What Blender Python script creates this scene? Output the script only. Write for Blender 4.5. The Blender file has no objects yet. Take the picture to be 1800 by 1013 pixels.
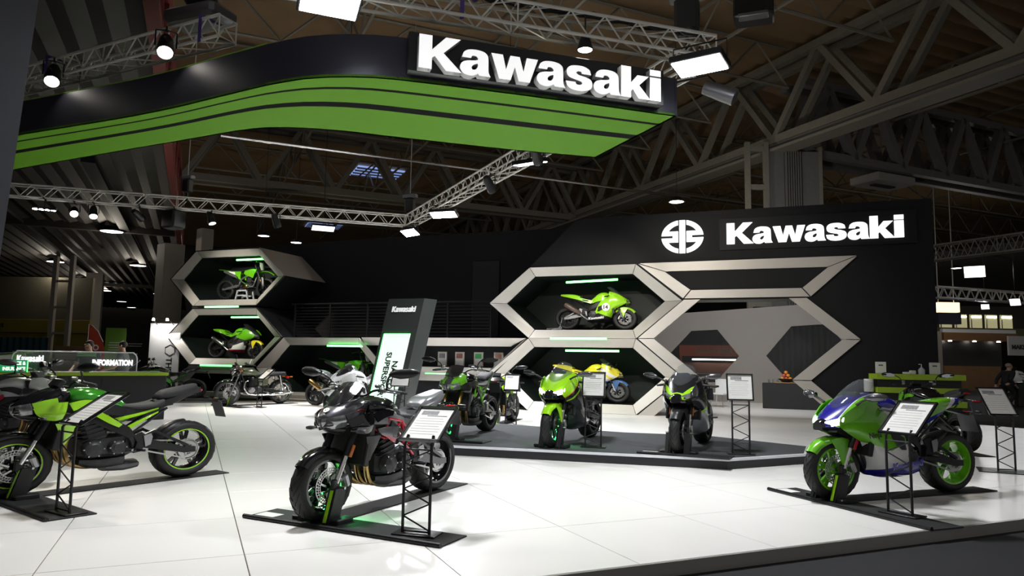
import bpy, bmesh, math, random
from mathutils import Vector, Matrix
random.seed(7)
scn = bpy.context.scene
COL = scn.collection
# ------------------------------------------------------------------ camera
cam_d = bpy.data.cameras.new('camera'); cam = bpy.data.objects.new('camera', cam_d); COL.objects.link(cam)
cam_d.sensor_width = 36.0; cam_d.lens = 25.0; cam_d.clip_end = 400; cam_d.clip_start = 0.05
def _camera():
    yaw = math.radians(21); pit = math.atan(127.5/1250); rl = math.radians(0.96)
    fw = Vector((-math.sin(yaw)*math.cos(pit), math.cos(yaw)*math.cos(pit), math.sin(pit)))
    r0 = Vector((math.cos(yaw), math.sin(yaw), 0)); u0 = r0.cross(fw)
    R = r0*math.cos(rl) + u0*math.sin(rl); U = u0*math.cos(rl) - r0*math.sin(rl)
    m = Matrix((R, U, -fw)).transposed().to_4x4(); m.translation = (0, 0, 1.45)
    cam.matrix_world = m
_camera(); scn.camera = cam
scn.view_settings.view_transform = 'Standard'; scn.view_settings.look = 'None'
scn.view_settings.gamma = 1.0; scn.view_settings.use_curve_mapping = False
scn.view_settings.exposure = 0.0
# ------------------------------------------------------------------ world: dim hall ambience
w = bpy.data.worlds.new('hall'); scn.world = w; w.use_nodes = True
bg = w.node_tree.nodes['Background']; bg.inputs[0].default_value = (0.68, 0.66, 0.64, 1); bg.inputs[1].default_value = 0.36

A2 = Vector((1, 1, 0)).normalized(); B2 = Vector((-1, 1, 0)).normalized(); Z = Vector((0, 0, 1))
# ------------------------------------------------------------------ materials
MATS = {}
def mat(name, col, rough=0.5, metal=0.0, coat=0.0, emit=None, es=0.0, trans=0.0, alpha=1.0, var=0.06, vscale=6.0, bump=0.0, bscale=60.0, spec=0.5, ior=1.45):
    if name in MATS: return MATS[name]
    m = bpy.data.materials.new(name); m.use_nodes = True; nt = m.node_tree
    b = nt.nodes['Principled BSDF']
    c = (col[0], col[1], col[2], 1)
    b.inputs['Roughness'].default_value = rough; b.inputs['Metallic'].default_value = metal
    b.inputs['Coat Weight'].default_value = coat; b.inputs['Coat Roughness'].default_value = 0.04
    b.inputs['Specular IOR Level'].default_value = spec; b.inputs['IOR'].default_value = ior
    b.inputs['Transmission Weight'].default_value = trans; b.inputs['Alpha'].default_value = alpha
    tc = nt.nodes.new('ShaderNodeTexCoord')
    if var > 0:
        nz = nt.nodes.new('ShaderNodeTexNoise'); nz.inputs['Scale'].default_value = vscale; nz.inputs['Detail'].default_value = 3
        nt.links.new(tc.outputs['Object'], nz.inputs['Vector'])
        mx = nt.nodes.new('ShaderNodeMix'); mx.data_type = 'RGBA'
        mx.inputs['A'].default_value = (c[0]*(1-var), c[1]*(1-var), c[2]*(1-var), 1)
        mx.inputs['B'].default_value = (min(1, c[0]*(1+var)), min(1, c[1]*(1+var)), min(1, c[2]*(1+var)), 1)
        nt.links.new(nz.outputs['Fac'], mx.inputs['Factor']); nt.links.new(mx.outputs['Result'], b.inputs['Base Color'])
    else: b.inputs['Base Color'].default_value = c
    if bump > 0:
        n2 = nt.nodes.new('ShaderNodeTexNoise'); n2.inputs['Scale'].default_value = bscale
        nt.links.new(tc.outputs['Object'], n2.inputs['Vector'])
        bp = nt.nodes.new('ShaderNodeBump'); bp.inputs['Strength'].default_value = bump; bp.inputs['Distance'].default_value = 0.01
        nt.links.new(n2.outputs['Fac'], bp.inputs['Height']); nt.links.new(bp.outputs['Normal'], b.inputs['Normal'])
    if emit:
        b.inputs['Emission Color'].default_value = (emit[0], emit[1], emit[2], 1); b.inputs['Emission Strength'].default_value = es
    MATS[name] = m; return m
def livery(name, base, bands, rough=0.25, coat=0.6, metal=0.0):
    """painted panel: bands = (nx, nz, lo, hi, colour) stripes across the object's own x/z coordinates"""
    if name in MATS: return MATS[name]
    m = mat(name, base, rough, metal, coat, var=0.0); nt = m.node_tree; b = nt.nodes['Principled BSDF']
    tc = nt.nodes.new('ShaderNodeTexCoord'); sp = nt.nodes.new('ShaderNodeSeparateXYZ'); nt.links.new(tc.outputs['Object'], sp.inputs[0])
    prev = None
    for nx, nz, lo, hi, colr in bands:
        a = nt.nodes.new('ShaderNodeMath'); a.operation = 'MULTIPLY'; a.inputs[1].default_value = nx; nt.links.new(sp.outputs['X'], a.inputs[0])
        s = nt.nodes.new('ShaderNodeMath'); s.operation = 'MULTIPLY_ADD'; s.inputs[1].default_value = nz; nt.links.new(sp.outputs['Z'], s.inputs[0]); nt.links.new(a.outputs[0], s.inputs[2])
        g = nt.nodes.new('ShaderNodeMath'); g.operation = 'GREATER_THAN'; g.inputs[1].default_value = lo; nt.links.new(s.outputs[0], g.inputs[0])
        l = nt.nodes.new('ShaderNodeMath'); l.operation = 'LESS_THAN'; l.inputs[1].default_value = hi; nt.links.new(s.outputs[0], l.inputs[0])
        f = nt.nodes.new('ShaderNodeMath'); f.operation = 'MULTIPLY'; nt.links.new(g.outputs[0], f.inputs[0]); nt.links.new(l.outputs[0], f.inputs[1])
        mx = nt.nodes.new('ShaderNodeMix'); mx.data_type = 'RGBA'
        if prev is None: mx.inputs['A'].default_value = (*base, 1)
        else: nt.links.new(prev, mx.inputs['A'])
        mx.inputs['B'].default_value = (*colr, 1); nt.links.new(f.outputs[0], mx.inputs['Factor']); prev = mx.outputs['Result']
    nt.links.new(prev, b.inputs['Base Color'])
    return m
GREEN = (0.13, 0.45, 0.012); LIME = (0.32, 0.68, 0.015); CANDY = (0.04, 0.30, 0.02)
M = dict(
 tyre=mat('tyre rubber', (0.013, 0.013, 0.013), 0.55, var=0.2, bump=0.15, bscale=90),
 plate=mat('matt black plate', (0.014, 0.014, 0.014), 0.75, var=0.1, bump=0.2, bscale=150),
 blackp=mat('black satin', (0.012, 0.012, 0.013), 0.38, var=0.1),
 blackg=mat('black gloss', (0.008, 0.008, 0.010), 0.12, coat=1.0),
 blackm=mat('black metal', (0.03, 0.03, 0.032), 0.35, 0.6),
 engine=mat('engine casing', (0.045, 0.045, 0.048), 0.42, 0.5, bump=0.2, bscale=120),
 grey=mat('grey casing', (0.16, 0.16, 0.17), 0.4, 0.6),
 steel=mat('brushed steel', (0.55, 0.55, 0.55), 0.28, 1.0),
 chrome=mat('chrome', (0.8, 0.8, 0.8), 0.08, 1.0),
 gold=mat('bronze header pipe', (0.42, 0.27, 0.10), 0.28, 1.0),
 seat=mat('seat vinyl', (0.022, 0.022, 0.025), 0.6, bump=0.25, bscale=200),
 green=mat('green paint', GREEN, 0.22, coat=0.8), lime=mat('lime paint', LIME, 0.22, coat=0.8),
 candy=mat('candy green paint', CANDY, 0.18, 0.3, coat=1.0),
 white=mat('white paint', (0.75, 0.75, 0.75), 0.3, coat=0.5), blue=mat('blue paint', (0.02, 0.02, 0.28), 0.2, coat=0.8),
 silver=mat('silver paint', (0.42, 0.43, 0.46), 0.28, 0.7, coat=0.5), dgrey=mat('graphite paint', (0.09, 0.09, 0.10), 0.25, 0.6, coat=0.8),
 red=mat('red paint', (0.45, 0.015, 0.03), 0.25, coat=0.6), orange=mat('amber lens', (0.55, 0.15, 0.03), 0.2),
 olive=mat('olive paint', (0.07, 0.08, 0.045), 0.22, 0.3, coat=0.8), yellow=mat('yellow paint', (0.70, 0.60, 0.02), 0.25, coat=0.6),
 glass=mat('clear visor', (0.12, 0.13, 0.14), 0.05, trans=0.0, alpha=0.22, coat=0.4, var=0), smoke=mat('smoked visor', (0.02, 0.02, 0.022), 0.06, alpha=0.75, coat=1.0, var=0),
 lens=mat('headlamp lens', (0.30, 0.31, 0.32), 0.10, 0.6, coat=1.0, var=0.85, vscale=22), lampon=mat('headlamp lit', (1, 1, 1), 0.2, emit=(0.95, 1, 0.98), es=14.0),
 redlens=mat('tail lamp', (0.5, 0.01, 0.01), 0.15, coat=1.0), mirror=mat('mirror glass', (0.6, 0.62, 0.65), 0.03, 1.0),
 dash=mat('instrument display', (0.03, 0.035, 0.06), 0.1, coat=1.0), rad=mat('radiator core', (0.01, 0.01, 0.01), 0.5, bump=0.6, bscale=250),
 ali=mat('cast aluminium', (0.45, 0.45, 0.46), 0.35, 0.9),
)
# ------------------------------------------------------------------ mesh helpers
def link(name, me, parent=None, m=None, smooth=None):
    o = bpy.data.objects.new(name, me); COL.objects.link(o)
    if parent is not None: o.parent = parent
    if m is not None: me.materials.append(m)
    if smooth is not None and len(me.polygons):
        me.polygons.foreach_set('use_smooth', [True]*len(me.polygons))
        try: me.set_sharp_from_angle(angle=math.radians(smooth))
        except Exception: pass
    return o
def empty(name, loc=(0, 0, 0), rz=0.0, parent=None):
    o = bpy.data.objects.new(name, None); COL.objects.link(o); o.location = loc; o.rotation_euler = (0, 0, rz); o.empty_display_size = 0.1
    if parent is not None: o.parent = parent
    return o
def tag(o, label, cat=None, group=None, kind=None):
    if label: o['label'] = label
    if cat: o['category'] = cat
    if group: o['group'] = group
    if kind: o['kind'] = kind
    return o
def struct(o, label=None, cat=None):
    o['kind'] = 'structure'
    if label: o['label'] = label
    if cat: o['category'] = cat
    return o
def frame_of(d, up=Vector((0, 0, 1))):
    d = Vector(d).normalized()
    if abs(d.dot(up)) > 0.98: up = Vector((1, 0, 0))
    s = d.cross(up).normalized(); u = s.cross(d).normalized()
    return d, s, u
class MB:
    def __init__(self): self.v = []; self.f = []
    def add(self, vs, fs):
        o = len(self.v); self.v += [tuple(p) for p in vs]; self.f += [tuple(i+o for i in q) for q in fs]; return self
    def loft(self, rings, closed=True, caps=True):
        n = len(rings[0]); vs = [p for r in rings for p in r]; fs = []
        for i in range(len(rings)-1):
            for j in range(n if closed else n-1):
                k = (j+1) % n; fs.append((i*n+j, i*n+k, (i+1)*n+k, (i+1)*n+j))
        if caps and closed: fs.append(tuple(range(n-1, -1, -1))); fs.append(tuple((len(rings)-1)*n+j for j in range(n)))
        return self.add(vs, fs)
    def tube(self, pts, r, n=8, caps=True):
        pts = [Vector(p) for p in pts]; rs = r if isinstance(r, (list, tuple)) else [r]*len(pts); rings = []; pu = None
        for i, p in enumerate(pts):
            d = (pts[min(i+1, len(pts)-1)] - pts[max(i-1, 0)])
            d, s, u = frame_of(d, pu if pu is not None else Vector((0, 0, 1)))
            pu = u
            rings.append([p + s*math.cos(2*math.pi*j/n)*rs[i] + u*math.sin(2*math.pi*j/n)*rs[i] for j in range(n)])
        return self.loft(rings, True, caps)
    def bar(self, a, b, w, h=None, up=Vector((0, 0, 1))):
        h = h or w; a = Vector(a); b = Vector(b); d, s, u = frame_of(b-a, up); s = s*w/2; u = u*h/2
        return self.loft([[a-s-u, a+s-u, a+s+u, a-s+u], [b-s-u, b+s-u, b+s+u, b-s+u]])
    def box(self, c, s, bev=0.0, rz=0.0, ry=0.0):
        x, y, z = s[0]/2, s[1]/2, s[2]/2; b = min(bev, x*.49, y*.49, z*.49)
        R = Matrix.Rotation(rz, 3, 'Z') @ Matrix.Rotation(ry, 3, 'Y'); c = Vector(c)
        if b <= 0:
            vs = [(sx*x, sy*y, sz*z) for sz in (-1, 1) for sy in (-1, 1) for sx in (-1, 1)]
            fs = [(0, 2, 3, 1), (4, 5, 7, 6), (0, 1, 5, 4), (2, 6, 7, 3), (0, 4, 6, 2), (1, 3, 7, 5)]
            return self.add([c + R @ Vector(p) for p in vs], fs)
        rings = []
        for zz, i in ((-z, b), (-z+b, 0), (z-b, 0), (z, b)):
            q = []
            X, Y = x-i, y-i
            for sx, sy, o in ((1, -1, 0), (1, 1, 1), (-1, 1, 0), (-1, -1, 1)):
                p1 = (sx*X, sy*(Y-b)); p2 = (sx*(X-b), sy*Y)
                q += [p1, p2] if (sx*sy > 0) else [p2, p1]
            rings.append([c + R @ Vector((px, py, zz)) for px, py in q])
        return self.loft(rings)
    def lathe(self, prof, n=32, c=(0, 0, 0), axis='Y', closed=True):
        """prof = [(radius, along)]; closed profile ring"""
        c = Vector(c); rings = []
        for i in range(n):
            t = 2*math.pi*i/n; cs, sn = math.cos(t), math.sin(t); ring = []
            for r, y in prof:
                if axis == 'Y': ring.append(c + Vector((r*cs, y, r*sn)))
                elif axis == 'Z': ring.append(c + Vector((r*cs, r*sn, y)))
                else: ring.append(c + Vector((y, r*cs, r*sn)))
            rings.append(ring)
        m = len(prof); vs = [p for r in rings for p in r]; fs = []
        for i in range(n):
            k = (i+1) % n
            for j in range(m if closed else m-1):
                l = (j+1) % m; fs.append((i*m+j, i*m+l, k*m+l, k*m+j))
        return self.add(vs, fs)
    def prism(self, poly, y0, y1, chamfer=0.0):
        """poly = (x,z) outline extruded along y; optional chamfer on both faces"""
        n = len(poly); cx = sum(p[0] for p in poly)/n; cz = sum(p[1] for p in poly)/n
        def ins(k): 
            out = []
            for x, z in poly:
                d = math.hypot(x-cx, z-cz) or 1; out.append((x-(x-cx)/d*k, z-(z-cz)/d*k))
            return out
        rings = []
        sg = 1 if y1 > y0 else -1
        if chamfer > 0:
            for pp, y in ((ins(chamfer), y0), (poly, y0+sg*chamfer), (poly, y1-sg*chamfer), (ins(chamfer), y1)): rings.append([(x, y, z) for x, z in pp])
        else: rings = [[(x, y, z) for x, z in poly] for y in (y0, y1)]
        return self.loft(rings)
    def patch(self, grid, th=0.006, sub=3):
        """smooth surface through a grid of points, given a thickness"""
        g = cr_grid(grid, sub); nr, nc = len(g), len(g[0])
        nrm = []
        for i in range(nr):
            row = []
            for j in range(nc):
                du = g[min(i+1, nr-1)][j]-g[max(i-1, 0)][j]; dv = g[i][min(j+1, nc-1)]-g[i][max(j-1, 0)]
                nn = du.cross(dv); row.append(nn.normalized() if nn.length > 1e-9 else Vector((0, 1, 0)))
            nrm.append(row)
        vs = [p for r in g for p in r] + [g[i][j]-nrm[i][j]*th for i in range(nr) for j in range(nc)]
        fs = []; o = nr*nc
        for i in range(nr-1):
            for j in range(nc-1):
                a, b, c, d = i*nc+j, i*nc+j+1, (i+1)*nc+j+1, (i+1)*nc+j
                fs.append((a, b, c, d)); fs.append((o+d, o+c, o+b, o+a))
        for i in range(nr-1):
            a, b = i*nc, (i+1)*nc; fs.append((a, b, o+b, o+a)); a, b = i*nc+nc-1, (i+1)*nc+nc-1; fs.append((b, a, o+a, o+b))
        for j in range(nc-1):
            fs.append((j+1, j, o+j, o+j+1)); a = (nr-1)*nc+j; fs.append((a, a+1, o+a+1, o+a))
        return self.add(vs, fs)
    def body(self, stations, sub=2, n=None):
        """symmetric hull: stations = (x, [(y,z) half profile from bottom centre to top centre])"""
        rows = []
        for x, hp in stations:
            L = [Vector((x, y, z)) for y, z in hp]; R = [Vector((x, -y, z)) for y, z in reversed(hp)]
            if abs(hp[-1][0]) < 1e-6: R = R[1:]
            if abs(hp[0][0]) < 1e-6: R = R[:-1]
            rows.append(L+R)
        if sub > 1:
            cols = list(zip(*rows)); cols = [cr_line(list(c), sub) for c in cols]; rows = [list(r) for r in zip(*cols)]
            rows = [cr_loop(r, sub) for r in rows]
        return self.loft(rows)
    def mirror(self):
        n = len(self.v); self.v += [(x, -y, z) for x, y, z in self.v]; self.f += [tuple(i+n for i in reversed(q)) for q in self.f]; return self
    def flipped(self):
        o = MB(); o.v = [(x, -y, z) for x, y, z in self.v]; o.f = [tuple(reversed(q)) for q in self.f]; return o
    def xf(self, mt): self.v = [tuple(mt @ Vector(p)) for p in self.v]; return self
    def mesh(self, name, sc=None):
        me = bpy.data.meshes.new(name)
        vs = self.v if sc is None else [(x*sc[0], y*sc[1], z*sc[2]) for x, y, z in self.v]
        me.from_pydata(vs, [], self.f); me.update()
        bm = bmesh.new(); bm.from_mesh(me); bmesh.ops.recalc_face_normals(bm, faces=bm.faces); bm.to_mesh(me); bm.free()
        return me
    def obj(self, name, m, parent=None, smooth=35, sc=None):
        return link(name, self.mesh(name, sc), parent, m, smooth)
def cr(p0, p1, p2, p3, t):
    return 0.5*((2*p1) + (p2-p0)*t + (2*p0-5*p1+4*p2-p3)*t*t + (3*p1-p0-3*p2+p3)*t*t*t)
def cr_line(pts, sub):
    pts = [Vector(p) for p in pts]; out = []; n = len(pts)
    if n < 3:
        return [pts[0].lerp(pts[-1], k/sub) for k in range(sub+1)] if n == 2 else pts
    for i in range(n-1):
        a = pts[i-1] if i > 0 else pts[0]*2-pts[1]; d = pts[i+2] if i+2 < n else pts[-1]*2-pts[-2]
        for k in range(sub): out.append(cr(a, pts[i], pts[i+1], d, k/sub))
    out.append(pts[-1]); return out
def cr_loop(pts, sub):
    n = len(pts); return [cr(pts[i-1], pts[i], pts[(i+1) % n], pts[(i+2) % n], k/sub) for i in range(n) for k in range(sub)]
def cr_grid(grid, sub):
    rows = [cr_line([Vector(p) for p in r], sub) for r in grid]
    cols = [cr_line(list(c), sub) for c in zip(*rows)]
    return [list(r) for r in zip(*cols)]
def dup(root, loc=None, rz=None):
    def cp(o, par):
        c = o.copy(); COL.objects.link(c); c.parent = par
        for ch in list(o.children): cp(ch, c)
        return c
    r = cp(root, None)
    if loc is not None: r.location = loc
    if rz is not None: r.rotation_euler = (0, 0, rz)
    return r
FONT = bpy.data.fonts.load(bpy.utils.system_resource('DATAFILES') + '/fonts/Inter.woff2') if False else None
def text_mesh(s, size, depth=0.0, bold=0.0, width=None, align='CENTER', sx=1.0, spacing=1.0):
    """text as mesh in the XY plane, centred; bold = outline offset"""
    cu = bpy.data.curves.new('lettering', 'FONT'); cu.body = s; cu.size = size; cu.extrude = depth/2; cu.offset = bold
    cu.align_x = align; cu.align_y = 'CENTER'; cu.resolution_u = 3; cu.space_character = spacing
    o = bpy.data.objects.new('lettering', cu); COL.objects.link(o)
    dg = bpy.context.evaluated_depsgraph_get(); dg.update()
    me = bpy.data.meshes.new_from_object(o.evaluated_get(dg)); bpy.data.objects.remove(o)
    xs = [v.co.x for v in me.vertices]; ys = [v.co.y for v in me.vertices]
    k = sx if width is None else width/(max(xs)-min(xs))
    mx = (max(xs)+min(xs))/2 if align == 'CENTER' else min(xs); my = (max(ys)+min(ys))/2
    for v in me.vertices: v.co.x = (v.co.x-mx)*k; v.co.y -= my
    me.materials.clear(); return me
def text_obj(name, s, size, m, parent, mtx, depth=0.004, bold=0.0, width=None, sx=1.0, spacing=1.0):
    me = text_mesh(s, size, depth, bold, width, sx=sx, spacing=spacing); me.transform(mtx)
    return link(name, me, parent, m)
# ------------------------------------------------------------------ lettering shapes
def curve_fill(outlines, depth, name='shape'):
    """flat outlines (first outer, others holes, or several islands) filled and given thickness; XY plane"""
    cu = bpy.data.curves.new(name, 'CURVE'); cu.dimensions = '2D'; cu.fill_mode = 'BOTH'; cu.extrude = depth/2
    for pts in outlines:
        s = cu.splines.new('POLY'); s.points.add(len(pts)-1)
        for i, p in enumerate(pts): s.points[i].co = (p[0], p[1], 0, 1)
        s.use_cyclic_u = True
    o = bpy.data.objects.new(name, cu); COL.objects.link(o); dg = bpy.context.evaluated_depsgraph_get(); dg.update()
    me = bpy.data.meshes.new_from_object(o.evaluated_get(dg)); bpy.data.objects.remove(o); me.materials.clear(); return me
def smooth2(pts, sub=4, sharp=()):
    n = len(pts); P = [Vector((p[0], p[1])) for p in pts]; out = []
    for i in range(n):
        if i in sharp or (i+1) % n in sharp and False: out.append(P[i]); continue
        out.append(P[i])
        if (i+1) % n in sharp and i in sharp: continue
        a, b, c, d = P[i-1], P[i], P[(i+1) % n], P[(i+2) % n]
        if i in sharp: a = b*2-c
        if (i+1) % n in sharp: d = c*2-b
        for k in range(1, sub): out.append(cr(a, b, c, d, k/sub))
    return [(p.x, p.y) for p in out]
LET = {
 'K': ([[(0, 0), (0, 1), (.36, 1), (.36, .58), (.74, 1), (1.16, 1), (.68, .52), (1.20, 0), (.76, 0), (.44, .40), (.36, .33), (.36, 0)]], 1.15),
 'a': ([smooth2([(.05, .50), (.09, .64), (.22, .74), (.44, .77), (.66, .74), (.78, .65), (.81, .50), (.82, .15), (.88, 0), (.55, 0), (.52, .06), (.40, -.01), (.26, -.03), (.09, .02), (0, .17), (.05, .33), (.20, .41), (.40, .44), (.50, .47), (.50, .53), (.43, .58), (.34, .57), (.31, .50)], 4, (0, 8, 9, 10, 22)),
        smooth2([(.50, .35), (.38, .30), (.33, .22), (.36, .16), (.44, .17), (.50, .25)], 4)], .89),
 'w': ([[(0, .75), (.34, .75), (.44, .31), (.56, .75), (.84, .75), (.96, .31), (1.05, .75), (1.39, .75), (1.15, 0), (.82, 0), (.70, .42), (.58, 0), (.24, 0)]], 1.36),
 's': ([smooth2([(.80, .52), (.76, .66), (.60, .75), (.41, .77), (.18, .74), (.05, .64), (.03, .50), (.10, .38), (.28, .32), (.46, .28), (.52, .22), (.47, .17), (.39, .16), (.33, .18), (.31, .24), (0, .24), (.04, .10), (.18, 0), (.41, -.03), (.64, 0), (.80, .09), (.84, .23), (.79, .36), (.63, .43), (.42, .47), (.33, .53), (.37, .58), (.43, .59), (.49, .57), (.50, .52)], 4, (0, 14, 15, 29))], .88),
 'k': ([[(0, 0), (0, 1), (.33, 1), (.33, .49), (.54, .75), (.92, .75), (.60, .43), (.97, 0), (.58, 0), (.39, .28), (.33, .21), (.33, 0)]], .96),
 'i': ([[(0, 0), (0, .75), (.37, .75), (.37, 0)], [(0, .80), (0, 1), (.37, 1), (.37, .80)]], .37),
}
def wordmark(parent, m, H, W, depth, mtx, name='letter', side=None):
    """the word in heavy rounded capitals and lower case, each letter a part; mtx maps XY plane (centred) to place"""
    word = 'Kawasaki'; tot = sum(LET[c][1] for c in word); k = W/tot; x = -W/2
    for c in word:
        outs, adv = LET[c]
        me = curve_fill([[(px*k+x, (py-.5)*H) for px, py in o] for o in outs], depth); fl = [0 if abs(p.normal.z) > .5 else 1 for p in me.polygons]; me.transform(mtx)
        o = link(name, me, parent, m); x += adv*k
        if side: me.materials.append(side); me.polygons.foreach_set('material_index', fl)
def XZ(x, y, z, rz=0.0):   # text in XY plane -> standing, facing -Y, then turned about Z
    return Matrix.Translation((x, y, z)) @ Matrix.Rotation(rz, 4, 'Z') @ Matrix.Rotation(math.pi/2, 4, 'X')
# ------------------------------------------------------------------ surface materials
M['tile'] = mat('white stage tile', (0.82, 0.80, 0.77), 0.30, var=0.02, vscale=1.5, spec=0.4)
M['joint'] = mat('tile joint', (0.10, 0.08, 0.06), 0.8)
M['carpet'] = mat('charcoal carpet', (0.022, 0.022, 0.024), 0.95, var=0.35, vscale=160, bump=0.4, bscale=300)
M['wall'] = mat('black panel', (0.0055, 0.006, 0.0075), 0.6, var=0.12, vscale=1.2, spec=.3)
M['walldark'] = mat('dark recess panel', (0.006, 0.0105, 0.009), 0.55, var=0.15, vscale=1.0)
def brushed(name, col, rough, ax):
    m = mat(name, col, rough, 0.85, var=0.0); nt = m.node_tree; b = nt.nodes['Principled BSDF']
    tc = nt.nodes.new('ShaderNodeTexCoord'); mp = nt.nodes.new('ShaderNodeMapping'); mp.inputs['Scale'].default_value = ax
    nz = nt.nodes.new('ShaderNodeTexNoise'); nz.inputs['Scale'].default_value = 30; nt.links.new(tc.outputs['Object'], mp.inputs[0]); nt.links.new(mp.outputs[0], nz.inputs['Vector'])
    cr_ = nt.nodes.new('ShaderNodeMapRange'); cr_.inputs['To Min'].default_value = rough-.05; cr_.inputs['To Max'].default_value = rough+.12
    nt.links.new(nz.outputs['Fac'], cr_.inputs['Value']); nt.links.new(cr_.outputs[0], b.inputs['Roughness'])
    return m
M['frame'] = mat('champagne metal laminate', (0.50, 0.475, 0.44), 0.42, 0.35, var=0.04, vscale=3)
M['led'] = mat('green light tube', (0.6, 1, 0.7), 0.4, emit=(0.10, 1.0, 0.14), es=4.2, var=0)
M['signw'] = mat('lit white letter', (0.9, 0.9, 0.9), 0.4, emit=(1, 1, 1), es=1.1, var=0)
M['plinth'] = mat('grey platform carpet', (0.055, 0.057, 0.062), 0.9, var=0.2, vscale=120, bump=0.3, bscale=300)
M['alu'] = mat('aluminium trim', (0.40, 0.385, 0.36), 0.3, 0.45)
M['wtrim'] = mat('white edge trim', (0.75, 0.76, 0.80), 0.3)
M['truss'] = mat('truss aluminium', (0.80, 0.78, 0.74), 0.4, 0.25)
M['fascia'] = mat('black fascia', (0.045, 0.045, 0.065), 0.42, 0.2, var=0.05, vscale=1.0)
M['fgreen'] = mat('green soffit', (0.17, 0.44, 0.028), 0.6, var=0.03, spec=.2)
M['fstripe'] = mat('black soffit stripe', (0.008, 0.008, 0.008), 0.7, spec=.1)
M['girder'] = mat('hall girder steel', (0.21, 0.195, 0.16), 0.6, var=0.15)
M['girderd'] = mat('dark girder steel', (0.15, 0.145, 0.135), 0.6, var=0.15)
M['redsteel'] = mat('red lattice steel', (0.12, 0.012, 0.009), 0.6)
M['concrete'] = mat('painted column', (0.30, 0.275, 0.245), 0.7, var=0.08, vscale=2)
M['soffit'] = mat('dark corrugated soffit', (0.030, 0.026, 0.022), 0.65, var=0.2, vscale=3)
M['deck'] = mat('tan roof decking', (0.30, 0.20, 0.105), 0.6, var=0.2, vscale=0.5)
M['inner'] = mat('grey lounge wall', (0.26, 0.235, 0.21), 0.7, var=0.05, vscale=2)
M['lamp'] = mat('flood lamp panel', (1, 1, 1), 0.3, emit=(0.93, 0.95, 1.0), es=30.0, var=0)
M['lampw'] = mat('spot lamp lens', (1, 1, 1), 0.3, emit=(1.0, 0.93, 0.80), es=22.0, var=0)
M['lampf'] = mat('far lamp panel', (1, 1, 1), 0.3, emit=(0.95, 0.96, 1.0), es=3.0, var=0)
M['skyl'] = mat('skylight pane', (0.2, 0.3, 0.6), 0.2, emit=(0.30, 0.42, 0.85), es=0.9, var=0)
M['paper'] = mat('printed sheet', (0.72, 0.71, 0.68), 0.6, var=0.05, vscale=30)
M['print'] = mat('grey print', (0.25, 0.25, 0.25), 0.7, var=0.5, vscale=60)
M['purple'] = mat('purple sling', (0.10, 0.06, 0.30), 0.7)
# ------------------------------------------------------------------ floor, stage, platform
def uvp(u, v, z=0.0): p = A2*u + B2*v; return Vector((p.x, p.y, z))
mb = MB(); mb.box((-5, 45, -0.2), (150, 150, 0.2)); struct(mb.obj('floor', M['carpet']), 'charcoal carpet of the exhibition hall')
# raised white stage, a slab in the joint colour with every tile laid on it
U0, V0, P_ = 0.43, 5.715, 1.305
st = MB(); c = [uvp(-14, 4.45, -.1), uvp(18.7, 4.45, -.1), uvp(18.7, 25, -.1), uvp(-14, 25, -.1)]
st.loft([c, [p+Z*0.092 for p in c]])
stage = struct(st.obj('floor_stage', M['joint'], smooth=None), 'white tiled exhibition stage', None)
TILE = {}
cnt = 0
for i in range(-11, 14):
    for j in range(-1, 14):
        u0 = U0+P_*i+.004; u1 = u0+P_-.008; v0 = max(4.47, V0+P_*j+.004); v1 = V0+P_*(j+1)-.004
        cpt = uvp((u0+u1)/2, (v0+v1)/2)
        dep = -cpt.x*.358+cpt.y*.934; lat = cpt.x*.934+cpt.y*.358
        if dep < 3.2 or abs(lat) > dep*.78+1.6 or (cpt.y > 22.2 and cpt.x < 3.2) or cpt.y > 25: continue
        key = round(v1-v0, 3)
        if key not in TILE:
            t = MB(); a, b = (u1-u0)/2, (v1-v0)/2; r0 = [(a, -b), (a, b), (-a, b), (-a, -b)]
            rings = [[tuple(A2*p+B2*q+Z*z) for p, q in [(x*(1-k/a), y*(1-k/b)) for x, y in r0]] for z, k in ((-.008, 0), (-.0015, 0), (0, .0015))]
            t.loft(rings); me = t.mesh('tile'); me.materials.append(M['tile']); TILE[key] = me
        o = bpy.data.objects.new('tile', TILE[key]); COL.objects.link(o); o.parent = stage; o.location = cpt; cnt += 1
te = MB(); te.box((0, 0, 0), (1, 1, 1))
e0, e1 = uvp(-14, 4.44, -.05), uvp(18.7, 4.44, -.05)
tr = MB(); tr.bar(e0, e1, .03, .106); struct(tr.obj('trim_1', M['alu']), 'aluminium edge of the white stage')
# grey platform in the middle
PLT = [(-5.6, 9.87), (-.76, 10.41), (.30, 11.6), (.36, 12.64), (-1.3, 13.58), (-2.8, 13.42), (-5.6, 13.85), (-6.9, 12.6), (-6.9, 11.0)]
def slab(pts, z0, z1, k=0.0):
    cx = sum(p[0] for p in pts)/len(pts); cy = sum(p[1] for p in pts)/len(pts)
    def sh(p): d = math.hypot(p[0]-cx, p[1]-cy); return (p[0]-(p[0]-cx)/d*k, p[1]-(p[1]-cy)/d*k)
    q = [sh(p) for p in pts]; m = MB(); m.loft([[(x, y, z0) for x, y in q], [(x, y, z1) for x, y in q]]); return m
plat = empty('display_platform', (-3, 12, 0)); plat.location = (0, 0, 0)
slab(PLT, 0, .115, .02).obj('platform_body', mat('platform side black', (0.02, 0.02, 0.024), .5), plat, None)
slab(PLT, .115, .148, .0).obj('edge_trim', M['wtrim'], plat, None)
slab(PLT, .145, .15, .07).obj('carpet_top', M['plinth'], plat, None)
tag(plat, 'low dark grey carpeted platform with white edge in the middle of the stage', 'platform')
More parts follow.
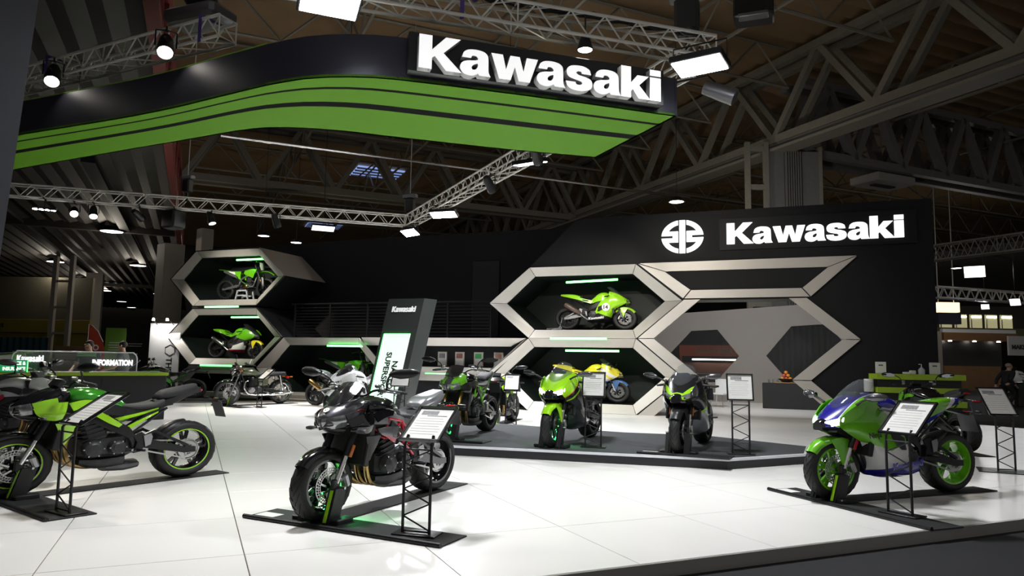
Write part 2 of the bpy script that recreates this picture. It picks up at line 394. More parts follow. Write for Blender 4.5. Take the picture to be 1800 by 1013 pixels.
# ------------------------------------------------------------------ back wall with hexagon display pods
WY = 20.0
def hexpts(cx, cz, tip, top, hh): return [(cx-tip, cz), (cx-top, cz+hh), (cx+top, cz+hh), (cx+tip, cz), (cx+top, cz-hh), (cx-top, cz-hh)]
RH = [(-5.51, 3.18), (-5.51, 1.06)]
def plate(poly, y0, y1, name, m, parent=None, smooth=None):
    me = curve_fill([poly] if not isinstance(poly[0][0], (list, tuple)) else poly, abs(y1-y0)); me.transform(XZ(0, (y0+y1)/2, 0)); return link(name, me, parent, m)
arch = [(-2.36, 3.2), (.34, 3.2), (1.58, 2.13), (.38, 1.06), (1.58, .03), (1.58, 0), (-3.62, 0), (-3.62, .03), (-2.38, 1.06), (-3.62, 2.13)]
outer = [(-7.15, 0), (-3.62, 0), (-3.62, .03), (-2.38, 1.06), (-3.62, 2.13), (-2.36, 3.2), (.34, 3.2), (1.58, 2.13), (.38, 1.06), (1.58, .03), (1.58, 0), (3.5, 0), (3.5, 5.66), (-5.35, 5.66), (-5.72, 5.58), (-7.13, 4.25), (-8.42, 3.18), (-7.13, 2.12), (-8.2, 1.06)]
holes = [hexpts(x, z, 2.85, 1.585, 1.04) for x, z in RH]
wr = plate([outer]+holes, WY+.02, WY+.22, 'wall_front', M['wall']); struct(wr, 'black stand wall with hexagon openings')
plate([(3.3, 0), (3.5, 0), (3.5, 5.66), (3.3, 5.66)], WY+.22, WY+3.2, 'wall_side', M['wall']); struct(bpy.data.objects['wall_side'], 'black side return of the stand wall')
# upper back wall behind the gallery
bw = plate([(-21.9, 0), (-5.0, 0), (-5.0, 5.86), (-13, 5.86), (-21.9, 5.75)], 22.4, 22.55, 'wall_back', M['wall']); struct(bw, 'black rear wall behind the gallery')
mb = MB(); mb.box((-9.55, 22.37, 3.55), (1.0, .06, 2.6), .01); dr = mb.obj('door_1', mat('door black', (.006, .006, .007), .5), None); struct(dr, 'black flush door in the rear wall')
mb = MB(); mb.box((-11.7, 21.4, 2.06), (8.6, 1.9, .10)); struct(mb.obj('floor_gallery', M['wall']), 'gallery deck above the display pods')
def pod(cx, cz, tip, top, hh, label, y0=WY, dep=1.9, outershell=False, clip=False):
    r = empty('hexagon_display_pod', (cx, y0, max(0, cz-hh)))
    off = Vector((cx, y0, max(0, cz-hh)))
    ot = hexpts(cx, cz, tip, top, hh); t2, p2, h2 = tip*.905, top*.915, hh*.785
    it = hexpts(cx, cz, tip-.5*tip/2.88*.98, top-.12, hh-.25)
    bk = hexpts(cx, cz, tip-.5*tip/2.88*.98, top-.12, hh-.25)
    g = .008
    for k in range(6):
        a, b = ot[k], ot[(k+1) % 6]; c, d = it[(k+1) % 6], it[k]
        if clip and min(a[1], b[1]) < cz-.1: continue
        q = [(a[0], y0-.03, a[1]), (b[0], y0-.03, b[1]), (c[0], y0+.16, c[1]), (d[0], y0+.16, d[1])]
        mx = sum(p[0] for p in q)/4; mz = sum(p[2] for p in q)/4
        ab = Vector((b[0]-a[0], 0, b[1]-a[1])).normalized()
        qs = []
        for i, p in enumerate(q): qs.append(Vector(p) + ab*(g if i in (0, 3) else -g) - off)
        m = MB(); m.loft([qs, [p+Vector((0, .05, 0)) for p in qs]]); m.obj('frame_panel', M['frame'], r, None)
    for k in range(6):     # recess sides
        a, b = it[k], it[(k+1) % 6]
        if clip and min(a[1], b[1]) < cz-.1: continue
        q = [Vector((a[0], y0+.18, a[1])), Vector((b[0], y0+.18, b[1])), Vector((b[0], y0+dep, b[1])), Vector((a[0], y0+dep, a[1]))]
        n = Vector((cx-(a[0]+b[0])/2, 0, cz-(a[1]+b[1])/2)).normalized()*-.04
        m = MB(); m.loft([[p-off for p in q], [p+n-off for p in q]]); m.obj('recess_side', M['walldark'], r, None)
    bp = it if not clip else [it[0], it[1], it[2], it[3]]
    o = plate(bp, y0+dep, y0+dep+.04, 'recess_back', M['walldark'], r); o.data.transform(Matrix.Translation(-off))
    if outershell:
        for k in range(6):
            a, b = ot[k], ot[(k+1) % 6]
            q = [Vector((a[0], y0-.03, a[1])), Vector((b[0], y0-.03, b[1])), Vector((b[0], y0+2.35, b[1])), Vector((a[0], y0+2.35, a[1]))]
            n = Vector((cx-(a[0]+b[0])/2, 0, cz-(a[1]+b[1])/2)).normalized()*.03
            m = MB(); m.loft([[p-off for p in q], [p+n-off for p in q]]); m.obj('outer_side', M['frame'] if k == 2 and outershell == 2 else M['wall'], r, None)
    tag(r, label, 'display pod', 'hexagon pods on the wall'); return r
pod(-5.51, 3.18, 2.88, 1.6, 1.055, 'upper hexagon pod right of the gallery holding the lime race motorcycle')
pod(-5.51, 1.06, 2.88, 1.6, 1.055, 'floor level hexagon pod below the lime race motorcycle')
pod(-18.68, 4.24, 2.6, 1.44, 1.03, 'topmost hexagon pod at the left end holding the dirt bike', outershell=2)
pod(-18.68, 2.13, 2.6, 1.44, 1.03, 'hexagon pod directly below the dirt bike pod', outershell=1)
pod(-14.50, 1.06, 2.6, 1.5, 1.045, 'low hexagon pod behind the white and silver motorcycles')
pod(-18.68, 0.03, 2.6, 1.44, 1.03, 'half hexagon pod at floor level behind the dark motorcycle', clip=True)
# plinth strips under the pods
mb = MB(); mb.box((-14.6, WY+.06, .09), (3.3, .12, .18), .01); struct(mb.obj('trim_2', M['frame']))
mb = MB(); mb.box((-18.6, WY+.06, .09), (3.0, .12, .18), .01); struct(mb.obj('trim_3', M['frame']))
# recessed bay between the pods: lintel, slanted cheek, back, shelf
bay = empty('display_bay', (-10, WY, 0))
def P0(m, name, mt, par, off): m.v = [(x-off[0], y-off[1], z-off[2]) for x, y, z in m.v]; return m.obj(name, mt, par, None)
o_ = (-10, WY, 0)
m = MB(); m.loft([[(-12.9, WY-.03, 2.12), (-7.2, WY-.03, 2.12), (-7.75, WY+.15, 1.87), (-12.9, WY+.15, 1.87)], [(-12.9, WY+.05, 2.12), (-7.2, WY+.05, 2.12), (-7.75, WY+.2, 1.87), (-12.9, WY+.2, 1.87)]]); P0(m, 'lintel', M['frame'], bay, o_)
m = MB(); q = [(-7.22, WY, 2.12), (-8.45, WY, 1.06), (-8.45, WY+1.2, 1.06), (-7.22, WY+1.2, 2.12)]; m.loft([q, [(x+.02, y, z-.03) for x, y, z in q]]); P0(m, 'cheek_panel', mat('dark laminate', (.12, .115, .105), .5), bay, o_)
o = plate([(-13.0, 0), (-7.2, 0), (-8.45, 1.06), (-7.25, 2.1), (-12.95, 2.1), (-11.85, 1.06)], WY+1.2, WY+1.3, 'bay_back', M['wall'], bay); o.data.transform(Matrix.Translation((10, -WY, 0)))
m = MB(); m.box((-10.1, WY+.92, .98), (3.0, .5, .44), .01); P0(m, 'bay_shelf', M['frame'], bay, o_)
m = MB(); m.box((-10.1, WY+.97, .38), (3.0, .4, .76), .01); P0(m, 'bay_base', M['wall'], bay, o_)
tag(bay, 'recessed bay with beige lintel and shelf between the leaning totem and the hexagon pods', 'display bay')
pics = [(.25, .10, .08), (.05, .35, .10), (.30, .15, .10), (.20, .20, .22)]
def wallpic(x, k, lab):
    r = empty('framed_picture', (x, WY+1.19, 1.26))
    m = MB(); m.box((0, 0, .21), (.33, .03, .46), .005); m.obj('picture_frame', mat('pale wood frame', (.5, .45, .38), .5), r)
    m = MB(); m.box((0, -.018, .21), (.27, .006, .40)); m.obj('picture_sheet', M['paper'], r, None)
    m = MB(); m.box((0, -.023, .31), (.23, .004, .16)); m.obj('picture_print', mat('picture print %d' % k, pics[k], .6, var=.6, vscale=25), r, None)
    tag(r, lab, 'picture', 'framed pictures in the bay')
for k, (x, lab) in enumerate([(-10.55, 'framed picture nearest the leaning totem sign'), (-9.92, 'framed picture with reddish print, second from the totem'), (-9.25, 'framed picture with green print above the green naked motorcycle'), (-8.55, 'framed picture with brown print beside the slanted cheek')]): wallpic(x, [3, 0, 1, 2][k], lab)
# light tubes
def led(x0, x1, y, z, label, dz=0):
    m = MB(); m.tube([(-(x1-x0)/2, 0, 0), ((x1-x0)/2, 0, dz)], .034, 10); r = empty('light_tube', ((x0+x1)/2, y, z)); m.obj('tube', M['led'], r)
    m = MB(); m.box((0, .045, .03), (abs(x1-x0)*.98, .05, .03)); m.obj('tube_mount', M['blackp'], r)
    tag(r, label, 'light', 'green light tubes')
led(-6.06, -4.5, WY+.30, 3.80, 'green light tube above the lime race motorcycle', .05)
led(-6.42, -4.74, WY-.06, 2.115, 'green light tube in the seam between the two hexagon pods below the race motorcycle')
led(-6.06, -4.46, WY+.30, 1.77, 'green light tube above the yellow and blue motorcycle')
led(-18.55, -17.2, WY+.35, 4.92, 'green light tube above the dirt bike')
led(-19.5, -18.0, WY-.06, 3.185, 'green light tube directly under the dirt bike pod')
led(-18.6, -17.28, WY+.30, 2.83, 'green light tube above the white and green race motorcycle')
led(-19.55, -18.15, WY-.06, 1.10, 'green light tube under the race motorcycle pod at the left')
led(-14.3, -12.85, WY+.1, 1.84, 'green light tube above the low pod beside the leaning totem')
led(-10.9, -9.5, WY+.7, .99, 'green light tube on the bay shelf behind the green naked motorcycle')
# band and arch frames on the wall
fr = empty('arch_frame', (-1, WY, 0))
def fp(poly): o = plate(poly, WY-.06, WY+.02, 'frame_panel', M['frame'], fr); o.data.transform(Matrix.Translation((1, -WY, 0)))
g = .012
fp([(-3.80, 4.25), (1.76, 4.27), (1.08, 4.0), (-3.07, 4.0)]); fp([(-3.83, 4.235), (-3.09, 3.99), (-2.40, 3.47), (-2.60, 3.24)]); fp([(1.77, 4.255), (1.09, 3.99), (.47, 3.47), (.66, 3.24)]); fp([(-2.37, 3.46), (.44, 3.46), (.63, 3.235), (-2.56, 3.235)])
fp([(-2.57, 3.2), (-2.14, 3.2), (-3.40, 2.135), (-3.84, 2.135)]); fp([(.13, 3.2), (.56, 3.2), (1.79, 2.135), (1.37, 2.135)]); fp([(1.37, 2.115), (1.79, 2.115), (.62, 1.075), (.17, 1.075)])
fp([(.17, 1.055), (.62, 1.055), (1.80, .0), (1.36, .0)]); fp([(-3.84, 2.115), (-3.40, 2.115), (-2.15, 1.075), (-2.6, 1.075)]); fp([(-2.6, 1.055), (-2.15, 1.055), (-3.40, 0), (-3.85, 0)])
tag(fr, 'champagne metal frame of the walk-through hexagon arch and trapezoid band', 'wall frame')
mb = MB(); n_ = len(arch)
for k in range(n_):
    a, b = arch[k], arch[(k+1) % n_]
    if a[1] <= .03 and b[1] <= .03: continue
    mb.loft([[(a[0], WY+.22, a[1]), (b[0], WY+.22, b[1]), (b[0], WY+1.0, b[1]), (a[0], WY+1.0, a[1])], [(a[0]+.02, WY+.22, a[1]+.02), (b[0]+.02, WY+.22, b[1]+.02), (b[0]+.02, WY+1.0, b[1]+.02), (a[0]+.02, WY+1.0, a[1]+.02)]])
struct(mb.obj('trim_4', mat('dark green reveal', (.012, .028, .010), .35), None, None), 'dark green reveal inside the arch')
# wall signs
sg = empty('wall_sign', (.72, WY-.06, 4.98))
m = MB(); m.box((.05, .05, -.01), (4.75, .06, .86)); m.obj('backing_board', mat('sign board black', (.006, .006, .008), .5, spec=.3), sg, None)
wordmark(sg, M['signw'], .575, 4.27, .05, XZ(0, 0, 0)); tag(sg, 'lit white lettering high on the black wall beside the round emblem', 'sign')
def river(parent, R, m, mtx):
    def arc(r, a0, a1, n=14): return [(r*math.cos(math.radians(a0+(a1-a0)*k/n)), r*math.sin(math.radians(a0+(a1-a0)*k/n))) for k in range(n+1)]
    o = R; i = R*.74; bx = R*.14; gx = R*.20; sl = R*.075
    me = curve_fill([[(-bx, -.99*R), (bx, -.99*R), (bx, .99*R), (-bx, .99*R)]], .05); me.transform(mtx); link('emblem_bar', me, parent, m)
    for s in (1, -1):
        for t in (1, -1):
            a1 = math.degrees(math.acos(gx/o)); a0 = math.degrees(math.asin(sl/o)); b1 = math.degrees(math.acos(gx/i)); b0 = math.degrees(math.asin(.33*R/i))
            pts = arc(o, a0, a1)+arc(i, b1, b0)+[(gx, .33*R), (gx, 0), (.46*R, 0), (.46*R, sl)]
            me = curve_fill([[(x*s, y*t) for x, y in pts]], .05); me.transform(mtx); link('emblem_arm', me, parent, m)
em = empty('wall_emblem', (-2.6, WY-.06, 4.96)); river(em, .47, M['signw'], Matrix.Diagonal((1.22, 1, 1, 1)) @ XZ(0, 0, 0)); tag(em, 'lit white round emblem left of the wall lettering', 'emblem')
# gallery railing
rl = empty('gallery_railing', (-12, 20.6, 2.12))
def rbar(a, b, w, nm, mt): m = MB(); m.bar(Vector(a)-rl.location, Vector(b)-rl.location, w); m.obj(nm, mt, rl)
rm = mat('railing black steel', (.03, .03, .03), .35, .7)
rbar((-16.2, 20.6, 3.30), (-8.5, 20.6, 3.30), .05, 'top_rail', rm)
for k in range(10): rbar((-16.0, 20.6, 2.22+k*.105), (-8.6, 20.6, 2.22+k*.105), .018, 'rail', M['blackm'])
for x in (-16.05, -14.6, -13.1, -11.6, -10.1, -8.6): rbar((x, 20.6, 2.1), (x, 20.6, 3.28), .05, 'post', rm)
tag(rl, 'black steel gallery railing with thin horizontal rails', 'railing')
# lounge behind the arch
HW = ([(-4.43, 1.70), (-3.46, 2.74), (-2.46, 2.79), (-1.66, 1.77), (-2.55, .74), (-3.55, .70)], [(-.67, 1.79), (.25, 2.92), (1.5, 3.0), (2.4, 1.85), (1.35, .75), (.18, .75)])
iw = plate([[(-6.5, 0), (3.9, 0), (3.9, 4.05), (.31, 3.72), (-6.5, 3.28)]]+[list(h) for h in HW], 29.0, 29.12, 'wall_inner', M['inner']); struct(iw, 'grey lounge wall with two hexagon windows')
for n_w, pts in enumerate(HW):
    w_ = plate(pts, 29.05, 29.07, 'window_%d' % (n_w+1), mat('tinted pane', (.05, .05, .05), .06, alpha=.45, var=0)); struct(w_, 'hexagon window pane in the lounge wall')
cv = MB(); pl = [(-1.0+.11*k, 30.6+(.06 if k % 2 else -.06)) for k in range(40)]
cv.loft([[(x, y, 0) for x, y in pl]+[(x, y+.02, 0) for x, y in reversed(pl)], [(x, y, 3.4) for x, y in pl]+[(x, y+.02, 3.4) for x, y in reversed(pl)]])
tag(cv.obj('drape', mat('grey drape', (.10, .095, .09), .9), None), 'dark grey pleated drape behind the right lounge window', 'curtain')
lf = MB(); lf.loft([[(-6.5, 21, -.1), (3.4, 21, -.1), (3.9, 29, -.1), (-6.5, 29, -.1)], [(-6.5, 21, -.002), (3.4, 21, -.002), (3.9, 29, -.002), (-6.5, 29, -.002)]]); struct(lf.obj('floor_lounge', M['tile'], None, None), 'pale floor of the lounge behind the arch')
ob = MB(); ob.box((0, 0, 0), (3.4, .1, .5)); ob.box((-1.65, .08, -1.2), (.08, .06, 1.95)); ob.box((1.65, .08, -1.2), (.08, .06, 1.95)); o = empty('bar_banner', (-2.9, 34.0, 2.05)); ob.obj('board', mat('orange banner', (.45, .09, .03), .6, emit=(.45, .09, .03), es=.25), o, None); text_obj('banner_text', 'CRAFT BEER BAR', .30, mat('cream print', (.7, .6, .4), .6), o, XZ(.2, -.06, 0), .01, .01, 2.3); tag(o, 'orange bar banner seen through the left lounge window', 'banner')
bt = empty('bar_counter', (-3.0, 34.6, -.1)); m = MB(); m.box((0, 0, .55), (4.2, .6, 1.1), .02); m.obj('counter_body', M['girderd'], bt); m = MB(); m.box((.2, 0, 1.75), (2.6, .1, .06), .01); m.obj('strip_lamp', M['lampw'], bt); m = MB(); m.box((0, .4, 1.35), (4.2, .1, .5)); m.obj('counter_back', mat('red brown panel', (.12, .05, .03), .6), bt); tag(bt, 'bar counter with strip lamp behind the left lounge window', 'bar')
# ------------------------------------------------------------------ hanging fascia with green soffit
def resample(pts, n):
    P = cr_line([Vector((p[0], p[1], 0)) for p in pts], 8); L = [0]
    for i in range(1, len(P)): L.append(L[-1]+(P[i]-P[i-1]).length)
    out = []; j = 0
    for k in range(n+1):
        t = L[-1]*k/n
        while j < len(L)-2 and L[j+1] < t: j += 1
        out.append(P[j].lerp(P[j+1], (t-L[j])/max(1e-9, L[j+1]-L[j])))
    return out
NEAR = [(-15.0, 7.66), (-11.5, 7.57), (-8.7, 7.47), (-6.95, 7.25), (-6.2, 7.15), (-5.55, 7.13), (-5.1, 7.23), (-4.8, 7.34), (-4.46, 7.54), (-3.88, 7.97), (-2.64, 8.93), (-1.36, 9.98)]
FAR = [(-15.6, 9.3), (-13.9, 9.1), (-10.87, 8.81), (-9.07, 8.66), (-7.75, 8.55), (-7.1, 8.66), (-6.38, 9.05), (-5.69, 9.62), (-4.2, 10.80), (-2.97, 11.66)]
zb, zt_ = 4.95, 5.50
nr = resample(NEAR, 48); fr_ = resample(FAR, 48)
hs = empty('hanging_sign_fascia', (-5, 8.5, zb)); O_ = hs.location.copy()
def strip(a, b, z0, z1, th, name, m):
    mb = MB(); rows = []
    for p, q in zip(a, b):
        rows.append([p+Z*z0-O_, q+Z*z1-O_, q+Z*z1+th-O_, p+Z*z0+th-O_])
    mb.loft(rows); return mb.obj(name, m, hs, 40)
inw = Vector((-.3, .5, 0)).normalized()*.04
strip(nr, nr, zb, zt_, inw, 'front_skin', M['fascia']); strip(fr_, fr_, zb, zt_, -inw, 'rear_skin', M['fascia'])
for k, (f0, f1, m) in enumerate([(0, .165, 'fgreen'), (.165, .20, 'fstripe'), (.20, .42, 'fgreen'), (.42, .51, 'fstripe'), (.51, 1, 'fgreen')]):
    a = [p.lerp(q, f0) for p, q in zip(nr, fr_)]; b = [p.lerp(q, f1) for p, q in zip(nr, fr_)]
    strip(a, b, zb, zb, Z*.03, 'soffit_stripe' if m == 'fstripe' else 'soffit_panel', M[m])
mb = MB(); a, b = nr[-1]-O_, fr_[-1]-O_; mb.loft([[a+Z*zb, b+Z*zb, b+Z*zt_, a+Z*zt_], [a+Z*zb+A2*-.04, b+Z*zb+A2*-.04, b+Z*zt_+A2*-.04, a+Z*zt_+A2*-.04]]); mb.obj('end_skin', M['fascia'], hs, None)
tube_path = [p+Z*(zt_+.01)-O_ for p in nr]; mb = MB(); mb.tube(tube_path[:30], .007, 6); mb.obj('top_edging', M['fgreen'], hs)
for x in (16, 33): 
    p = nr[x]+Z*zt_-O_; mb = MB(); mb.tube([p, p+Z*.5], .006, 5); mb.obj('suspension_wire', M['blackm'], hs)
tag(hs, 'curved black hanging fascia with green striped soffit over the stage', 'hanging sign')
hb = empty('hanging_letter_sign', (-2.96, 8.63, 5.22)); ang = math.atan2(9.82-7.62, -1.62+4.36)
hb.rotation_euler = (0, 0, ang)
m = MB(); m.box((0, -.04, .03), (3.56, .16, .50), .005); m.obj('sign_box', mat('sign box black', (.012, .012, .016), .3), hs and hb, None)
wordmark(hb, mat('white acrylic letter', (.92, .92, .92), .35, emit=(1, 1, 1), es=.8, var=0), .43, 3.34, .13, XZ(.0, -.17, 0), side=mat('white letter side', (.75, .75, .76), .4)); tag(hb, 'thick white letters on a black box fixed to the hanging fascia', 'sign')
# ------------------------------------------------------------------ trusses
def truss(name, a, b, w, h, n, label, faces=('L', 'R', 'T', 'B'), r=.024, mt=None, cat='truss', group='lighting trusses'):
    mt = mt or M['truss']; a = Vector(a); b = Vector(b); t = empty(name, a); d, s, u = frame_of(b-a); s *= w/2
    cs = {(i, j): (s*i, Z*h*j) for i in (-1, 1) for j in (0, 1)}
    off = lambda i, j: s*i + Z*h*j
    L = b-a
    for i in (-1, 1):
        for j in (0, 1):
            m = MB(); m.tube([off(i, j), off(i, j)+L], r, 8); m.obj('chord', mt, t)
    def br(p, q):
        m = MB(); m.tube([p, q], r*.5, 5, False); m.obj('brace', mt, t)
    for k in range(n):
        p0 = L*(k/n); p1 = L*((k+1)/n); pm = L*((k+.5)/n)
        if 'L' in faces: br(p0+off(-1, 0), pm+off(-1, 1)); br(pm+off(-1, 1), p1+off(-1, 0))
        if 'R' in faces: br(p0+off(1, 0), pm+off(1, 1)); br(pm+off(1, 1), p1+off(1, 0))
        if 'T' in faces: br(p0+off(-1, 1), p1+off(1, 1))
        if 'B' in faces: br(p0+off(1, 0), p1+off(-1, 0))
    for k in (0, n//2, n):
        p = L*(k/n)
        for e in (((-1, 0), (-1, 1)), ((1, 0), (1, 1)), ((-1, 0), (1, 0)), ((-1, 1), (1, 1))): br(p+off(*e[0]), p+off(*e[1]))
    return tag(t, label, cat, group)
truss('lighting_truss', (-13.4, 7.92, 5.82), (-7.15, 7.42, 5.82), .3, .30, 13, 'aluminium truss with two black spotlights above the left fascia')
truss('lighting_truss', (-5.6, 6.55, 5.82), (-.92, 10.28, 5.82), .3, .32, 12, 'aluminium truss with black cables directly above the hanging letters')
truss('lighting_truss', (-22.2, 11.6, 5.80), (-11.6, 20.28, 5.80), .32, .34, 24, 'long aluminium truss crossing above the information counter')
truss('lighting_truss', (-11.48, 20.38, 5.80), (-1.3, 10.6, 5.80), .32, .34, 25, 'aluminium truss running from the gallery corner to the green soffit')
# cable bundle lying on the front truss
cb = MB()
for q in range(3):
    pts = []
    for k in range(26):
        t = .42+.56*k/25; pts.append(Vector((-5.6, 6.55, 6.17)).lerp(Vector((-.92, 10.28, 6.17)), t)+Vector((random.uniform(-.05, .05), random.uniform(-.05, .05), random.uniform(-.03, .05))))
    cb.tube(cr_line(pts, 2), .022, 5)
tag(cb.obj('cable_bundle', M['blackp']), 'black power cables strewn along the truss above the hanging letters', 'cable')
def sling(p, lab):
    m = MB(); m.box((0, -.17, 0), (.06, .012, .40), .004); m.box((0, .0, .20), (.06, .36, .012), .004); e = m.obj('truss_sling', M['purple']); e.location = p; e.rotation_euler = (0, 0, math.radians(-5)); tag(e, lab, 'sling', 'purple truss slings')
sling((-7.5, 7.45, 5.98), 'purple sling at the right end of the left truss'); sling((-10.9, 7.70, 5.98), 'purple sling beside the leaning panel end of the left truss')
sling((-3.75, 8.03, 5.98), 'purple sling on the truss above the letter w')
# ------------------------------------------------------------------ lamps (the light of each is in its builder)
def area(parent, loc, direction, sx, sy, power, col, spread=150):
    l = bpy.data.lights.new('lamp_light', 'AREA'); l.shape = 'RECTANGLE'; l.size = sx; l.size_y = sy; l.energy = power; l.color = col; l.spread = math.radians(spread)
    o = bpy.data.objects.new('lamp_light', l); COL.objects.link(o); o.parent = parent; o.location = loc
    o.rotation_euler = Vector(direction).to_track_quat('-Z', 'Y').to_euler(); return o
def flood(loc, aim, sx, sy, power, label, rz=None, col=(.95, .97, 1.0), drop=.25, hang=0, arm=None, pm='lamp'):
    r = empty('flood_lamp', loc); d = (Vector(aim)-Vector(loc)).normalized(); q = d.to_track_quat('-Z', 'Y'); mt = q.to_matrix().to_4x4()
    m = MB(); m.box((0, 0, .05), (sx+.06, sy+.06, .09), .01); m.xf(mt); m.obj('housing', M['blackm'], r)
    m = MB(); m.box((0, 0, 0), (sx, sy, .02), .004); m.xf(mt); m.obj('lamp_panel', M[pm], r)
    m = MB(); m.tube([mt @ Vector((-sx/2-.04, 0, .05)), mt @ Vector((-sx/2-.04, 0, .05))+Z*drop, mt @ Vector((sx/2+.04, 0, .05))+Z*drop, mt @ Vector((sx/2+.04, 0, .05))], .012, 6); m.obj('yoke', M['blackm'], r)
    if arm: m = MB(); m.tube([Z*drop, Vector(arm)], .016, 6); m.obj('lamp_arm', M['blackm'], r)
    if hang: m = MB(); m.tube([Z*drop, Z*hang], .014, 6); m.obj('hanger', M['blackm'], r)
    area(r, d*.03, d, sx, sy, power, col, 130); return tag(r, label, 'lamp', 'white flood lamps')
F = 0.42
flood((-4.64, 6.30, 5.37), (-3.6, 5.2, 0), .62, .40, 150, 'bright flood lamp at the top edge above the fascia', arm=(-.35, .72, .46))
flood((-.95, 9.10, 5.27), (-1.05, 8.6, 0), .62, .40, 150, 'bright flood lamp at the right end of the front truss', arm=(-.05, 1.0, .54))
flood((-4.95, 13.85, 5.60), (-4.7, 15.0, 0), .66, .30, 300, 'flood lamp just below the green soffit edge')
flood((-9.12, 18.15, 5.60), (-9.0, 16.0, 0), .75, .30, 300, 'flood lamp midway along the truss towards the gallery corner')
flood((-11.3, 20.1, 5.52), (-12.5, 17.0, 0), .65, .30, 300, 'flood lamp hanging from the gallery corner of the trusses')
def spot(loc, aim, label, power=500, R=.115, L=.42, angle=50, col=(1, .93, .82)):
    r = empty('spot_lamp', loc); d = (Vector(aim)-Vector(loc)).normalized(); mt = d.to_track_quat('Z', 'Y').to_matrix().to_4x4()
    m = MB(); m.lathe([(0.001, -L), (R*.6, -L), (R*.85, -L*.75), (R*.9, -L*.35), (R, -L*.3), (R, 0), (R*.88, 0), (R*.88, -.03), (.001, -.03)], 20, axis='Z', closed=False); m.xf(mt); m.obj('lamp_body', M['blackp'], r)
    m = MB(); m.lathe([(.001, -.028), (R*.86, -.028), (R*.86, -.02), (.001, -.016)], 20, axis='Z', closed=False); m.xf(mt); m.obj('lens', M['lampw'], r)
    m = MB(); m.tube([mt @ Vector((R+.02, 0, -L*.4)), (mt @ Vector((R+.02, 0, -L*.4)))+Z*.22, (mt @ Vector((0, 0, -L*.4)))*1.0+Z*.24, (mt @ Vector((-R-.02, 0, -L*.4)))+Z*.22, mt @ Vector((-R-.02, 0, -L*.4))], .012, 6); m.obj('yoke', M['blackm'], r)
    pc = mt @ Vector((0, 0, -L*.4)); m = MB(); m.tube([pc+Z*.22, Vector((pc.x, pc.y, max(pc.z+.30, 5.83-loc[2])))], .014, 6); m.bar(Vector((pc.x-.2, pc.y+.2, 5.775-loc[2])), Vector((pc.x+.2, pc.y-.2, 5.775-loc[2])), .03); m.obj('clamp', M['blackm'], r)
    l = bpy.data.lights.new('lamp_light', 'SPOT'); l.energy = power; l.spot_size = math.radians(angle); l.spot_blend = .6; l.shadow_soft_size = .09; l.color = col
    o = bpy.data.objects.new('lamp_light', l); COL.objects.link(o); o.parent = r; o.location = d*.02; o.rotation_euler = d.to_track_quat('-Z', 'Y').to_euler()
    return tag(r, label, 'lamp', 'black spot lamps')
spot((-7.95, 7.12, 5.62), (-4.6, 4.0, 0), 'black spotlight near the right end of the left truss', 300, angle=60)
spot((-10.5, 7.35, 5.62), (-7.0, 4.4, 0), 'black spotlight beside the dark leaning panel', 280, angle=60)
spot((-18.96, 14.25, 5.42), (-12, 9, 0), 'spotlight under the long truss, left of a pair', 500)
spot((-18.58, 14.56, 5.38), (-15, 12, 0), 'spotlight under the long truss, right of a pair', 500)
spot((-16.12, 16.58, 5.42), (-14.0, 16.5, 0.5), 'single spotlight under the long truss near the red lattice', 1200)
spot((-4.72, 13.7, 5.58), (-5.5, 20.6, 2.6), 'spotlight beside the flood lamp under the green soffit', 1100, angle=45)
spot((-3.3, 12.45, 5.45), (-1.6, 20.0, 2.6), 'added spotlight hidden behind the green soffit to brighten the arch', 800, angle=60)  # added lamp, hidden by the soffit, to brighten the wall around the arch
spot((-6.4, 15.3, 5.45), (-5.5, 20.4, 1.2), 'added spotlight on the truss to brighten the lower right pod', 700, angle=50)  # extra lamp put in to lift the lower right pod
spot((-17.6, 15.37, 5.42), (-18.5, 20.7, 3.2), 'added spotlight on the long truss to brighten the left pods', 1500, angle=50)  # added so the motorcycles in the left pods get light from the front
spot((-14.6, 17.7, 5.45), (-14.6, 20.6, 1.0), 'added spotlight on the long truss to brighten the low pod', 500, angle=60)  # added to throw more light into the low pod
r = empty('led_batten', (-19.54, 13.78, 5.48)); m = MB(); m.box((0, 0, .04), (.62, .12, .08), .02, math.radians(40)); m.tube([(0, 0, .06), (0, 0, .32)], .014, 6); m.bar((-.2, .2, .30), (.2, -.2, .30), .03); m.obj('housing', M['blackp'], r)
for k in range(4):
    m = MB(); p = A2*(-.22+.147*k); m.lathe([(.001, -.012), (.06, -.006), (.065, .02)], 14, (p.x, p.y, 0), 'Z', False); m.obj('lens', M['lamp'], r)
tag(r, 'four lens light batten under the left end of the long truss', 'lamp')
def pendant(loc, label, R=.16, col='lamp', power=0, cord=.6):
    r = empty('pendant_lamp', loc); m = MB(); m.lathe([(.02, .22), (R*.5, .2), (R, .02), (R, 0), (R*.9, .0), (R*.45, .17), (.02, .19)], 18, axis='Z', closed=True); m.obj('shade', M['blackm'], r)
    m = MB(); m.lathe([(.001, .0), (R*.85, .004), (R*.85, .02), (.001, .02)], 18, axis='Z', closed=False); m.obj('lens', M[col], r)
    m = MB(); m.tube([(0, 0, .2), (0, 0, .2+cord)], .012, 5); m.obj('cord', M['blackm'], r)
    if power:
        l = bpy.data.lights.new('lamp_light', 'POINT'); l.energy = power; l.color = (1, .9, .75); l.shadow_soft_size = max(.1, R*.6); lo = bpy.data.objects.new('lamp_light', l); COL.objects.link(lo); lo.parent = r; lo.location = (0, 0, -.15-R*.6)
    return tag(r, label, 'lamp', 'round ceiling lamps')
pendant((-2.45, 9.0, 5.66), 'warm round lamp glowing behind the hanging letters', .11, 'lampw', 25, .3)
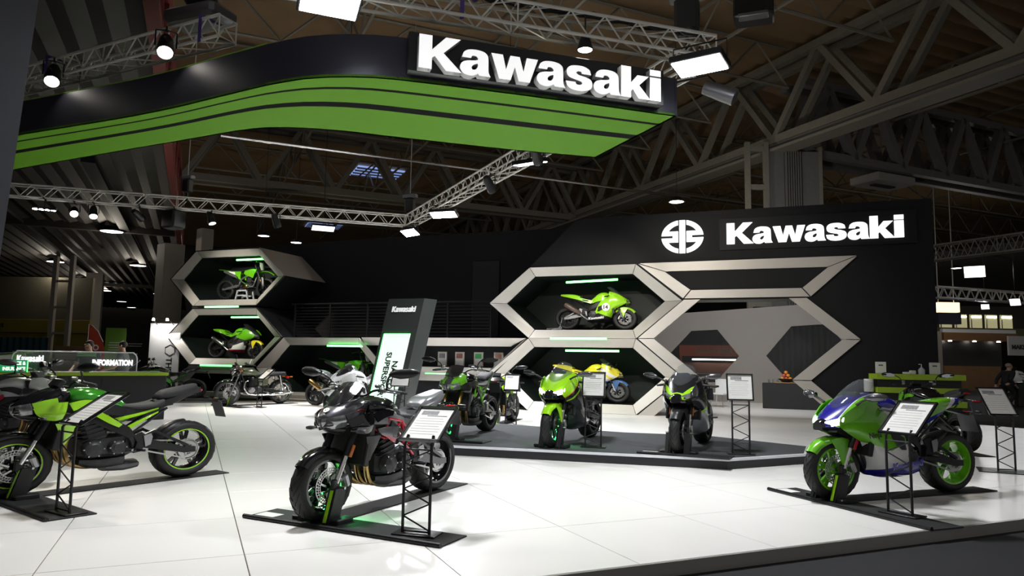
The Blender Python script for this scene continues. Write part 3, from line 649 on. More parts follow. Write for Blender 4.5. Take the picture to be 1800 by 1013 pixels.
for i, (p, R_) in enumerate([((-38.3, 27.9), .5), ((-45.4, 35.4), .5), ((-51.6, 42.0), .5), ((-60.6, 51.2), .5), ((-67.1, 58.0), .5)]): pendant((p[0], p[1], 6.55), ['nearest', 'second', 'third', 'fourth', 'farthest'][i]+' round lamp of the outer row under the dark soffit', R_, 'lampf', 120 if i < 3 else 0)
for i, p in enumerate([(-26.3, 21.5), (-34.9, 30.4), (-49.4, 45.3)]): pendant((p[0], p[1], 6.55), ['large', 'middle', 'far'][i]+' round lamp of the inner row under the dark soffit beside the column', .5, 'lampf', 90 if i < 2 else 0)
for p, lab in [((-4.0, 29.0, 8.0), 'small hall lamp above the wall emblem'), ((-26.5, 31.0, 8.0), 'small hall lamp above the dirt bike pod'), ((-26.2, 33.4, 8.0), 'tiny hall lamp right of the dirt bike pod'), ((10.7, 54, 8.0), 'round hall lamp right of the black wall'), ((-9.6, 24.4, 10.0), 'small hall lamp just under the green soffit edge')]: pendant(p, lab, .33, 'lampf', 165, 15.3-p[2]-.2)
flood((-21.9, 30, 8.0), (-20, 28, 0), 1.1, .5, 80, 'flood lamp beyond the long truss under a skylight', drop=.5, hang=7.3, pm='lampf')
flood((12.2, 56.2, 8.0), (9, 45, 2), 1.2, .8, 25, 'tilted flood lamp hanging right of the black wall', drop=.8, hang=7.3, pm='lampf')
flood((12.2, 47.5, 5.2), (8, 40, 0.5), .5, .4, 25, 'star bright lamp at the right edge of the picture', drop=.4, hang=10.15, pm='lampf')
flood((11.2, 49.5, 5.1), (8, 40, 0), .4, .3, 15, 'small round-backed lamp beside the star bright lamp', drop=.4, hang=10.2, pm='lampf')
# motors and hanging gear
def hoist(loc, label, s=1.0, cable=6):
    r = empty('chain_hoist', loc); m = MB(); m.box((0, 0, .22*s), (.22*s, .18*s, .34*s), .03*s); m.obj('motor', M['blackp'], r); m = MB(); m.box((0, 0, .44*s), (.34*s, .16*s, .10*s), .02); m.obj('hook_block', M['grey'], r)
    m = MB(); m.tube([(0, 0, .45*s), (0, 0, .45*s+cable)], .012, 5); m.obj('chain', M['steel'], r); m = MB(); m.box((0, 0, -.05*s), (.05, .05, .24*s)); m.obj('hook', M['blackm'], r); tag(r, label, 'hoist', 'chain hoists')
hoist((-11.5, 20.4, 6.2), 'chain hoist above the gallery corner of the trusses', 1.4); hoist((-16.7, 16.1, 6.25), 'chain hoist beside the red lattice', 1.2); hoist((-1.25, 10.3, 6.2), 'large black hoist above the right end of the front truss', 1.6)
m = MB(); m.box((0, 0, 0), (.5, .5, .55), .05); m.tube([(0, 0, .26), (0, 0, .34)], .02, 6); m.bar((-.2, .2, .335), (.2, -.2, .335), .03); o = m.obj('loudspeaker', M['blackp']); o.location = (-16.9, 15.85, 5.45); tag(o, 'black box loudspeaker hanging under the long truss by the red lattice', 'loudspeaker')
r = empty('moving_head_lamp', (-7.95, 7.7, 6.28)); m = MB(); m.tube([(.1, 0, .6), (.1, 0, .9)], .03, 6); m.obj('hanger', M['blackm'], r); m = MB(); m.box((0, 0, .12), (.95, .55, .22), .08); m.obj('lamp_base', M['grey'], r); m = MB(); m.lathe([(.001, .62), (.2, .58), (.24, .35), (.16, .24), (.001, .24)], 18, axis='Z', closed=False); m.obj('lamp_head', M['blackp'], r); tag(r, 'grey moving head lamp body above the left truss', 'lamp')
r = empty('projector', (-.55, 18.0, 10.0)); m = MB(); m.box((0, 0, .35), (.95, .7, .7), .04); m.obj('cage', M['blackm'], r); m = MB(); m.box((0, -.25, .02), (.7, .3, .1), .02); m.obj('lamp_face', M['grey'], r); m = MB(); m.tube([(0, 0, .7), (0, 0, 5)], .02, 5); m.obj('hanger', M['girder'], r); tag(r, 'dark caged floodlight hanging from the roof right of the front truss', 'lamp')
r = empty('clamp_spotlight', (-.98, 10.0, 5.33)); m = MB(); m.lathe([(.001, 0), (.10, 0), (.115, .25), (.12, .45), (.1, .45), (.001, .40)], 18, axis='X', closed=False); m.xf(Matrix.Rotation(.45, 4, 'Y')); m.obj('lamp_body', M['grey'], r); m = MB(); m.tube([(.15, 0, .05), (.05, 0, .16), (-.42, 0, .12)], .015, 6); m.obj('bracket', M['blackm'], r); tag(r, 'unlit cylindrical spotlight clamped at the right end of the fascia', 'lamp')
# ------------------------------------------------------------------ the hall: decking, girders, columns
dk = MB(); rows = []
for k in range(0, 281):
    v = -5+k*.40; z = 15.0+(.28 if k % 2 else 0); rows.append([uvp(-3, v, z), uvp(80, v, z), uvp(80, v, z+.02), uvp(-3, v, z+.02)])
dk.loft(rows); struct(dk.obj('ceiling', M['deck'], None, None), 'tan corrugated roof decking')
sf = MB(); rows = []
for k in range(0, 131):
    u = -1.0-k*.28; z = 6.8+(.10 if k % 2 else 0); rows.append([uvp(u, 2, z), uvp(u, 95, z), uvp(u, 95, z+.05), uvp(u, 2, z+.05)])
sf.loft(rows); struct(sf.obj('ceiling_low', M['soffit'], None, None), 'dark corrugated soffit of the mezzanine')
for k, v in enumerate((34, 62)):
    mb = MB(); mb.box((0, 0, 0), (1, 1, 1)); mb = MB(); mb.bar(uvp(-1, v, 6.7), uvp(-38, v, 6.7), .25, .25); struct(mb.obj('trim_%d' % (10+k), M['soffit'], None, None))
for k, u in enumerate((-3.4, -7.2)):
    mb = MB(); mb.bar(uvp(u+.5, 22, 6.68), uvp(u+.5, 95, 6.68), .35, .12); struct(mb.obj('trim_%d' % (12+k), M['wall'], None, None))
mb = MB(); mb.bar(uvp(-40, 96, 4), uvp(85, 96, 4), .3, 24); struct(mb.obj('wall_far', mat('dark far hall wall', (.035, .032, .028), .8), None, None), 'dark far wall of the hall')
mb = MB(); mb.bar(uvp(82, -5, 4), uvp(82, 96, 4), .3, 24); struct(mb.obj('wall_hall_right', MATS['dark far hall wall'], None, None), 'dark right wall of the hall')
mb = MB(); mb.bar(uvp(-40, 0, 2), uvp(-40, 96, 2), .3, 10); struct(mb.obj('wall_hall_left', MATS['dark far hall wall'], None, None), 'dark left wall of the hall')
def girder(name, a, b, h, n, wchord, wweb, label, mt, gap=1.0, group='roof girders', dbl=True):
    a = Vector(a); b = Vector(b); t = empty(name, a); L = b-a; d, s, u = frame_of(L)
    for i in ((-1, 1) if dbl else (0,)):
        o = s*gap*.5*i
        m = MB(); m.bar(o, o+L, wchord, wchord); m.obj('bottom_chord', mt, t, None); m = MB(); m.bar(o+Z*h, o+L+Z*h, wchord, wchord); m.obj('top_chord', mt, t, None)
        for k in range(n):
            p0, pm, p1 = L*(k/n), L*((k+.5)/n), L*((k+1)/n)
            for p, q in ((p0, pm+Z*h), (pm+Z*h, p1)):
                p_, q_ = (p, q); m = MB(); m.bar(o+p_, o+q_, wweb, wweb); m.obj('web_member', mt, t, None)
    return tag(t, label, 'girder', group)
girder('roof_girder', uvp(23.4, 8, 11.3), uvp(23.4, 74, 11.3), 3.4, 13, .34, .26, 'deep steel roof girder running from the top right to the wall emblem', M['girder'])
girder('roof_girder', uvp(24, 23.2, 10.8), uvp(80, 23.2, 10.8), 3.2, 18, .34, .36, 'dark steel roof girder behind the black wall at the right', M['girderd'])
girder('roof_girder', uvp(-1, 41.6, 11.0), uvp(23, 41.6, 11.0), 3.4, 6, .36, .26, 'steel roof girder across the hall above the long truss', M['girder'])
for k, (p, q) in enumerate([((23.0, 8), (23.0, 74))]):
    m = MB(); m.bar(uvp(22.9, 8, 10.75), uvp(22.9, 74, 10.75), .9, .12); struct(m.obj('trim_20', M['girder'], None, None)); m = MB(); m.bar(uvp(22.9, 8, 11.05), uvp(22.9, 74, 11.05), .12, .55); struct(m.obj('trim_21', M['girderd'], None, None))
def lattice(a, b, h, n, label, group):
    a = Vector(a); b = Vector(b); L = b-a; t = empty('roof_truss', a); mt = M['girder']
    m = MB(); m.tube([Vector((0, 0, 0)), L], .07, 5); m.obj('bottom_chord', mt, t); m = MB(); m.tube([Z*h, L+Z*h], .07, 5); m.obj('top_chord', mt, t)
    for k in range(n):
        p0, pm, p1 = L*(k/n), L*((k+.5)/n), L*((k+1)/n)
        m = MB(); m.tube([p0, pm+Z*h], .05, 4, False); m.tube([pm+Z*h, p1], .05, 4, False); m.obj('web_pair', mt, t)
    tag(t, label, 'roof truss', group)
for i, v in enumerate((12, 17, 22, 27, 32, 37, 48, 55, 63)): lattice(uvp(-1, v, 13.2), uvp(22.5, v, 13.2), 1.7, 7, ['first', 'second', 'third', 'fourth', 'fifth', 'sixth', 'seventh', 'eighth', 'ninth'][i]+' cross truss of the tan roof over the stage counted from the camera', 'tubular roof trusses over the stage')
for i, v in enumerate((28, 33, 39, 46, 54)): lattice(uvp(25, v, 13.0), uvp(78, v, 13.0), 1.8, 15, ['first', 'second', 'third', 'fourth', 'fifth'][i]+' tubular roof truss beyond the deep girder counted from the camera', 'tubular roof trusses at the right')
for i, u in enumerate((5, 11, 17, 30, 38, 47)): lattice(uvp(u, 10, 13.2), uvp(u, 72, 13.2), 1.7, 16, ['first', 'second', 'third', 'fourth', 'fifth', 'sixth'][i]+' lengthwise tubular roof truss counted from the red lattice', 'tubular roof trusses running deep')
m = MB(); m.tube([uvp(0.5, 28, 9.6), uvp(22, 28, 9.6)], .06, 6); tag(m.obj('hanging_pipe', M['steel']), 'thin pale pipe hanging across the hall below the roof', 'pipe')
for k, (u, v) in enumerate(((11.6, 50.7), (11.6, 74))):
    m = MB(); m.box((0, 0, 0), (3.4, 3.0, .04), 0, math.radians(45)); o = m.obj('window_%d' % (k+5), M['skyl'], None, None); o.location = uvp(u, v, 14.95); struct(o, 'bluish roof skylight')
    for q in range(4):
        b = MB(); b.bar(A2*(-1.7)+B2*(-1.1+.75*q)-Z*.05, A2*1.7+B2*(-1.1+.75*q)-Z*.05, .14); b.obj('glazing_bar', M['girderd'], o, None)
# column group under the girder junction
cg = empty('hall_column', (0, 32.4, -.1)); X_ = Vector((.934, .358, 0))
def cbox(s0, s1, d0, d1, z0, z1, nm, mt):
    F_ = Vector((-.358, .934, 0)); q = [X_*s0+F_*d0, X_*s1+F_*d0, X_*s1+F_*d1, X_*s0+F_*d1]; m = MB(); m.loft([[p+Z*z0 for p in q], [p+Z*z1 for p in q]]); m.obj(nm, mt, cg, None)
cbox(-1.55, -1.35, -.1, .1, 0, 11.2, 'post', M['girder']); cbox(-.75, -.55, -.1, .1, 0, 11.2, 'post', M['girder'])
for z in (2, 4, 5.7, 7.4, 9.1, 10.8): cbox(-1.35, -.75, -.08, .08, z, z+.22, 'rung', M['girder'])
cbox(-.55, .15, .0, .6, 0, 10.9, 'side_slab', M['girderd'])
for k in range(7): cbox(.18+.1*k, .23+.1*k, -.15, .3, 0, 10.8, 'rib', M['girderd'])
cbox(.9, 1.62, -.1, .7, 0, 10.8, 'slab', M['girderd']); cbox(1.62, 1.75, -.15, .7, 0, 11, 'post', M['girder'])
tag(cg, 'tall grey steel column group rising behind the black wall', 'column')
# red lattice girder along the mezzanine edge and the pale column below it
rg = empty('red_lattice_girder', uvp(-.85, 9, 6.7)); L = uvp(-.85, 42, 6.7)-uvp(-.85, 9, 6.7)
for h in (0, 1.6):
    m = MB(); m.bar(Z*h, L+Z*h, .2, .2); m.obj('chord', M['redsteel'], rg, None)
for k in range(14):
    m = MB(); m.bar(L*(k/14), L*((k+.5)/14)+Z*1.6, .12); m.bar(L*((k+.5)/14)+Z*1.6, L*((k+1)/14), .12); m.obj('web_pair', M['redsteel'], rg, None)
tag(rg, 'red lattice girder along the edge of the dark soffit', 'girder')
m = MB(); m.box((0, 0, 2.95), (.78, .78, 6.0), .02, math.radians(-21)); o = m.obj('pale_column', M['concrete']); o.location = (-22.9, 21.45, -.1); tag(o, 'pale square column beside the dirt bike pod', 'column')
m = MB(); m.box((0, 0, 3.6), (.55, .55, 7.4), .02, math.radians(-21)); o = m.obj('pale_column', M['concrete']); o.location = (-24.7, 25.0, -.1); tag(o, 'slimmer pale column behind the pale square column', 'column')
m = MB(); m.box((0, 0, 3.3), (.95, .95, 6.8), .02, math.radians(45)); o = m.obj('pale_column', mat('grey column', (.17, .16, .14), .7)); o.location = (-41.5, 33.0, -.1); tag(o, 'grey column behind the two people at the counter', 'column')
# big leaning dark panel at the left edge, close to the camera
lp = MB(); a0 = Vector((-5.25, 3.35, 0)); sd = Vector((-.9, .25, 0)).normalized()
q0 = [Vector((-6.55, 4.12, -.1)), Vector((-5.57, 3.83, 6.0))]; back = Vector((-.45, .12, 0))
wd = Vector((-.25, -1.9, 0))
pts = [q0[0], q0[0]+wd, q0[1]+wd, q0[1]]
lp = MB(); lp.loft([[p for p in pts], [p+back for p in pts]]); lpo = empty('leaning_totem', (-6.47, 4.12, -.1))
lp.v = [tuple(Vector(p)-lpo.location) for p in lp.v]; lp.obj('panel', mat('slate panel', (.05, .052, .062), .5), lpo, None)
tag(lpo, 'large dark leaning panel at the left edge of the picture', 'panel')

flood((-1.0, 20.75, 4.9), (-1.2, 29, 1.6), .5, .3, 190, 'added unseen flood lamp on the rear of the black wall to brighten the lounge', drop=.2)  # added out of sight because the lounge wall came out too dark
lb = MB(); lb.bar((-1.0, 20.2, 5.1), (-1.0, 20.8, 5.1), .04); struct(lb.obj('trim_30', M['blackm'], None, None))  # bracket for the added lounge lamp
# ------------------------------------------------------------------ motorcycles
S = 1.22     # plan scale
M['tread'] = mat('tread groove', (.003, .003, .003), .9, var=0)
def liv(name, base, bands, **k):
    """bands over (x, |y|, z) of the motorcycle"""
    if name in MATS: return MATS[name]
    m = mat(name, base, k.get('rough', .22), k.get('metal', 0), k.get('coat', .8), var=0); nt = m.node_tree; b = nt.nodes['Principled BSDF']
    tc = nt.nodes.new('ShaderNodeTexCoord'); sp = nt.nodes.new('ShaderNodeSeparateXYZ'); nt.links.new(tc.outputs['Object'], sp.inputs[0])
    ab = nt.nodes.new('ShaderNodeMath'); ab.operation = 'ABSOLUTE'; nt.links.new(sp.outputs['Y'], ab.inputs[0]); prev = None
    def ma(op, a, bval, c=None):
        n = nt.nodes.new('ShaderNodeMath'); n.operation = op; nt.links.new(a, n.inputs[0])
        if isinstance(bval, (int, float)): n.inputs[1].default_value = bval
        else: nt.links.new(bval, n.inputs[1])
        if c is not None: nt.links.new(c, n.inputs[2])
        return n.outputs[0]
    for nx, ny, nz, lo, hi, c in bands:
        t = ma('MULTIPLY', sp.outputs['X'], nx/S); t = ma('MULTIPLY_ADD', ab.outputs[0], ny/S, t); t = ma('MULTIPLY_ADD', sp.outputs['Z'], nz/1.06, t)
        f = ma('MULTIPLY', ma('GREATER_THAN', t, lo), ma('LESS_THAN', t, hi))
        mx = nt.nodes.new('ShaderNodeMix'); mx.data_type = 'RGBA'
        if prev is None: mx.inputs['A'].default_value = (*base, 1)
        else: nt.links.new(prev, mx.inputs['A'])
        mx.inputs['B'].default_value = (*c, 1); nt.links.new(f, mx.inputs['Factor']); prev = mx.outputs['Result']
    nt.links.new(prev, b.inputs['Base Color']); return m
VZ = 1.03
def part(mb, name, m, parent, smooth=40): return mb.obj(name, m, parent, smooth, (S, S, VZ))
def setv(v):
    global VZ; VZ = v
def wheel(root, name, x, R, W, rimM, disc=1, wire=False, spokes=5, knob=False, discR=.155, accent=None, discM=None, hub=.05):
    c = (x, 0, R); Rr = R-(.088 if not wire else .055)
    h = W/2; t = MB(); pr = [(R, 0), (R-.005, .24*W), (R-.02, .40*W), (R-.045, .49*W), (R-.07, .47*W), (Rr, .40*W), (Rr, -.40*W), (R-.07, -.47*W), (R-.045, -.49*W), (R-.02, -.40*W), (R-.005, -.24*W)]
    t.lathe(pr, 48, c); 
    if knob:
        for k in range(40):
            a = 2*math.pi*k/40; 
            for yy in (-.3*W, .3*W) if k % 2 else (0,): t.box((0, 0, 0), (.03, .03, .03)); v0 = len(t.v)-8; mt = Matrix.Translation((c[0], yy, c[2])) @ Matrix.Rotation(a, 4, 'Y') @ Matrix.Translation((R-.004, 0, 0)); t.v[v0:] = [tuple(mt @ Vector(p)) for p in t.v[v0:]]
    w = part(t, name, M['tyre'], root, 60)
    if not knob:
        td = MB(); C_ = Vector(c)
        for k in range(22):
            for s_ in (1, -1):
                a0 = 2*math.pi*(k+(.5 if s_ > 0 else 0))/22; pts = []
                for t_, rr, ya in ((0, R+.0006, .04), (.10, R-.0015, .14), (.16, R-.0045, .24), (.30, R-.012, .33), (.36, R-.0195, .40)):
                    a_ = a0+t_; pts.append(C_+Vector((math.cos(a_)*rr, s_*ya*W, math.sin(a_)*rr)))
                td.tube(pts, .0028, 4)
        part(td, 'tread', M['tread'], w)
    rm = MB(); rm.lathe([(Rr+.006, .42*W), (Rr-.014, .42*W), (Rr-.03, .22*W), (Rr-.03, -.22*W), (Rr-.014, -.42*W), (Rr+.006, -.42*W)], 40, c)
    rm.lathe([(.02, .055), (hub, .055), (hub+.01, .02), (hub+.01, -.02), (hub, -.055), (.02, -.055)], 20, c)
    C = Vector(c)
    if wire:
        for k in range(32):
            a = 2*math.pi*k/32; a2 = a+(.45 if k % 2 else -.45); sy = .04 if (k//2) % 2 else -.04
            p = C+Vector((math.cos(a)*hub, sy, math.sin(a)*hub)); q = C+Vector((math.cos(a2)*(Rr-.02), 0, math.sin(a2)*(Rr-.02))); rm.tube([p, q], .0028, 4, False)
    else:
        for k in range(spokes):
            a = 2*math.pi*(k+.25)/spokes
            for da in (-.17, .17):
                p = C+Vector((math.cos(a)*hub*.8, 0, math.sin(a)*hub*.8)); q = C+Vector((math.cos(a+da)*(Rr-.02), 0, math.sin(a+da)*(Rr-.02)))
                rm.bar(p, q, .03, .022, Vector((0, 1, 0)))
    part(rm, 'rim', rimM, w)
    if accent:
        ac = MB()
        for sy in (-1, 1): ac.lathe([(Rr+.001, sy*.425*W), (Rr-.010, sy*.425*W), (Rr-.010, sy*.435*W), (Rr+.001, sy*.435*W)], 40, c)
        part(ac, 'rim_stripe', accent, w)
    ys = {0: (), 1: (.075,), 2: (.075, -.075)}[disc]
    for y in ys:
        d = MB(); r = discR
        for r0, r1 in ((r-.008, r), (r-.030, r-.024), (r-.052, r-.044)): d.lathe([(r0, y-.002), (r1, y-.002), (r1, y+.002), (r0, y+.002)], 36, c)
        for k in range(36):
            a = 2*math.pi*k/36; d.bar(C+Vector((math.cos(a)*(r-.048), y, math.sin(a)*(r-.048))), C+Vector((math.cos(a+.12)*(r-.004), y, math.sin(a+.12)*(r-.004))), .006, .004, Vector((0, 1, 0)))
        for k in range(6):
            a = 2*math.pi*k/6; d.bar(C+Vector((math.cos(a)*.04, y, math.sin(a)*.04)), C+Vector((math.cos(a+.3)*(r-.046), y, math.sin(a+.3)*(r-.046))), .016, .005, Vector((0, 1, 0)))
        part(d, 'brake_disc', discM or M['steel'], w)
    return w
def arc_fender(c, R, a0, a1, hw, n=9, drop=.03, th=.005, z_in=0):
    g = []
    for k in range(n):
        a = math.radians(a0+(a1-a0)*k/(n-1)); ca, sa = math.cos(a), math.sin(a); row = []
        wk = hw*(0.55+.45*math.sin(math.pi*min(1, max(0.12, k/(n-1)))))
        for y, d in ((-1, drop), (-.8, drop*.25), (0, 0), (.8, drop*.25), (1, drop)): row.append((c[0]+ca*(R-d), y*wk, c[1]+sa*(R-d)))
        g.append(row)
    m = MB(); m.patch(g, th, 2); return m
def mirror_head(root, p, s, m, ln=.16, hgt=.075, dirx=.05):
    """tapered mirror shell along y"""
    mb = MB(); rings = []
    for t, hy, hx in ((0, .18, .25), (.12, .62, .7), (.4, 1.0, 1.0), (.75, .9, .8), (.95, .5, .45), (1, .25, .2)):
        cx = p[0]-dirx*t; cy = p[1]+s*ln*t; cz = p[2]+.02*t; ring = []
        for k in range(10):
            a = 2*math.pi*k/10; ring.append((cx+math.cos(a)*.028*hx+(.012 if math.cos(a) > 0 else 0), cy, cz+math.sin(a)*hgt/2*hy))
        rings.append(ring)
    mb.loft(rings); o = part(mb, 'mirror', m, root)
    g = MB(); g.prism([(p[1]+s*ln*.14, p[2]-.02), (p[1]+s*ln*.5, p[2]-.03), (p[1]+s*ln*.9, p[2]-.01), (p[1]+s*ln*.9, p[2]+.035), (p[1]+s*ln*.45, p[2]+.042), (p[1]+s*ln*.14, p[2]+.02)], 0, .004)
    g.v = [(p[0]-.032-dirx*.5+y, x, z) for x, y, z in g.v]; part(g, 'mirror_glass', M['mirror'], o); return o
def fork(root, xa, R, top, yoff=.105, upM=None, loM=None, usd=True, caliper=True, big=False, calM=None, refl=None):
    ax = Vector((xa-.015, 0, R)); tp = Vector(top)
    for s in (1, -1):
        y = Vector((0, s*yoff, 0)); m = MB(); d = tp-ax
        if usd: m.tube([ax+d*.34+y, ax+d*.40+y, ax+d*.98+y], [.027, .029, .029], 12)
        else: m.tube([ax+d*.42+y, ax+d*.98+y], .020, 12)
        part(m, 'fork_outer', upM or M['blackm'], root)
        m = MB()
        if usd: m.tube([ax+d*.03+y, ax+d*.42+y], .022, 12)
        else: m.tube([ax-d*.02+y, ax+d*.44+y], [.030, .027], 12)
        o = part(m, 'fork_slider', loM or M['chrome'], root)
        m = MB(); m.box(ax+y+d*.01, (.07, .035, .10), .012); part(m, 'fork_lug', M['blackm'] if usd else (loM or M['grey']), o)
        if caliper:
            m = MB(); m.box((xa-.125, s*.105, R+.03), (.055, .06, .12), .015, 0, .35); m.tube([(xa-.05, s*.105, R+.05), (xa-.12, s*.105, R+.04)], .014, 6); part(m, 'brake_caliper', calM or M['ali'], root)
        if refl: m = MB(); p = ax+d*.40+y; m.box(p+Vector((-.01, s*.035, 0)), (.03, .012, .11), .004, 0, -.42); part(m, 'reflector', refl, root)
    m = MB(); m.box(tp+(ax-tp)*.02+Vector((.01, 0, 0)), (.07, .27, .03), .012, 0, .42); m.box(tp+(ax-tp)*.27+Vector((.01, 0, 0)), (.075, .27, .04), .012, 0, .42); part(m, 'triple_clamp', M['blackm'], root)
def bars(root, cx, cz, rise=.05, sweep=.05, hw=.37, clip=False, lever=True, risers=True):
    for s in (1, -1):
        m = MB()
        if clip: pts = [(cx, s*.105, cz-.02), (cx-.01, s*.16, cz-.02), (cx-.07, s*hw, cz-.05)]
        else: pts = cr_line([(cx, 0, cz), (cx, s*.08, cz), (cx+.0, s*.19, cz+rise), (cx-sweep, s*hw, cz+rise-.02)], 4)
        m.tube(pts, .011, 8); part(m, 'handlebar', M['blackm'], root)
        p = Vector(pts[-1]); d = (Vector(pts[-1])-Vector(pts[-3 if not clip else -2])).normalized()
        m = MB(); m.tube([p-d*.13, p-d*.01], [.018, .017], 10); m.tube([p-d*.01, p+d*.03], [.014, .012], 8); part(m, 'grip', M['seat'], root)
        m = MB(); m.box(p-d*.165, (.06, .05, .05), .012); m.tube([p-d*.17+Vector((.03, 0, .01)), p-d*.10+Vector((.06, 0, 0)), p-d*.0+Vector((.05, 0, -.005))], [.007, .007, .005], 6); m.box(p-d*.19+Vector((.03, 0, .035)), (.05, .04, .035), .01); part(m, 'lever', M['blackm'] if lever != 2 else M['steel'], root)
def swingarm(root, piv, xr, R, m, w=.115, hgt=.055, style='brace'):
    for s in (1, -1):
        mb = MB(); o = [(piv[0], piv[1]+hgt), (piv[0]-.12, piv[1]+hgt*.9), (xr+.05, R+.035), (xr-.06, R+.03), (xr-.065, R-.03), (xr+.05, R-.032), (piv[0]-.10, piv[1]-hgt), (piv[0], piv[1]-hgt)]
        mb.prism(o, s*(w-.018), s*(w+.018), .006)
        if style == 'brace': mb.bar((piv[0]-.10, s*w, piv[1]+.06), (piv[0]-.22, s*w, piv[1]+.12), .03); mb.bar((piv[0]-.20, s*w, piv[1]+.12), (xr+.02, s*w, R+.05), .028); mb.bar((xr+.20, s*w, R+.09), (xr+.10, s*w, R+.02), .02)
        part(mb, 'swingarm', m, root)
    # chain and sprocket on the left
    y = .088; sp = MB(); sp.lathe([(.06, y-.003), (.098, y-.003), (.098, y+.003), (.06, y+.003)], 30, (xr, 0, R))
    for k in range(5):
        a = 2*math.pi*k/5; sp.bar((xr+math.cos(a)*.03, y, R+math.sin(a)*.03), (xr+math.cos(a)*.07, y, R+math.sin(a)*.07), .022, .006, Vector((0, 1, 0)))
    part(sp, 'sprocket', M['steel'], root)
    ch = MB(); ch.bar((piv[0]+.05, y, piv[1]+.035), (xr+.02, y, R+.098), .014, .016); ch.bar((piv[0]+.05, y, piv[1]-.035), (xr+.02, y, R-.098), .014, .016)
    pts = [(xr+math.cos(a)*.10, y, R+math.sin(a)*.10) for a in [math.radians(80+200*k/12) for k in range(13)]]; ch.tube(pts, .008, 5); part(ch, 'chain', M['steel'], root)
def footpegs(root, x, z, yy=.20, plate=True, pm=None, guard=True):
    for s in (1, -1):
        m = MB(); m.prism([(x+.06, z+.16), (x-.02, z+.19), (x-.10, z+.12), (x-.02, z-.02), (x+.05, z-.03), (x+.02, z+.08)], s*(yy-.04), s*(yy-.025), .004); m.tube([(x+.01, s*(yy-.03), z), (x, s*(yy+.08), z+.005)], .013, 8); m.tube([(x+.03, s*(yy-.015), z-.01), (x+.15, s*(yy-.01), z-.02), (x+.15, s*(yy+.04), z-.02)], .007, 6); part(m, 'footpeg', M['blackm'], root)
        if guard: m = MB(); m.prism([(x-.05, z+.03), (x-.03, z+.15), (x-.10, z+.17), (x-.115, z+.13), (x-.10, z+.05)], s*(yy-.022), s*(yy-.012), .003); part(m, 'heel_guard', pm or M['ali'], root)
def signal(root, p, s, m=None):
    mb = MB(); p = Vector(p); mb.tube([p, p+Vector((0, s*.05, 0))], .008, 6); mb.loft([[p+Vector((dx*k, s*(.05+t), dz*k)) for dx, dz in ((.02, -.014), (.02, .014), (-.02, .018), (-.02, -.018))] for t, k in ((0, .6), (.02, 1), (.065, .9), (.08, .4))]); part(mb, 'turn_signal', m or M['lens'], root)
def plate_hanger(root, p, ang=.5, plate=True, dx=-.16, dz=-.20, plM=None):
    p = Vector(p); q = p+Vector((dx, 0, dz)); m = MB(); m.loft([[p+Vector((0, -.035, -.01)), p+Vector((0, .035, -.01)), p+Vector((0, .035, .02)), p+Vector((0, -.035, .02))], [q+Vector((0, -.05, -.01)), q+Vector((0, .05, -.01)), q+Vector((-.015, .05, .02)), q+Vector((-.015, -.05, .02))]])
    o = part(m, 'plate_hanger', M['blackp'], root)
    if plate: m = MB(); e = q+Vector((-.07, 0, -.19)); m.loft([[q+Vector((-.01, -.09, .0)), q+Vector((-.01, .09, .0)), q+Vector((-.018, .09, .0)), q+Vector((-.018, -.09, .0))], [e+Vector((0, -.09, 0)), e+Vector((0, .09, 0)), e+Vector((-.008, .09, 0)), e+Vector((-.008, -.09, 0))]]); part(m, 'number_plate', plM or mat('dark plate', (.05, .05, .055), .45), o)
    m = MB(); m.box(q+Vector((-.02, 0, .02)), (.03, .10, .03), .008); part(m, 'rear_reflector', M['redlens'], o)
    for s in (1, -1): signal(root, q+Vector((.01, s*.05, .03)), s, M['blackp'])
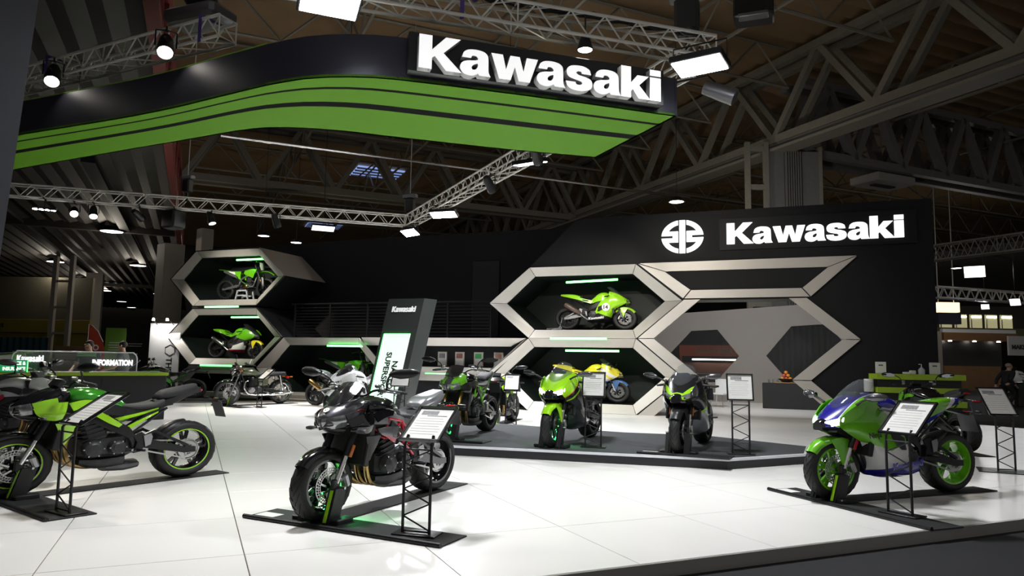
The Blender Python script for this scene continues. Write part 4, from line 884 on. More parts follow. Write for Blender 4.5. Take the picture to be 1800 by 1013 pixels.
def engine4(root, pal, cover=None, headers='gold', muff='under', hy=1.0, hx=0.0):
    m = MB(); m.box((.08, 0, .44), (.40, .34, .24), .04); m.box((.17, 0, .61), (.20, .36, .26), .03, 0, .30); m.box((-.10, 0, .42), (.20, .26, .26), .05); part(m, 'engine_block', M['engine'], root)
    m = MB()
    for k in range(5): m.box((.155+.012*k, 0, .54+.042*k), (.25, .385, .010), .003, 0, .30)
    m.box((.215, 0, .725), (.22, .37, .07), .025, 0, .30); part(m, 'cylinder_head', M['blackm'], root)
    for s, x, r in ((1, .18, .088), (-1, .16, .09), (1, -.02, .075), (-1, -.03, .105)):
        m = MB(); m.lathe([(.001, .235), (r*.55, .235), (r*.7, .225), (r*.85, .222), (r, .20), (r*1.05, .17), (.001, .17)], 28, (x, 0, .42), closed=False); m.v = [(a, b*s, c) for a, b, c in m.v]; o = part(m, 'engine_cover', M['engine'], root)
        b = MB()
        for k in range(6): a = 2*math.pi*k/6; b.lathe([(.001, .222), (.007, .222), (.007, .20)], 6, (x+math.cos(a)*r*.93, 0, .42+math.sin(a)*r*.93), closed=False)
        b.v = [(p, q*s, z) for p, q, z in b.v]; part(b, 'bolts', M['steel'], o)
    m = MB(); m.body([(.26, [(0, .24), (.10, .25), (.13, .31), (0, .33)]), (.10, [(0, .20), (.12, .21), (.15, .30), (0, .33)]), (-.12, [(0, .21), (.10, .22), (.13, .31), (0, .33)])], 2); part(m, 'sump', M['engine'], root)
    for y in (-.135, -.045, .045, .135):
        m = MB(); y *= hy; m.tube(cr_line([(.27, y, .60), (.36+hx, y, .56), (.385+hx, y*.98, .44), (.34+hx, y*.9, .30), (.22, y*.6, .235), (.02, y*.35, .22)], 4), .021, 8); part(m, 'header_pipe', M[headers], root)
    if muff == 'under':
        m = MB(); m.body([(.02, [(0, .16), (.07, .17), (.09, .22), (0, .25)]), (-.14, [(0, .15), (.10, .16), (.12, .22), (0, .26)]), (-.26, [(0, .17), (.09, .18), (.11, .23), (0, .26)])], 2); part(m, 'exhaust_box', M['grey'], root)
def radiator(root, side=None):
    m = MB(); m.box((.445, 0, .62), (.05, .36, .36), .01, 0, -.22); part(m, 'radiator', M['rad'], root)
    for s in (1, -1): m = MB(); m.box((.445, s*.195, .62), (.06, .03, .37), .01, 0, -.22); part(m, 'radiator_tank', M['blackp'], root)
def naked(pal, plate=True, visor=False, mirrors=True, flat_bar=True):
    """upright naked roadster; pal maps part roles to materials"""
    setv(1.03); r = empty('motorcycle'); g = lambda k, d='blackp': pal.get(k) or M[d]
    XF, XR, RF, RR = .72, -.73, .30, .318
    wheel(r, 'front_wheel', XF, RF, .12, g('rim', 'blackm'), 2, accent=pal.get('rimstripe')); wheel(r, 'rear_wheel', XR, RR, .19, g('rim', 'blackm'), 1, discR=.12, accent=pal.get('rimstripe'))
    fork(r, XF, RF, (.385, 0, 1.0), upM=g('fork', 'blackm'), loM=M['chrome'], refl=M['orange'] if pal.get('reflector') else None)
    part(arc_fender((XF, RF), RF+.020, 38, 142, .068, 9, .045), 'front_fender', g('fender'), r)
    part(arc_fender((XR, RR), RR+.020, 22, 88, .085, 7, .045), 'rear_hugger', M['blackp'], r)
    engine4(r, pal); radiator(r); swingarm(r, (-.17, .44), XR, RR, g('swing', 'blackm')); footpegs(r, -.22, .37)
    # frame tubes
    for s in (1, -1):
        fm = g('frame', 'blackm')
        if pal.get('trellis'):
            L = [((.46, .06, .90), (.24, .195, .66)), ((.46, .06, .80), (.24, .195, .66)), ((.24, .195, .66), (.20, .19, .84)), ((.20, .19, .84), (.46, .06, .90)), ((.24, .195, .66), (.02, .19, .80)), ((.20, .19, .84), (.02, .19, .80)), ((.02, .19, .80), (-.02, .20, .58)), ((-.02, .20, .58), (.12, .20, .76)), ((-.02, .20, .58), (-.20, .16, .46)), ((.02, .19, .80), (-.18, .16, .66)), ((-.18, .16, .66), (-.02, .20, .58))]
            for a, b in L: m = MB(); m.tube([(a[0], s*a[1], a[2]), (b[0], s*b[1], b[2])], .014, 8); part(m, 'frame_tube', fm, r)
        else:
            m = MB(); m.patch([[(.46, s*.07, .93), (.25, s*.185, .84), (.05, s*.19, .72), (-.12, s*.18, .62), (-.19, s*.165, .50)], [(.46, s*.07, .82), (.25, s*.19, .72), (.05, s*.195, .60), (-.12, s*.185, .50), (-.17, s*.165, .38)]], .02*(1 if s > 0 else -1), 3); part(m, 'frame_spar', fm, r)
        m = MB(); m.tube([(-.05, s*.11, .78), (-.55, s*.09, .84)], .014, 8); m.tube([(-.18, s*.13, .56), (-.50, s*.09, .80)], .013, 8); part(m, 'subframe', g('frame', 'blackm'), r)
    # tank, knee panels, seat, tail
    m = MB(); m.body([(.36, [(0, .86), (.09, .87), (.13, .92), (.10, .98), (0, 1.0)]), (.26, [(0, .84), (.14, .86), (.185, .94), (.13, 1.02), (0, 1.045)]), (.12, [(0, .82), (.13, .84), (.18, .93), (.13, 1.01), (0, 1.03)]), (-.02, [(0, .80), (.10, .81), (.13, .88), (.10, .945), (0, .96)]), (-.12, [(0, .79), (.07, .80), (.09, .83), (.07, .865), (0, .875)])], 3); part(m, 'fuel_tank', g('tank'), r, 60)
    m = MB(); m.lathe([(.001, .006), (.045, .006), (.05, 0)], 20, (0, 0, 0), 'Z', False); m.xf(Matrix.Translation((.15, 0, 1.028))); part(m, 'fuel_cap', M['blackm'], r)
    for s in (1, -1):
        k = 1 if s > 0 else -1
        m = MB(); m.patch([[(.40, s*.145, .90), (.22, s*.19, .90), (.05, s*.175, .86), (-.12, s*.12, .82)], [(.42, s*.16, .80), (.24, s*.205, .79), (.04, s*.19, .76), (-.13, s*.135, .74)]], .012*k, 3); part(m, 'knee_panel', g('knee', 'blackp'), r)
        # shroud beside the radiator
        m = MB(); m.patch([[(.65, s*.155, .85), (.54, s*.20, .90), (.41, s*.205, .91)], [(.63, s*.18, .79), (.52, s*.228, .80), (.43, s*.232, .82)], [(.56, s*.185, .735), (.50, s*.22, .73), (.45, s*.22, .745)]], .010*k, 3); part(m, 'side_shroud', g('shroud'), r)
        m = MB(); m.patch([[(.40, s*.195, .895), (.28, s*.205, .925), (.13, s*.20, .905)], [(.37, s*.225, .82), (.27, s*.222, .855), (.16, s*.21, .865)]], .010*k, 3); part(m, 'tank_shroud', g('shroud'), r)
        m = MB(); m.patch([[(.18, s*.218, .82), (.05, s*.212, .73), (-.05, s*.20, .655)], [(.20, s*.218, .765), (.08, s*.212, .68), (-.02, s*.20, .625)]], .012*k, 3); part(m, 'frame_cover', g('cover') if pal.get('cover') else g('accent', 'blackp'), r)
        if pal.get('duct'):
            m = MB(); m.patch([[(.36, s*.222, .76), (.22, s*.232, .77), (.08, s*.215, .755)], [(.33, s*.225, .71), (.21, s*.235, .685), (.12, s*.22, .66)], [(.24, s*.222, .665), (.19, s*.228, .63), (.14, s*.22, .61)]], .010*k, 3); part(m, 'air_duct', g('duct'), r)
        m = MB(); m.patch([[(.50, s*.215, .70), (.42, s*.225, .70), (.33, s*.225, .70)], [(.46, s*.20, .60), (.41, s*.21, .58), (.36, s*.205, .60)], [(.43, s*.18, .50), (.41, s*.185, .48), (.39, s*.18, .50)]], .008*k, 2); part(m, 'radiator_shroud', g('shroud2') if pal.get('shroud2') else g('shroud'), r)
        m = MB(); m.patch([[(-.02, s*.13, .80), (-.25, s*.128, .835), (-.50, s*.115, .90), (-.84, s*.07, 1.02)], [(-.10, s*.145, .70), (-.28, s*.138, .74), (-.48, s*.118, .82), (-.82, s*.06, .965)]], .010*k, 3); part(m, 'tail_panel', g('tail'), r)
        m = MB(); m.patch([[(.00, s*.15, .72), (-.20, s*.145, .76), (-.40, s*.13, .81)], [(-.04, s*.15, .69), (-.22, s*.145, .735), (-.40, s*.13, .795)]], .014*k, 2); part(m, 'accent_strip', g('accent', 'blackp'), r)
        if pal.get('accent'):
            m = MB(); m.patch([[(-.10, s*.152, .62), (-.25, s*.145, .70), (-.40, s*.13, .77)], [(-.14, s*.152, .595), (-.27, s*.145, .68), (-.40, s*.13, .755)]], .010*k, 2); part(m, 'accent_strip', g('accent'), r)
    m = MB(); m.body([(-.06, [(0, .80), (.08, .81), (.10, .84), (.07, .865), (0, .87)]), (-.20, [(0, .79), (.13, .80), (.145, .83), (.11, .845), (0, .84)]), (-.36, [(0, .80), (.14, .81), (.155, .84), (.12, .86), (0, .855)]), (-.46, [(0, .82), (.11, .83), (.125, .87), (.10, .90), (0, .905)])], 3); part(m, 'seat', M['seat'], r, 60)
    m = MB(); m.body([(-.43, [(0, .885), (.06, .89), (.07, .91), (.05, .925), (0, .93)]), (-.50, [(0, .89), (.09, .90), (.105, .95), (.08, .985), (0, .99)]), (-.62, [(0, .925), (.095, .935), (.11, .985), (.08, 1.02), (0, 1.025)]), (-.80, [(0, .99), (.065, .995), (.075, 1.03), (.06, 1.06), (0, 1.065)])], 3); part(m, 'pillion_seat', g('pillion', 'seat'), r, 60)
    m = MB(); m.body([(-.40, [(0, .76), (.07, .77), (.10, .84), (0, .89)]), (-.62, [(0, .85), (.055, .86), (.08, .92), (0, .96)]), (-.86, [(0, .965), (.03, .97), (.045, 1.0), (0, 1.02)])], 2); part(m, 'tail_unit', g('tail2', 'blackp'), r)
    m = MB(); m.box((-.86, 0, .99), (.03, .09, .03), .008); part(m, 'tail_lamp', M['redlens'], r)
    plate_hanger(r, (-.70, 0, .88), plate=plate, dx=-.34, dz=-.03)
    # head unit
    m = MB(); m.body([(.44, [(0, .80), (.11, .82), (.155, .92), (.12, 1.03), (0, 1.06)]), (.56, [(0, .77), (.12, .79), (.165, .89), (.115, .985), (0, 1.015)]), (.68, [(0, .775), (.09, .79), (.125, .85), (.08, .92), (0, .945)]), (.755, [(0, .80), (.04, .805), (.06, .83), (.04, .865), (0, .88)])], 3); part(m, 'front_cowl', g('cowl'), r, 55)
    m = MB(); m.body([(.60, [(0, .725), (.07, .73), (.10, .765), (.06, .80), (0, .81)]), (.70, [(0, .745), (.06, .75), (.075, .78), (.05, .80), (0, .805)]), (.745, [(0, .775), (.03, .78), (.035, .79), (0, .80)])], 2); part(m, 'chin', M['blackp'], r)
    for s in (1, -1):
        k = 1 if s > 0 else -1
        m = MB(); m.patch([[(.768, s*.010, .868), (.738, s*.078, .882), (.672, s*.140, .902)], [(.768, s*.010, .825), (.726, s*.090, .835), (.658, s*.152, .852)], [(.748, s*.010, .778), (.704, s*.080, .780), (.645, s*.134, .796)]], .012*k, 3); part(m, 'headlamp', M['lens'], r)
        m = MB(); m.patch([[(.66, s*.145, .90), (.58, s*.175, .93), (.48, s*.17, .95)], [(.63, s*.165, .81), (.55, s*.19, .80), (.46, s*.185, .82)]], .008*k, 2); part(m, 'cowl_side', g('cowlside') if pal.get('cowlside') else g('cowl'), r)
        signal(r, (.60, s*.15, .76), s)
        if mirrors:
            m = MB(); m.tube(cr_line([(.34, s*.27, 1.10), (.35, s*.275, 1.18), (.38, s*.32, 1.235), (.39, s*.37, 1.25)], 3), .008, 6); part(m, 'mirror_stalk', M['blackm'], r); mirror_head(r, (.40, s*.34, 1.25), s, M['blackp'], .23, .092)
    if visor:
        m = MB(); m.patch([[(.60, -.10, 1.0), (.64, 0, .985), (.60, .10, 1.0)], [(.50, -.115, 1.08), (.545, 0, 1.085), (.50, .115, 1.08)], [(.40, -.10, 1.16), (.44, 0, 1.175), (.40, .10, 1.16)]], .006, 4); part(m, 'fly_screen', g('visor', 'smoke'), r)
    m = MB(); m.box((.43, 0, 1.085), (.06, .17, .10), .015, 0, -.6); o = part(m, 'instrument', M['blackp'], r); m = MB(); m.box((.40, 0, 1.098), (.008, .14, .075), .003, 0, -.6); part(m, 'display', M['dash'], o)
    bars(r, .36, 1.05, .055, .06, .40, lever=2)
    return r
def sport(pal, lit=False, mirrors=True, plate=True, race=False, text=None, belly=True):
    setv(1.08); r = empty('motorcycle'); g = lambda k, d='blackp': pal.get(k) or M[d]
    XF, XR, RF, RR = .72, -.72, .30, .318
    wheel(r, 'front_wheel', XF, RF, .12, g('rim', 'blackm'), 2, accent=pal.get('rimstripe')); wheel(r, 'rear_wheel', XR, RR, .19, g('rim', 'blackm'), 1, discR=.11, accent=pal.get('rimstripe'))
    fork(r, XF, RF, (.41, 0, .93), upM=M['blackm'], loM=g('slider', 'chrome'), calM=pal.get('caliper'), refl=pal.get('reflector'))
    part(arc_fender((XF, RF), RF+.022, 35, 150, .078, 9, .05), 'front_fender', g('fender'), r)
    for s in (1, -1):
        k = 1 if s > 0 else -1; m = MB(); m.patch([[(.80, s*.078, .595), (.68, s*.085, .62), (.56, s*.08, .58)], [(.74, s*.10, .47), (.68, s*.112, .48), (.62, s*.10, .47)], [(.71, s*.115, .35), (.68, s*.12, .34), (.655, s*.115, .36)]], .006*k, 2); part(m, 'fender_leg', g('fender'), r)
    part(arc_fender((XR, RR), RR+.020, 20, 84, .085, 7, .045), 'rear_hugger', M['blackp'], r)
    engine4(r, pal, headers='steel', muff='none', hy=.55, hx=-.07); radiator(r); swingarm(r, (-.17, .44), XR, RR, g('swing', 'blackm'), .118, .065); footpegs(r, -.27, .42)
    for s in (1, -1):
        k = 1 if s > 0 else -1
        m = MB(); m.patch([[(.44, s*.08, .92), (.22, s*.165, .82), (.02, s*.18, .72), (-.14, s*.17, .60), (-.20, s*.155, .48)], [(.44, s*.08, .80), (.22, s*.17, .70), (.02, s*.185, .60), (-.14, s*.175, .50), (-.18, s*.155, .36)]], .02*k, 3); part(m, 'frame_spar', g('frame', 'blackm'), r)
        m = MB(); m.tube([(-.08, s*.10, .72), (-.60, s*.07, .84)], .013, 8); m.tube([(-.18, s*.12, .56), (-.55, s*.07, .80)], .012, 8); part(m, 'subframe', M['blackm'], r)
    # fairings
        F0 = [[(.765, .152, .82), (.64, .188, .925), (.50, .207, .985), (.40, .217, .95), (.28, .215, .85), (.17, .20, .79)],
              [(.775, .160, .735), (.64, .215, .79), (.50, .245, .83), (.38, .255, .78), (.25, .245, .71), (.10, .225, .66)],
              [(.68, .160, .665), (.57, .225, .68), (.45, .25, .68), (.33, .258, .63), (.20, .248, .58), (.05, .225, .54)],
              [(.52, .135, .58), (.455, .20, .56), (.37, .235, .53), (.26, .245, .49), (.12, .235, .45), (-.01, .21, .42)]]
        F1 = [F0[3], [(.455, .115, .47), (.395, .19, .44), (.31, .232, .41), (.19, .24, .37), (.05, .228, .34), (-.08, .205, .33)],
              [(.40, .085, .34), (.33, .155, .31), (.23, .19, .28), (.10, .198, .26), (-.04, .188, .25), (-.17, .165, .27)],
              [(.36, .02, .245), (.28, .05, .215), (.18, .06, .20), (.06, .06, .195), (-.07, .055, .195), (-.20, .05, .225)]]
        for F_, nm, key in ((F0, 'side_fairing', 'fair'), (F1, 'lower_fairing', 'lower')):
            m = MB(); m.patch([[(x, s*y, z) for x, y, z in row] for row in F_], .008*k, 4); fo = part(m, nm, g(key), r, 60)
        if not race or True:
            m = MB(); m.patch([[(.30, s*.262, .70), (.20, s*.256, .66), (.10, s*.240, .62)], [(.27, s*.264, .62), (.18, s*.256, .58), (.10, s*.242, .56)], [(.20, s*.262, .55), (.14, s*.252, .50), (.08, s*.238, .50)]], .012*k, 2); part(m, 'fairing_vent', M['blackp'], r)
        m = MB(); m.patch([[(-.05, s*.12, .80), (-.28, s*.125, .86), (-.52, s*.115, .93), (-.86, s*.05, .985)], [(-.10, s*.135, .72), (-.30, s*.14, .79), (-.52, s*.125, .86), (-.86, s*.045, .945)]], .010*k, 3); part(m, 'tail_panel', g('tail'), r)
        m = MB(); m.patch([[(-.22, s*.135, .77), (-.40, s*.13, .825), (-.60, s*.10, .885)], [(-.30, s*.13, .73), (-.44, s*.12, .79), (-.60, s*.09, .855)]], .008*k, 2); part(m, 'tail_lower_panel', g('tail2', 'blackp'), r)
        m = MB(); m.patch([[(.36, s*.165, .90), (.20, s*.195, .88), (.04, s*.165, .84), (-.06, s*.12, .80)], [(.36, s*.185, .82), (.20, s*.205, .80), (.04, s*.18, .76), (-.08, s*.13, .72)]], .010*k, 3); part(m, 'tank_side', g('tankside') if pal.get('tankside') else g('tank'), r)
    m = MB(); m.body([(.34, [(0, .80), (.12, .81), (.165, .90), (.12, .98), (0, .995)]), (.24, [(0, .78), (.15, .80), (.195, .91), (.14, 1.01), (0, 1.035)]), (.10, [(0, .76), (.14, .78), (.18, .89), (.13, .99), (0, 1.01)]), (-.03, [(0, .75), (.10, .76), (.13, .83), (.09, .89), (0, .905)]), (-.12, [(0, .75), (.06, .76), (.08, .79), (.06, .82), (0, .83)])], 3); part(m, 'fuel_tank', g('tank'), r, 60)
    m = MB(); m.body([(-.06, [(0, .76), (.08, .77), (.10, .79), (.08, .815), (0, .82)]), (-.22, [(0, .77), (.12, .78), (.14, .81), (.10, .835), (0, .835)]), (-.40, [(0, .80), (.11, .81), (.125, .85), (.10, .87), (0, .875)])], 3); part(m, 'seat', M['seat'], r, 60)
    m = MB(); m.body([(-.38, [(0, .82), (.10, .83), (.12, .89), (.09, .93), (0, .94)]), (-.52, [(0, .86), (.10, .87), (.115, .93), (.085, .975), (0, .985)]), (-.70, [(0, .90), (.075, .91), (.085, .955), (.06, .995), (0, 1.005)]), (-.90, [(0, .955), (.025, .958), (.035, .975), (.02, .995), (0, 1.0)])], 3); part(m, 'tail_cowl', g('tail'), r, 60)
    m = MB(); m.body([(-.30, [(0, .72), (.06, .73), (.09, .79), (0, .82)]), (-.60, [(0, .83), (.05, .84), (.07, .88), (0, .90)]), (-.84, [(0, .93), (.03, .935), (.04, .955), (0, .965)])], 2); part(m, 'tail_unit', g('tail2', 'blackp'), r)
    if plate: m = MB(); m.box((-.87, 0, .95), (.03, .07, .025), .008); part(m, 'tail_lamp', M['redlens'], r); plate_hanger(r, (-.72, 0, .88), plate=plate, dx=-.28, dz=-.06)
    # nose
    m = MB(); m.body([(.36, [(0, .86), (.14, .88), (.195, .96), (.15, 1.045), (0, 1.06)]), (.50, [(0, .80), (.16, .82), (.205, .92), (.14, 1.005), (0, 1.03)]), (.63, [(0, .74), (.15, .76), (.19, .85), (.115, .93), (0, .95)]), (.75, [(0, .705), (.12, .72), (.155, .78), (.08, .845), (0, .862)]), (.85, [(0, .705), (.05, .71), (.075, .74), (.04, .77), (0, .78)])], 3); part(m, 'front_cowl', g('cowl'), r, 55)
    m = MB(); m.body([(.74, [(0, .66), (.085, .67), (.10, .73), (.06, .80), (0, .82)]), (.835, [(0, .67), (.07, .68), (.072, .735), (.05, .785), (0, .80)]), (.872, [(0, .685), (.05, .69), (.052, .735), (.03, .768), (0, .775)])], 2); part(m, 'ram_air_intake', M['blackg'], r)
    m = MB(); m.body([(.46, [(0, .60), (.12, .62), (.16, .72), (0, .78)]), (.60, [(0, .65), (.11, .66), (.14, .73), (0, .77)]), (.75, [(0, .68), (.07, .685), (.09, .71), (0, .73)])], 2); part(m, 'cowl_underside', M['blackp'], r)
    for s in (1, -1):
        k = 1 if s > 0 else -1
        m = MB(); m.patch([[(.838, s*.055, .775), (.795, s*.115, .80), (.735, s*.168, .825)], [(.850, s*.058, .752), (.808, s*.12, .768), (.748, s*.172, .79)], [(.845, s*.058, .728), (.802, s*.115, .735), (.745, s*.160, .755)]], .012*k, 3); part(m, 'headlamp', M['lampon'] if lit else M['lens'], r)
        if mirrors:
            m = MB(); m.tube(cr_line([(.60, s*.185, .95), (.605, s*.24, .985), (.60, s*.30, 1.01)], 3), [.016]+[.012]*5+[.014], 8); part(m, 'mirror_stalk', M['blackp'], r); mirror_head(r, (.61, s*.285, 1.02), s, M['dgrey'], .185, .085)
    m = MB(); rows = []
    for x, z, hy, dz in ((.69, .905, .115, .035), (.60, 1.00, .14, .05), (.50, 1.09, .145, .06), (.40, 1.165, .12, .05), (.345, 1.195, .08, .03)): rows.append([(x-.06, -hy, z-dz), (x-.015, -hy*.6, z-.012), (x, 0, z), (x-.015, hy*.6, z-.012), (x-.06, hy, z-dz)])
    m.patch(rows, .004, 4); part(m, 'windscreen', g('screen', 'glass'), r)
    m = MB(); m.box((.46, 0, 1.03), (.07, .16, .08), .015, 0, -.5); part(m, 'instrument', M['dash'], r)
    bars(r, .37, .94, clip=True, hw=.34, lever=True)
    if race or pal.get('exhaust'):
        m = MB(); m.tube(cr_line([(.05, -.08, .22), (-.18, -.14, .28), (-.36, -.19, .45)], 4), .026, 10); part(m, 'link_pipe', M['steel'], r)
        m = MB(); rings = []
        for t, q in ((0, .6), (.08, 1), (.9, 1), (1, .75)):
            c = Vector((-.34, -.19, .44)).lerp(Vector((-.74, -.21, .70)), t); rings.append([c+Vector((math.sin(a)*.03*q, math.cos(a)*.055*q, math.sin(a)*.06*q)) for a in [2*math.pi*j/12 for j in range(12)]])
        m.loft(rings); part(m, 'silencer', pal.get('exhaust') or M['steel'], r)
    return r
def retro(pal):
    r = empty('motorcycle'); XF, XR, RF, RR = .73, -.74, .335, .325
    wheel(r, 'front_wheel', XF, RF, .10, M['chrome'], 1, wire=True, discR=.16); wheel(r, 'rear_wheel', XR, RR, .13, M['chrome'], 0, wire=True, hub=.08)
    fork(r, XF, RF, (.45, 0, .98), usd=False, upM=M['chrome'], loM=M['grey'], caliper=True)
    part(arc_fender((XF, RF), RF+.03, 10, 165, .07, 11, .035), 'front_fender', M['blackg'], r); part(arc_fender((XR, RR), RR+.04, 15, 150, .085, 11, .04), 'rear_fender', M['blackg'], r)
    m = MB(); m.box((.10, 0, .40), (.42, .26, .24), .06); part(m, 'crankcase', M['engine'], r)
    for y in (-.085, .085):
        m = MB(); m.lathe([(.001, .50), (.07, .50), (.07, .72), (.05, .76), (.001, .76)], 18, (.16, y, 0), 'Z', False)
        for k in range(7): m.lathe([(.05, .525+.027*k), (.095, .525+.027*k), (.095, .532+.027*k), (.05, .532+.027*k)], 18, (.16, y, 0), 'Z')
        part(m, 'cylinder', M['blackm'], r)
    for s in (1, -1):
        for x, rr in ((.18, .085), (0, .10)):
            m = MB(); m.lathe([(.001, .185), (rr*.7, .185), (rr, .16), (rr*1.03, .12), (.001, .12)], 26, (x, 0, .40), closed=False); m.v = [(a, b*s, c) for a, b, c in m.v]; part(m, 'engine_cover', M['ali'] if x > .1 else M['engine'], r)
        m = MB(); m.tube(cr_line([(.22, s*.09, .66), (.34, s*.11, .62), (.37, s*.13, .45), (.25, s*.15, .30), (0, s*.17, .27), (-.3, s*.185, .27)], 4), .022, 10); part(m, 'exhaust_pipe', M['chrome'], r)
        m = MB(); m.tube([(-.28, s*.185, .27), (-.36, s*.19, .275), (-.75, s*.20, .31), (-.95, s*.205, .325)], [.024, .043, .046, .028], 14); part(m, 'silencer', M['chrome'], r)
        m = MB(); m.tube([(-.60, s*.14, .80), (-.70, s*.14, .36)], .016, 8); part(m, 'rear_shock', M['chrome'], r)
        m = MB(); pts = [(-.62, s*.14, .76), (-.68, s*.14, .44)]; hel = []
        for k in range(80): t = k/79; c = Vector(pts[0]).lerp(Vector(pts[1]), t); a = t*2*math.pi*9; hel.append(c+Vector((math.cos(a)*.03, math.sin(a)*.03, 0)))
        m.tube(hel, .005, 4); part(m, 'shock_spring', M['blackm'], r)
        m = MB(); m.tube([(.44, s*.04, .92), (.30, s*.09, .45), (.20, s*.10, .28), (-.15, s*.11, .30), (-.20, s*.11, .62), (-.35, s*.12, .78), (-.80, s*.12, .82)], .016, 8); m.tube([(.44, s*.04, .90), (-.15, s*.1, .80)], .016, 8); part(m, 'frame_tube', M['blackm'], r)
        m = MB(); m.patch([[(.0, s*.15, .70), (-.12, s*.165, .71), (-.26, s*.15, .70)], [(0, s*.16, .61), (-.13, s*.175, .60), (-.26, s*.16, .61)], [(-.02, s*.15, .53), (-.13, s*.165, .52), (-.24, s*.15, .54)]], .012*s, 3); part(m, 'side_cover', pal['side'], r)
        m = MB(); m.tube([(.36, s*.27, 1.12), (.35, s*.31, 1.22), (.345, s*.34, 1.27)], .006, 6); part(m, 'mirror_stalk', M['chrome'], r)
        m = MB(); m.lathe([(.001, -.012), (.05, -.012), (.058, 0), (.055, .01), (.001, .015)], 20, (.345, s*.345, 1.31), 'X', False); part(m, 'mirror', M['blackm'], r)
        signal(r, (.52, s*.11, .93), s, M['orange']); signal(r, (-.92, s*.08, .76), s, M['orange'])
    swingarm(r, (-.2, .40), XR, RR, M['blackm'], .11, .035, 'plain')
    m = MB(); m.body([(.42, [(0, .83), (.06, .84), (.085, .90), (.06, .95), (0, .965)]), (.30, [(0, .80), (.12, .82), (.15, .91), (.10, .99), (0, 1.01)]), (.12, [(0, .79), (.12, .81), (.15, .89), (.10, .97), (0, .99)]), (-.06, [(0, .79), (.08, .80), (.10, .84), (.07, .89), (0, .90)])], 3); part(m, 'fuel_tank', pal['tank'], r, 60)
    m = MB(); m.body([(-.03, [(0, .79), (.09, .80), (.11, .83), (.08, .87), (0, .88)]), (-.25, [(0, .79), (.12, .80), (.135, .83), (.11, .865), (0, .87)]), (-.48, [(0, .81), (.12, .82), (.13, .86), (.11, .895), (0, .90)]), (-.80, [(0, .83), (.09, .84), (.10, .87), (.08, .90), (0, .905)])], 3); part(m, 'seat', M['seat'], r, 60)
    m = MB(); m.lathe([(.001, -.10), (.06, -.09), (.09, -.05), (.098, 0), (.10, .02), (.09, .03)], 28, (.60, 0, .93), 'X', False); o = part(m, 'headlamp_shell', M['blackg'], r); m = MB(); m.lathe([(.09, .028), (.07, .045), (.001, .055)], 28, (.60, 0, .93), 'X', False); part(m, 'headlamp_lens', M['lens'], o); m = MB(); m.lathe([(.102, .012), (.104, .03), (.09, .036), (.088, .02)], 28, (.60, 0, .93), 'X'); part(m, 'headlamp_ring', M['chrome'], o)
    for s in (1, -1): m = MB(); m.lathe([(.001, -.03), (.04, -.03), (.043, .02), (.001, .025)], 20, (0, 0, 0), 'Z', False); m.xf(Matrix.Translation((.46, s*.055, 1.06)) @ Matrix.Rotation(.5, 4, 'Y')); part(m, 'gauge', M['chrome'], r)
    m = MB(); m.box((-.93, 0, .74), (.05, .08, .07), .015); part(m, 'tail_lamp', M['redlens'], r)
    bars(r, .40, 1.04, .06, .10, .38); footpegs(r, -.02, .34, .18, guard=False); return r
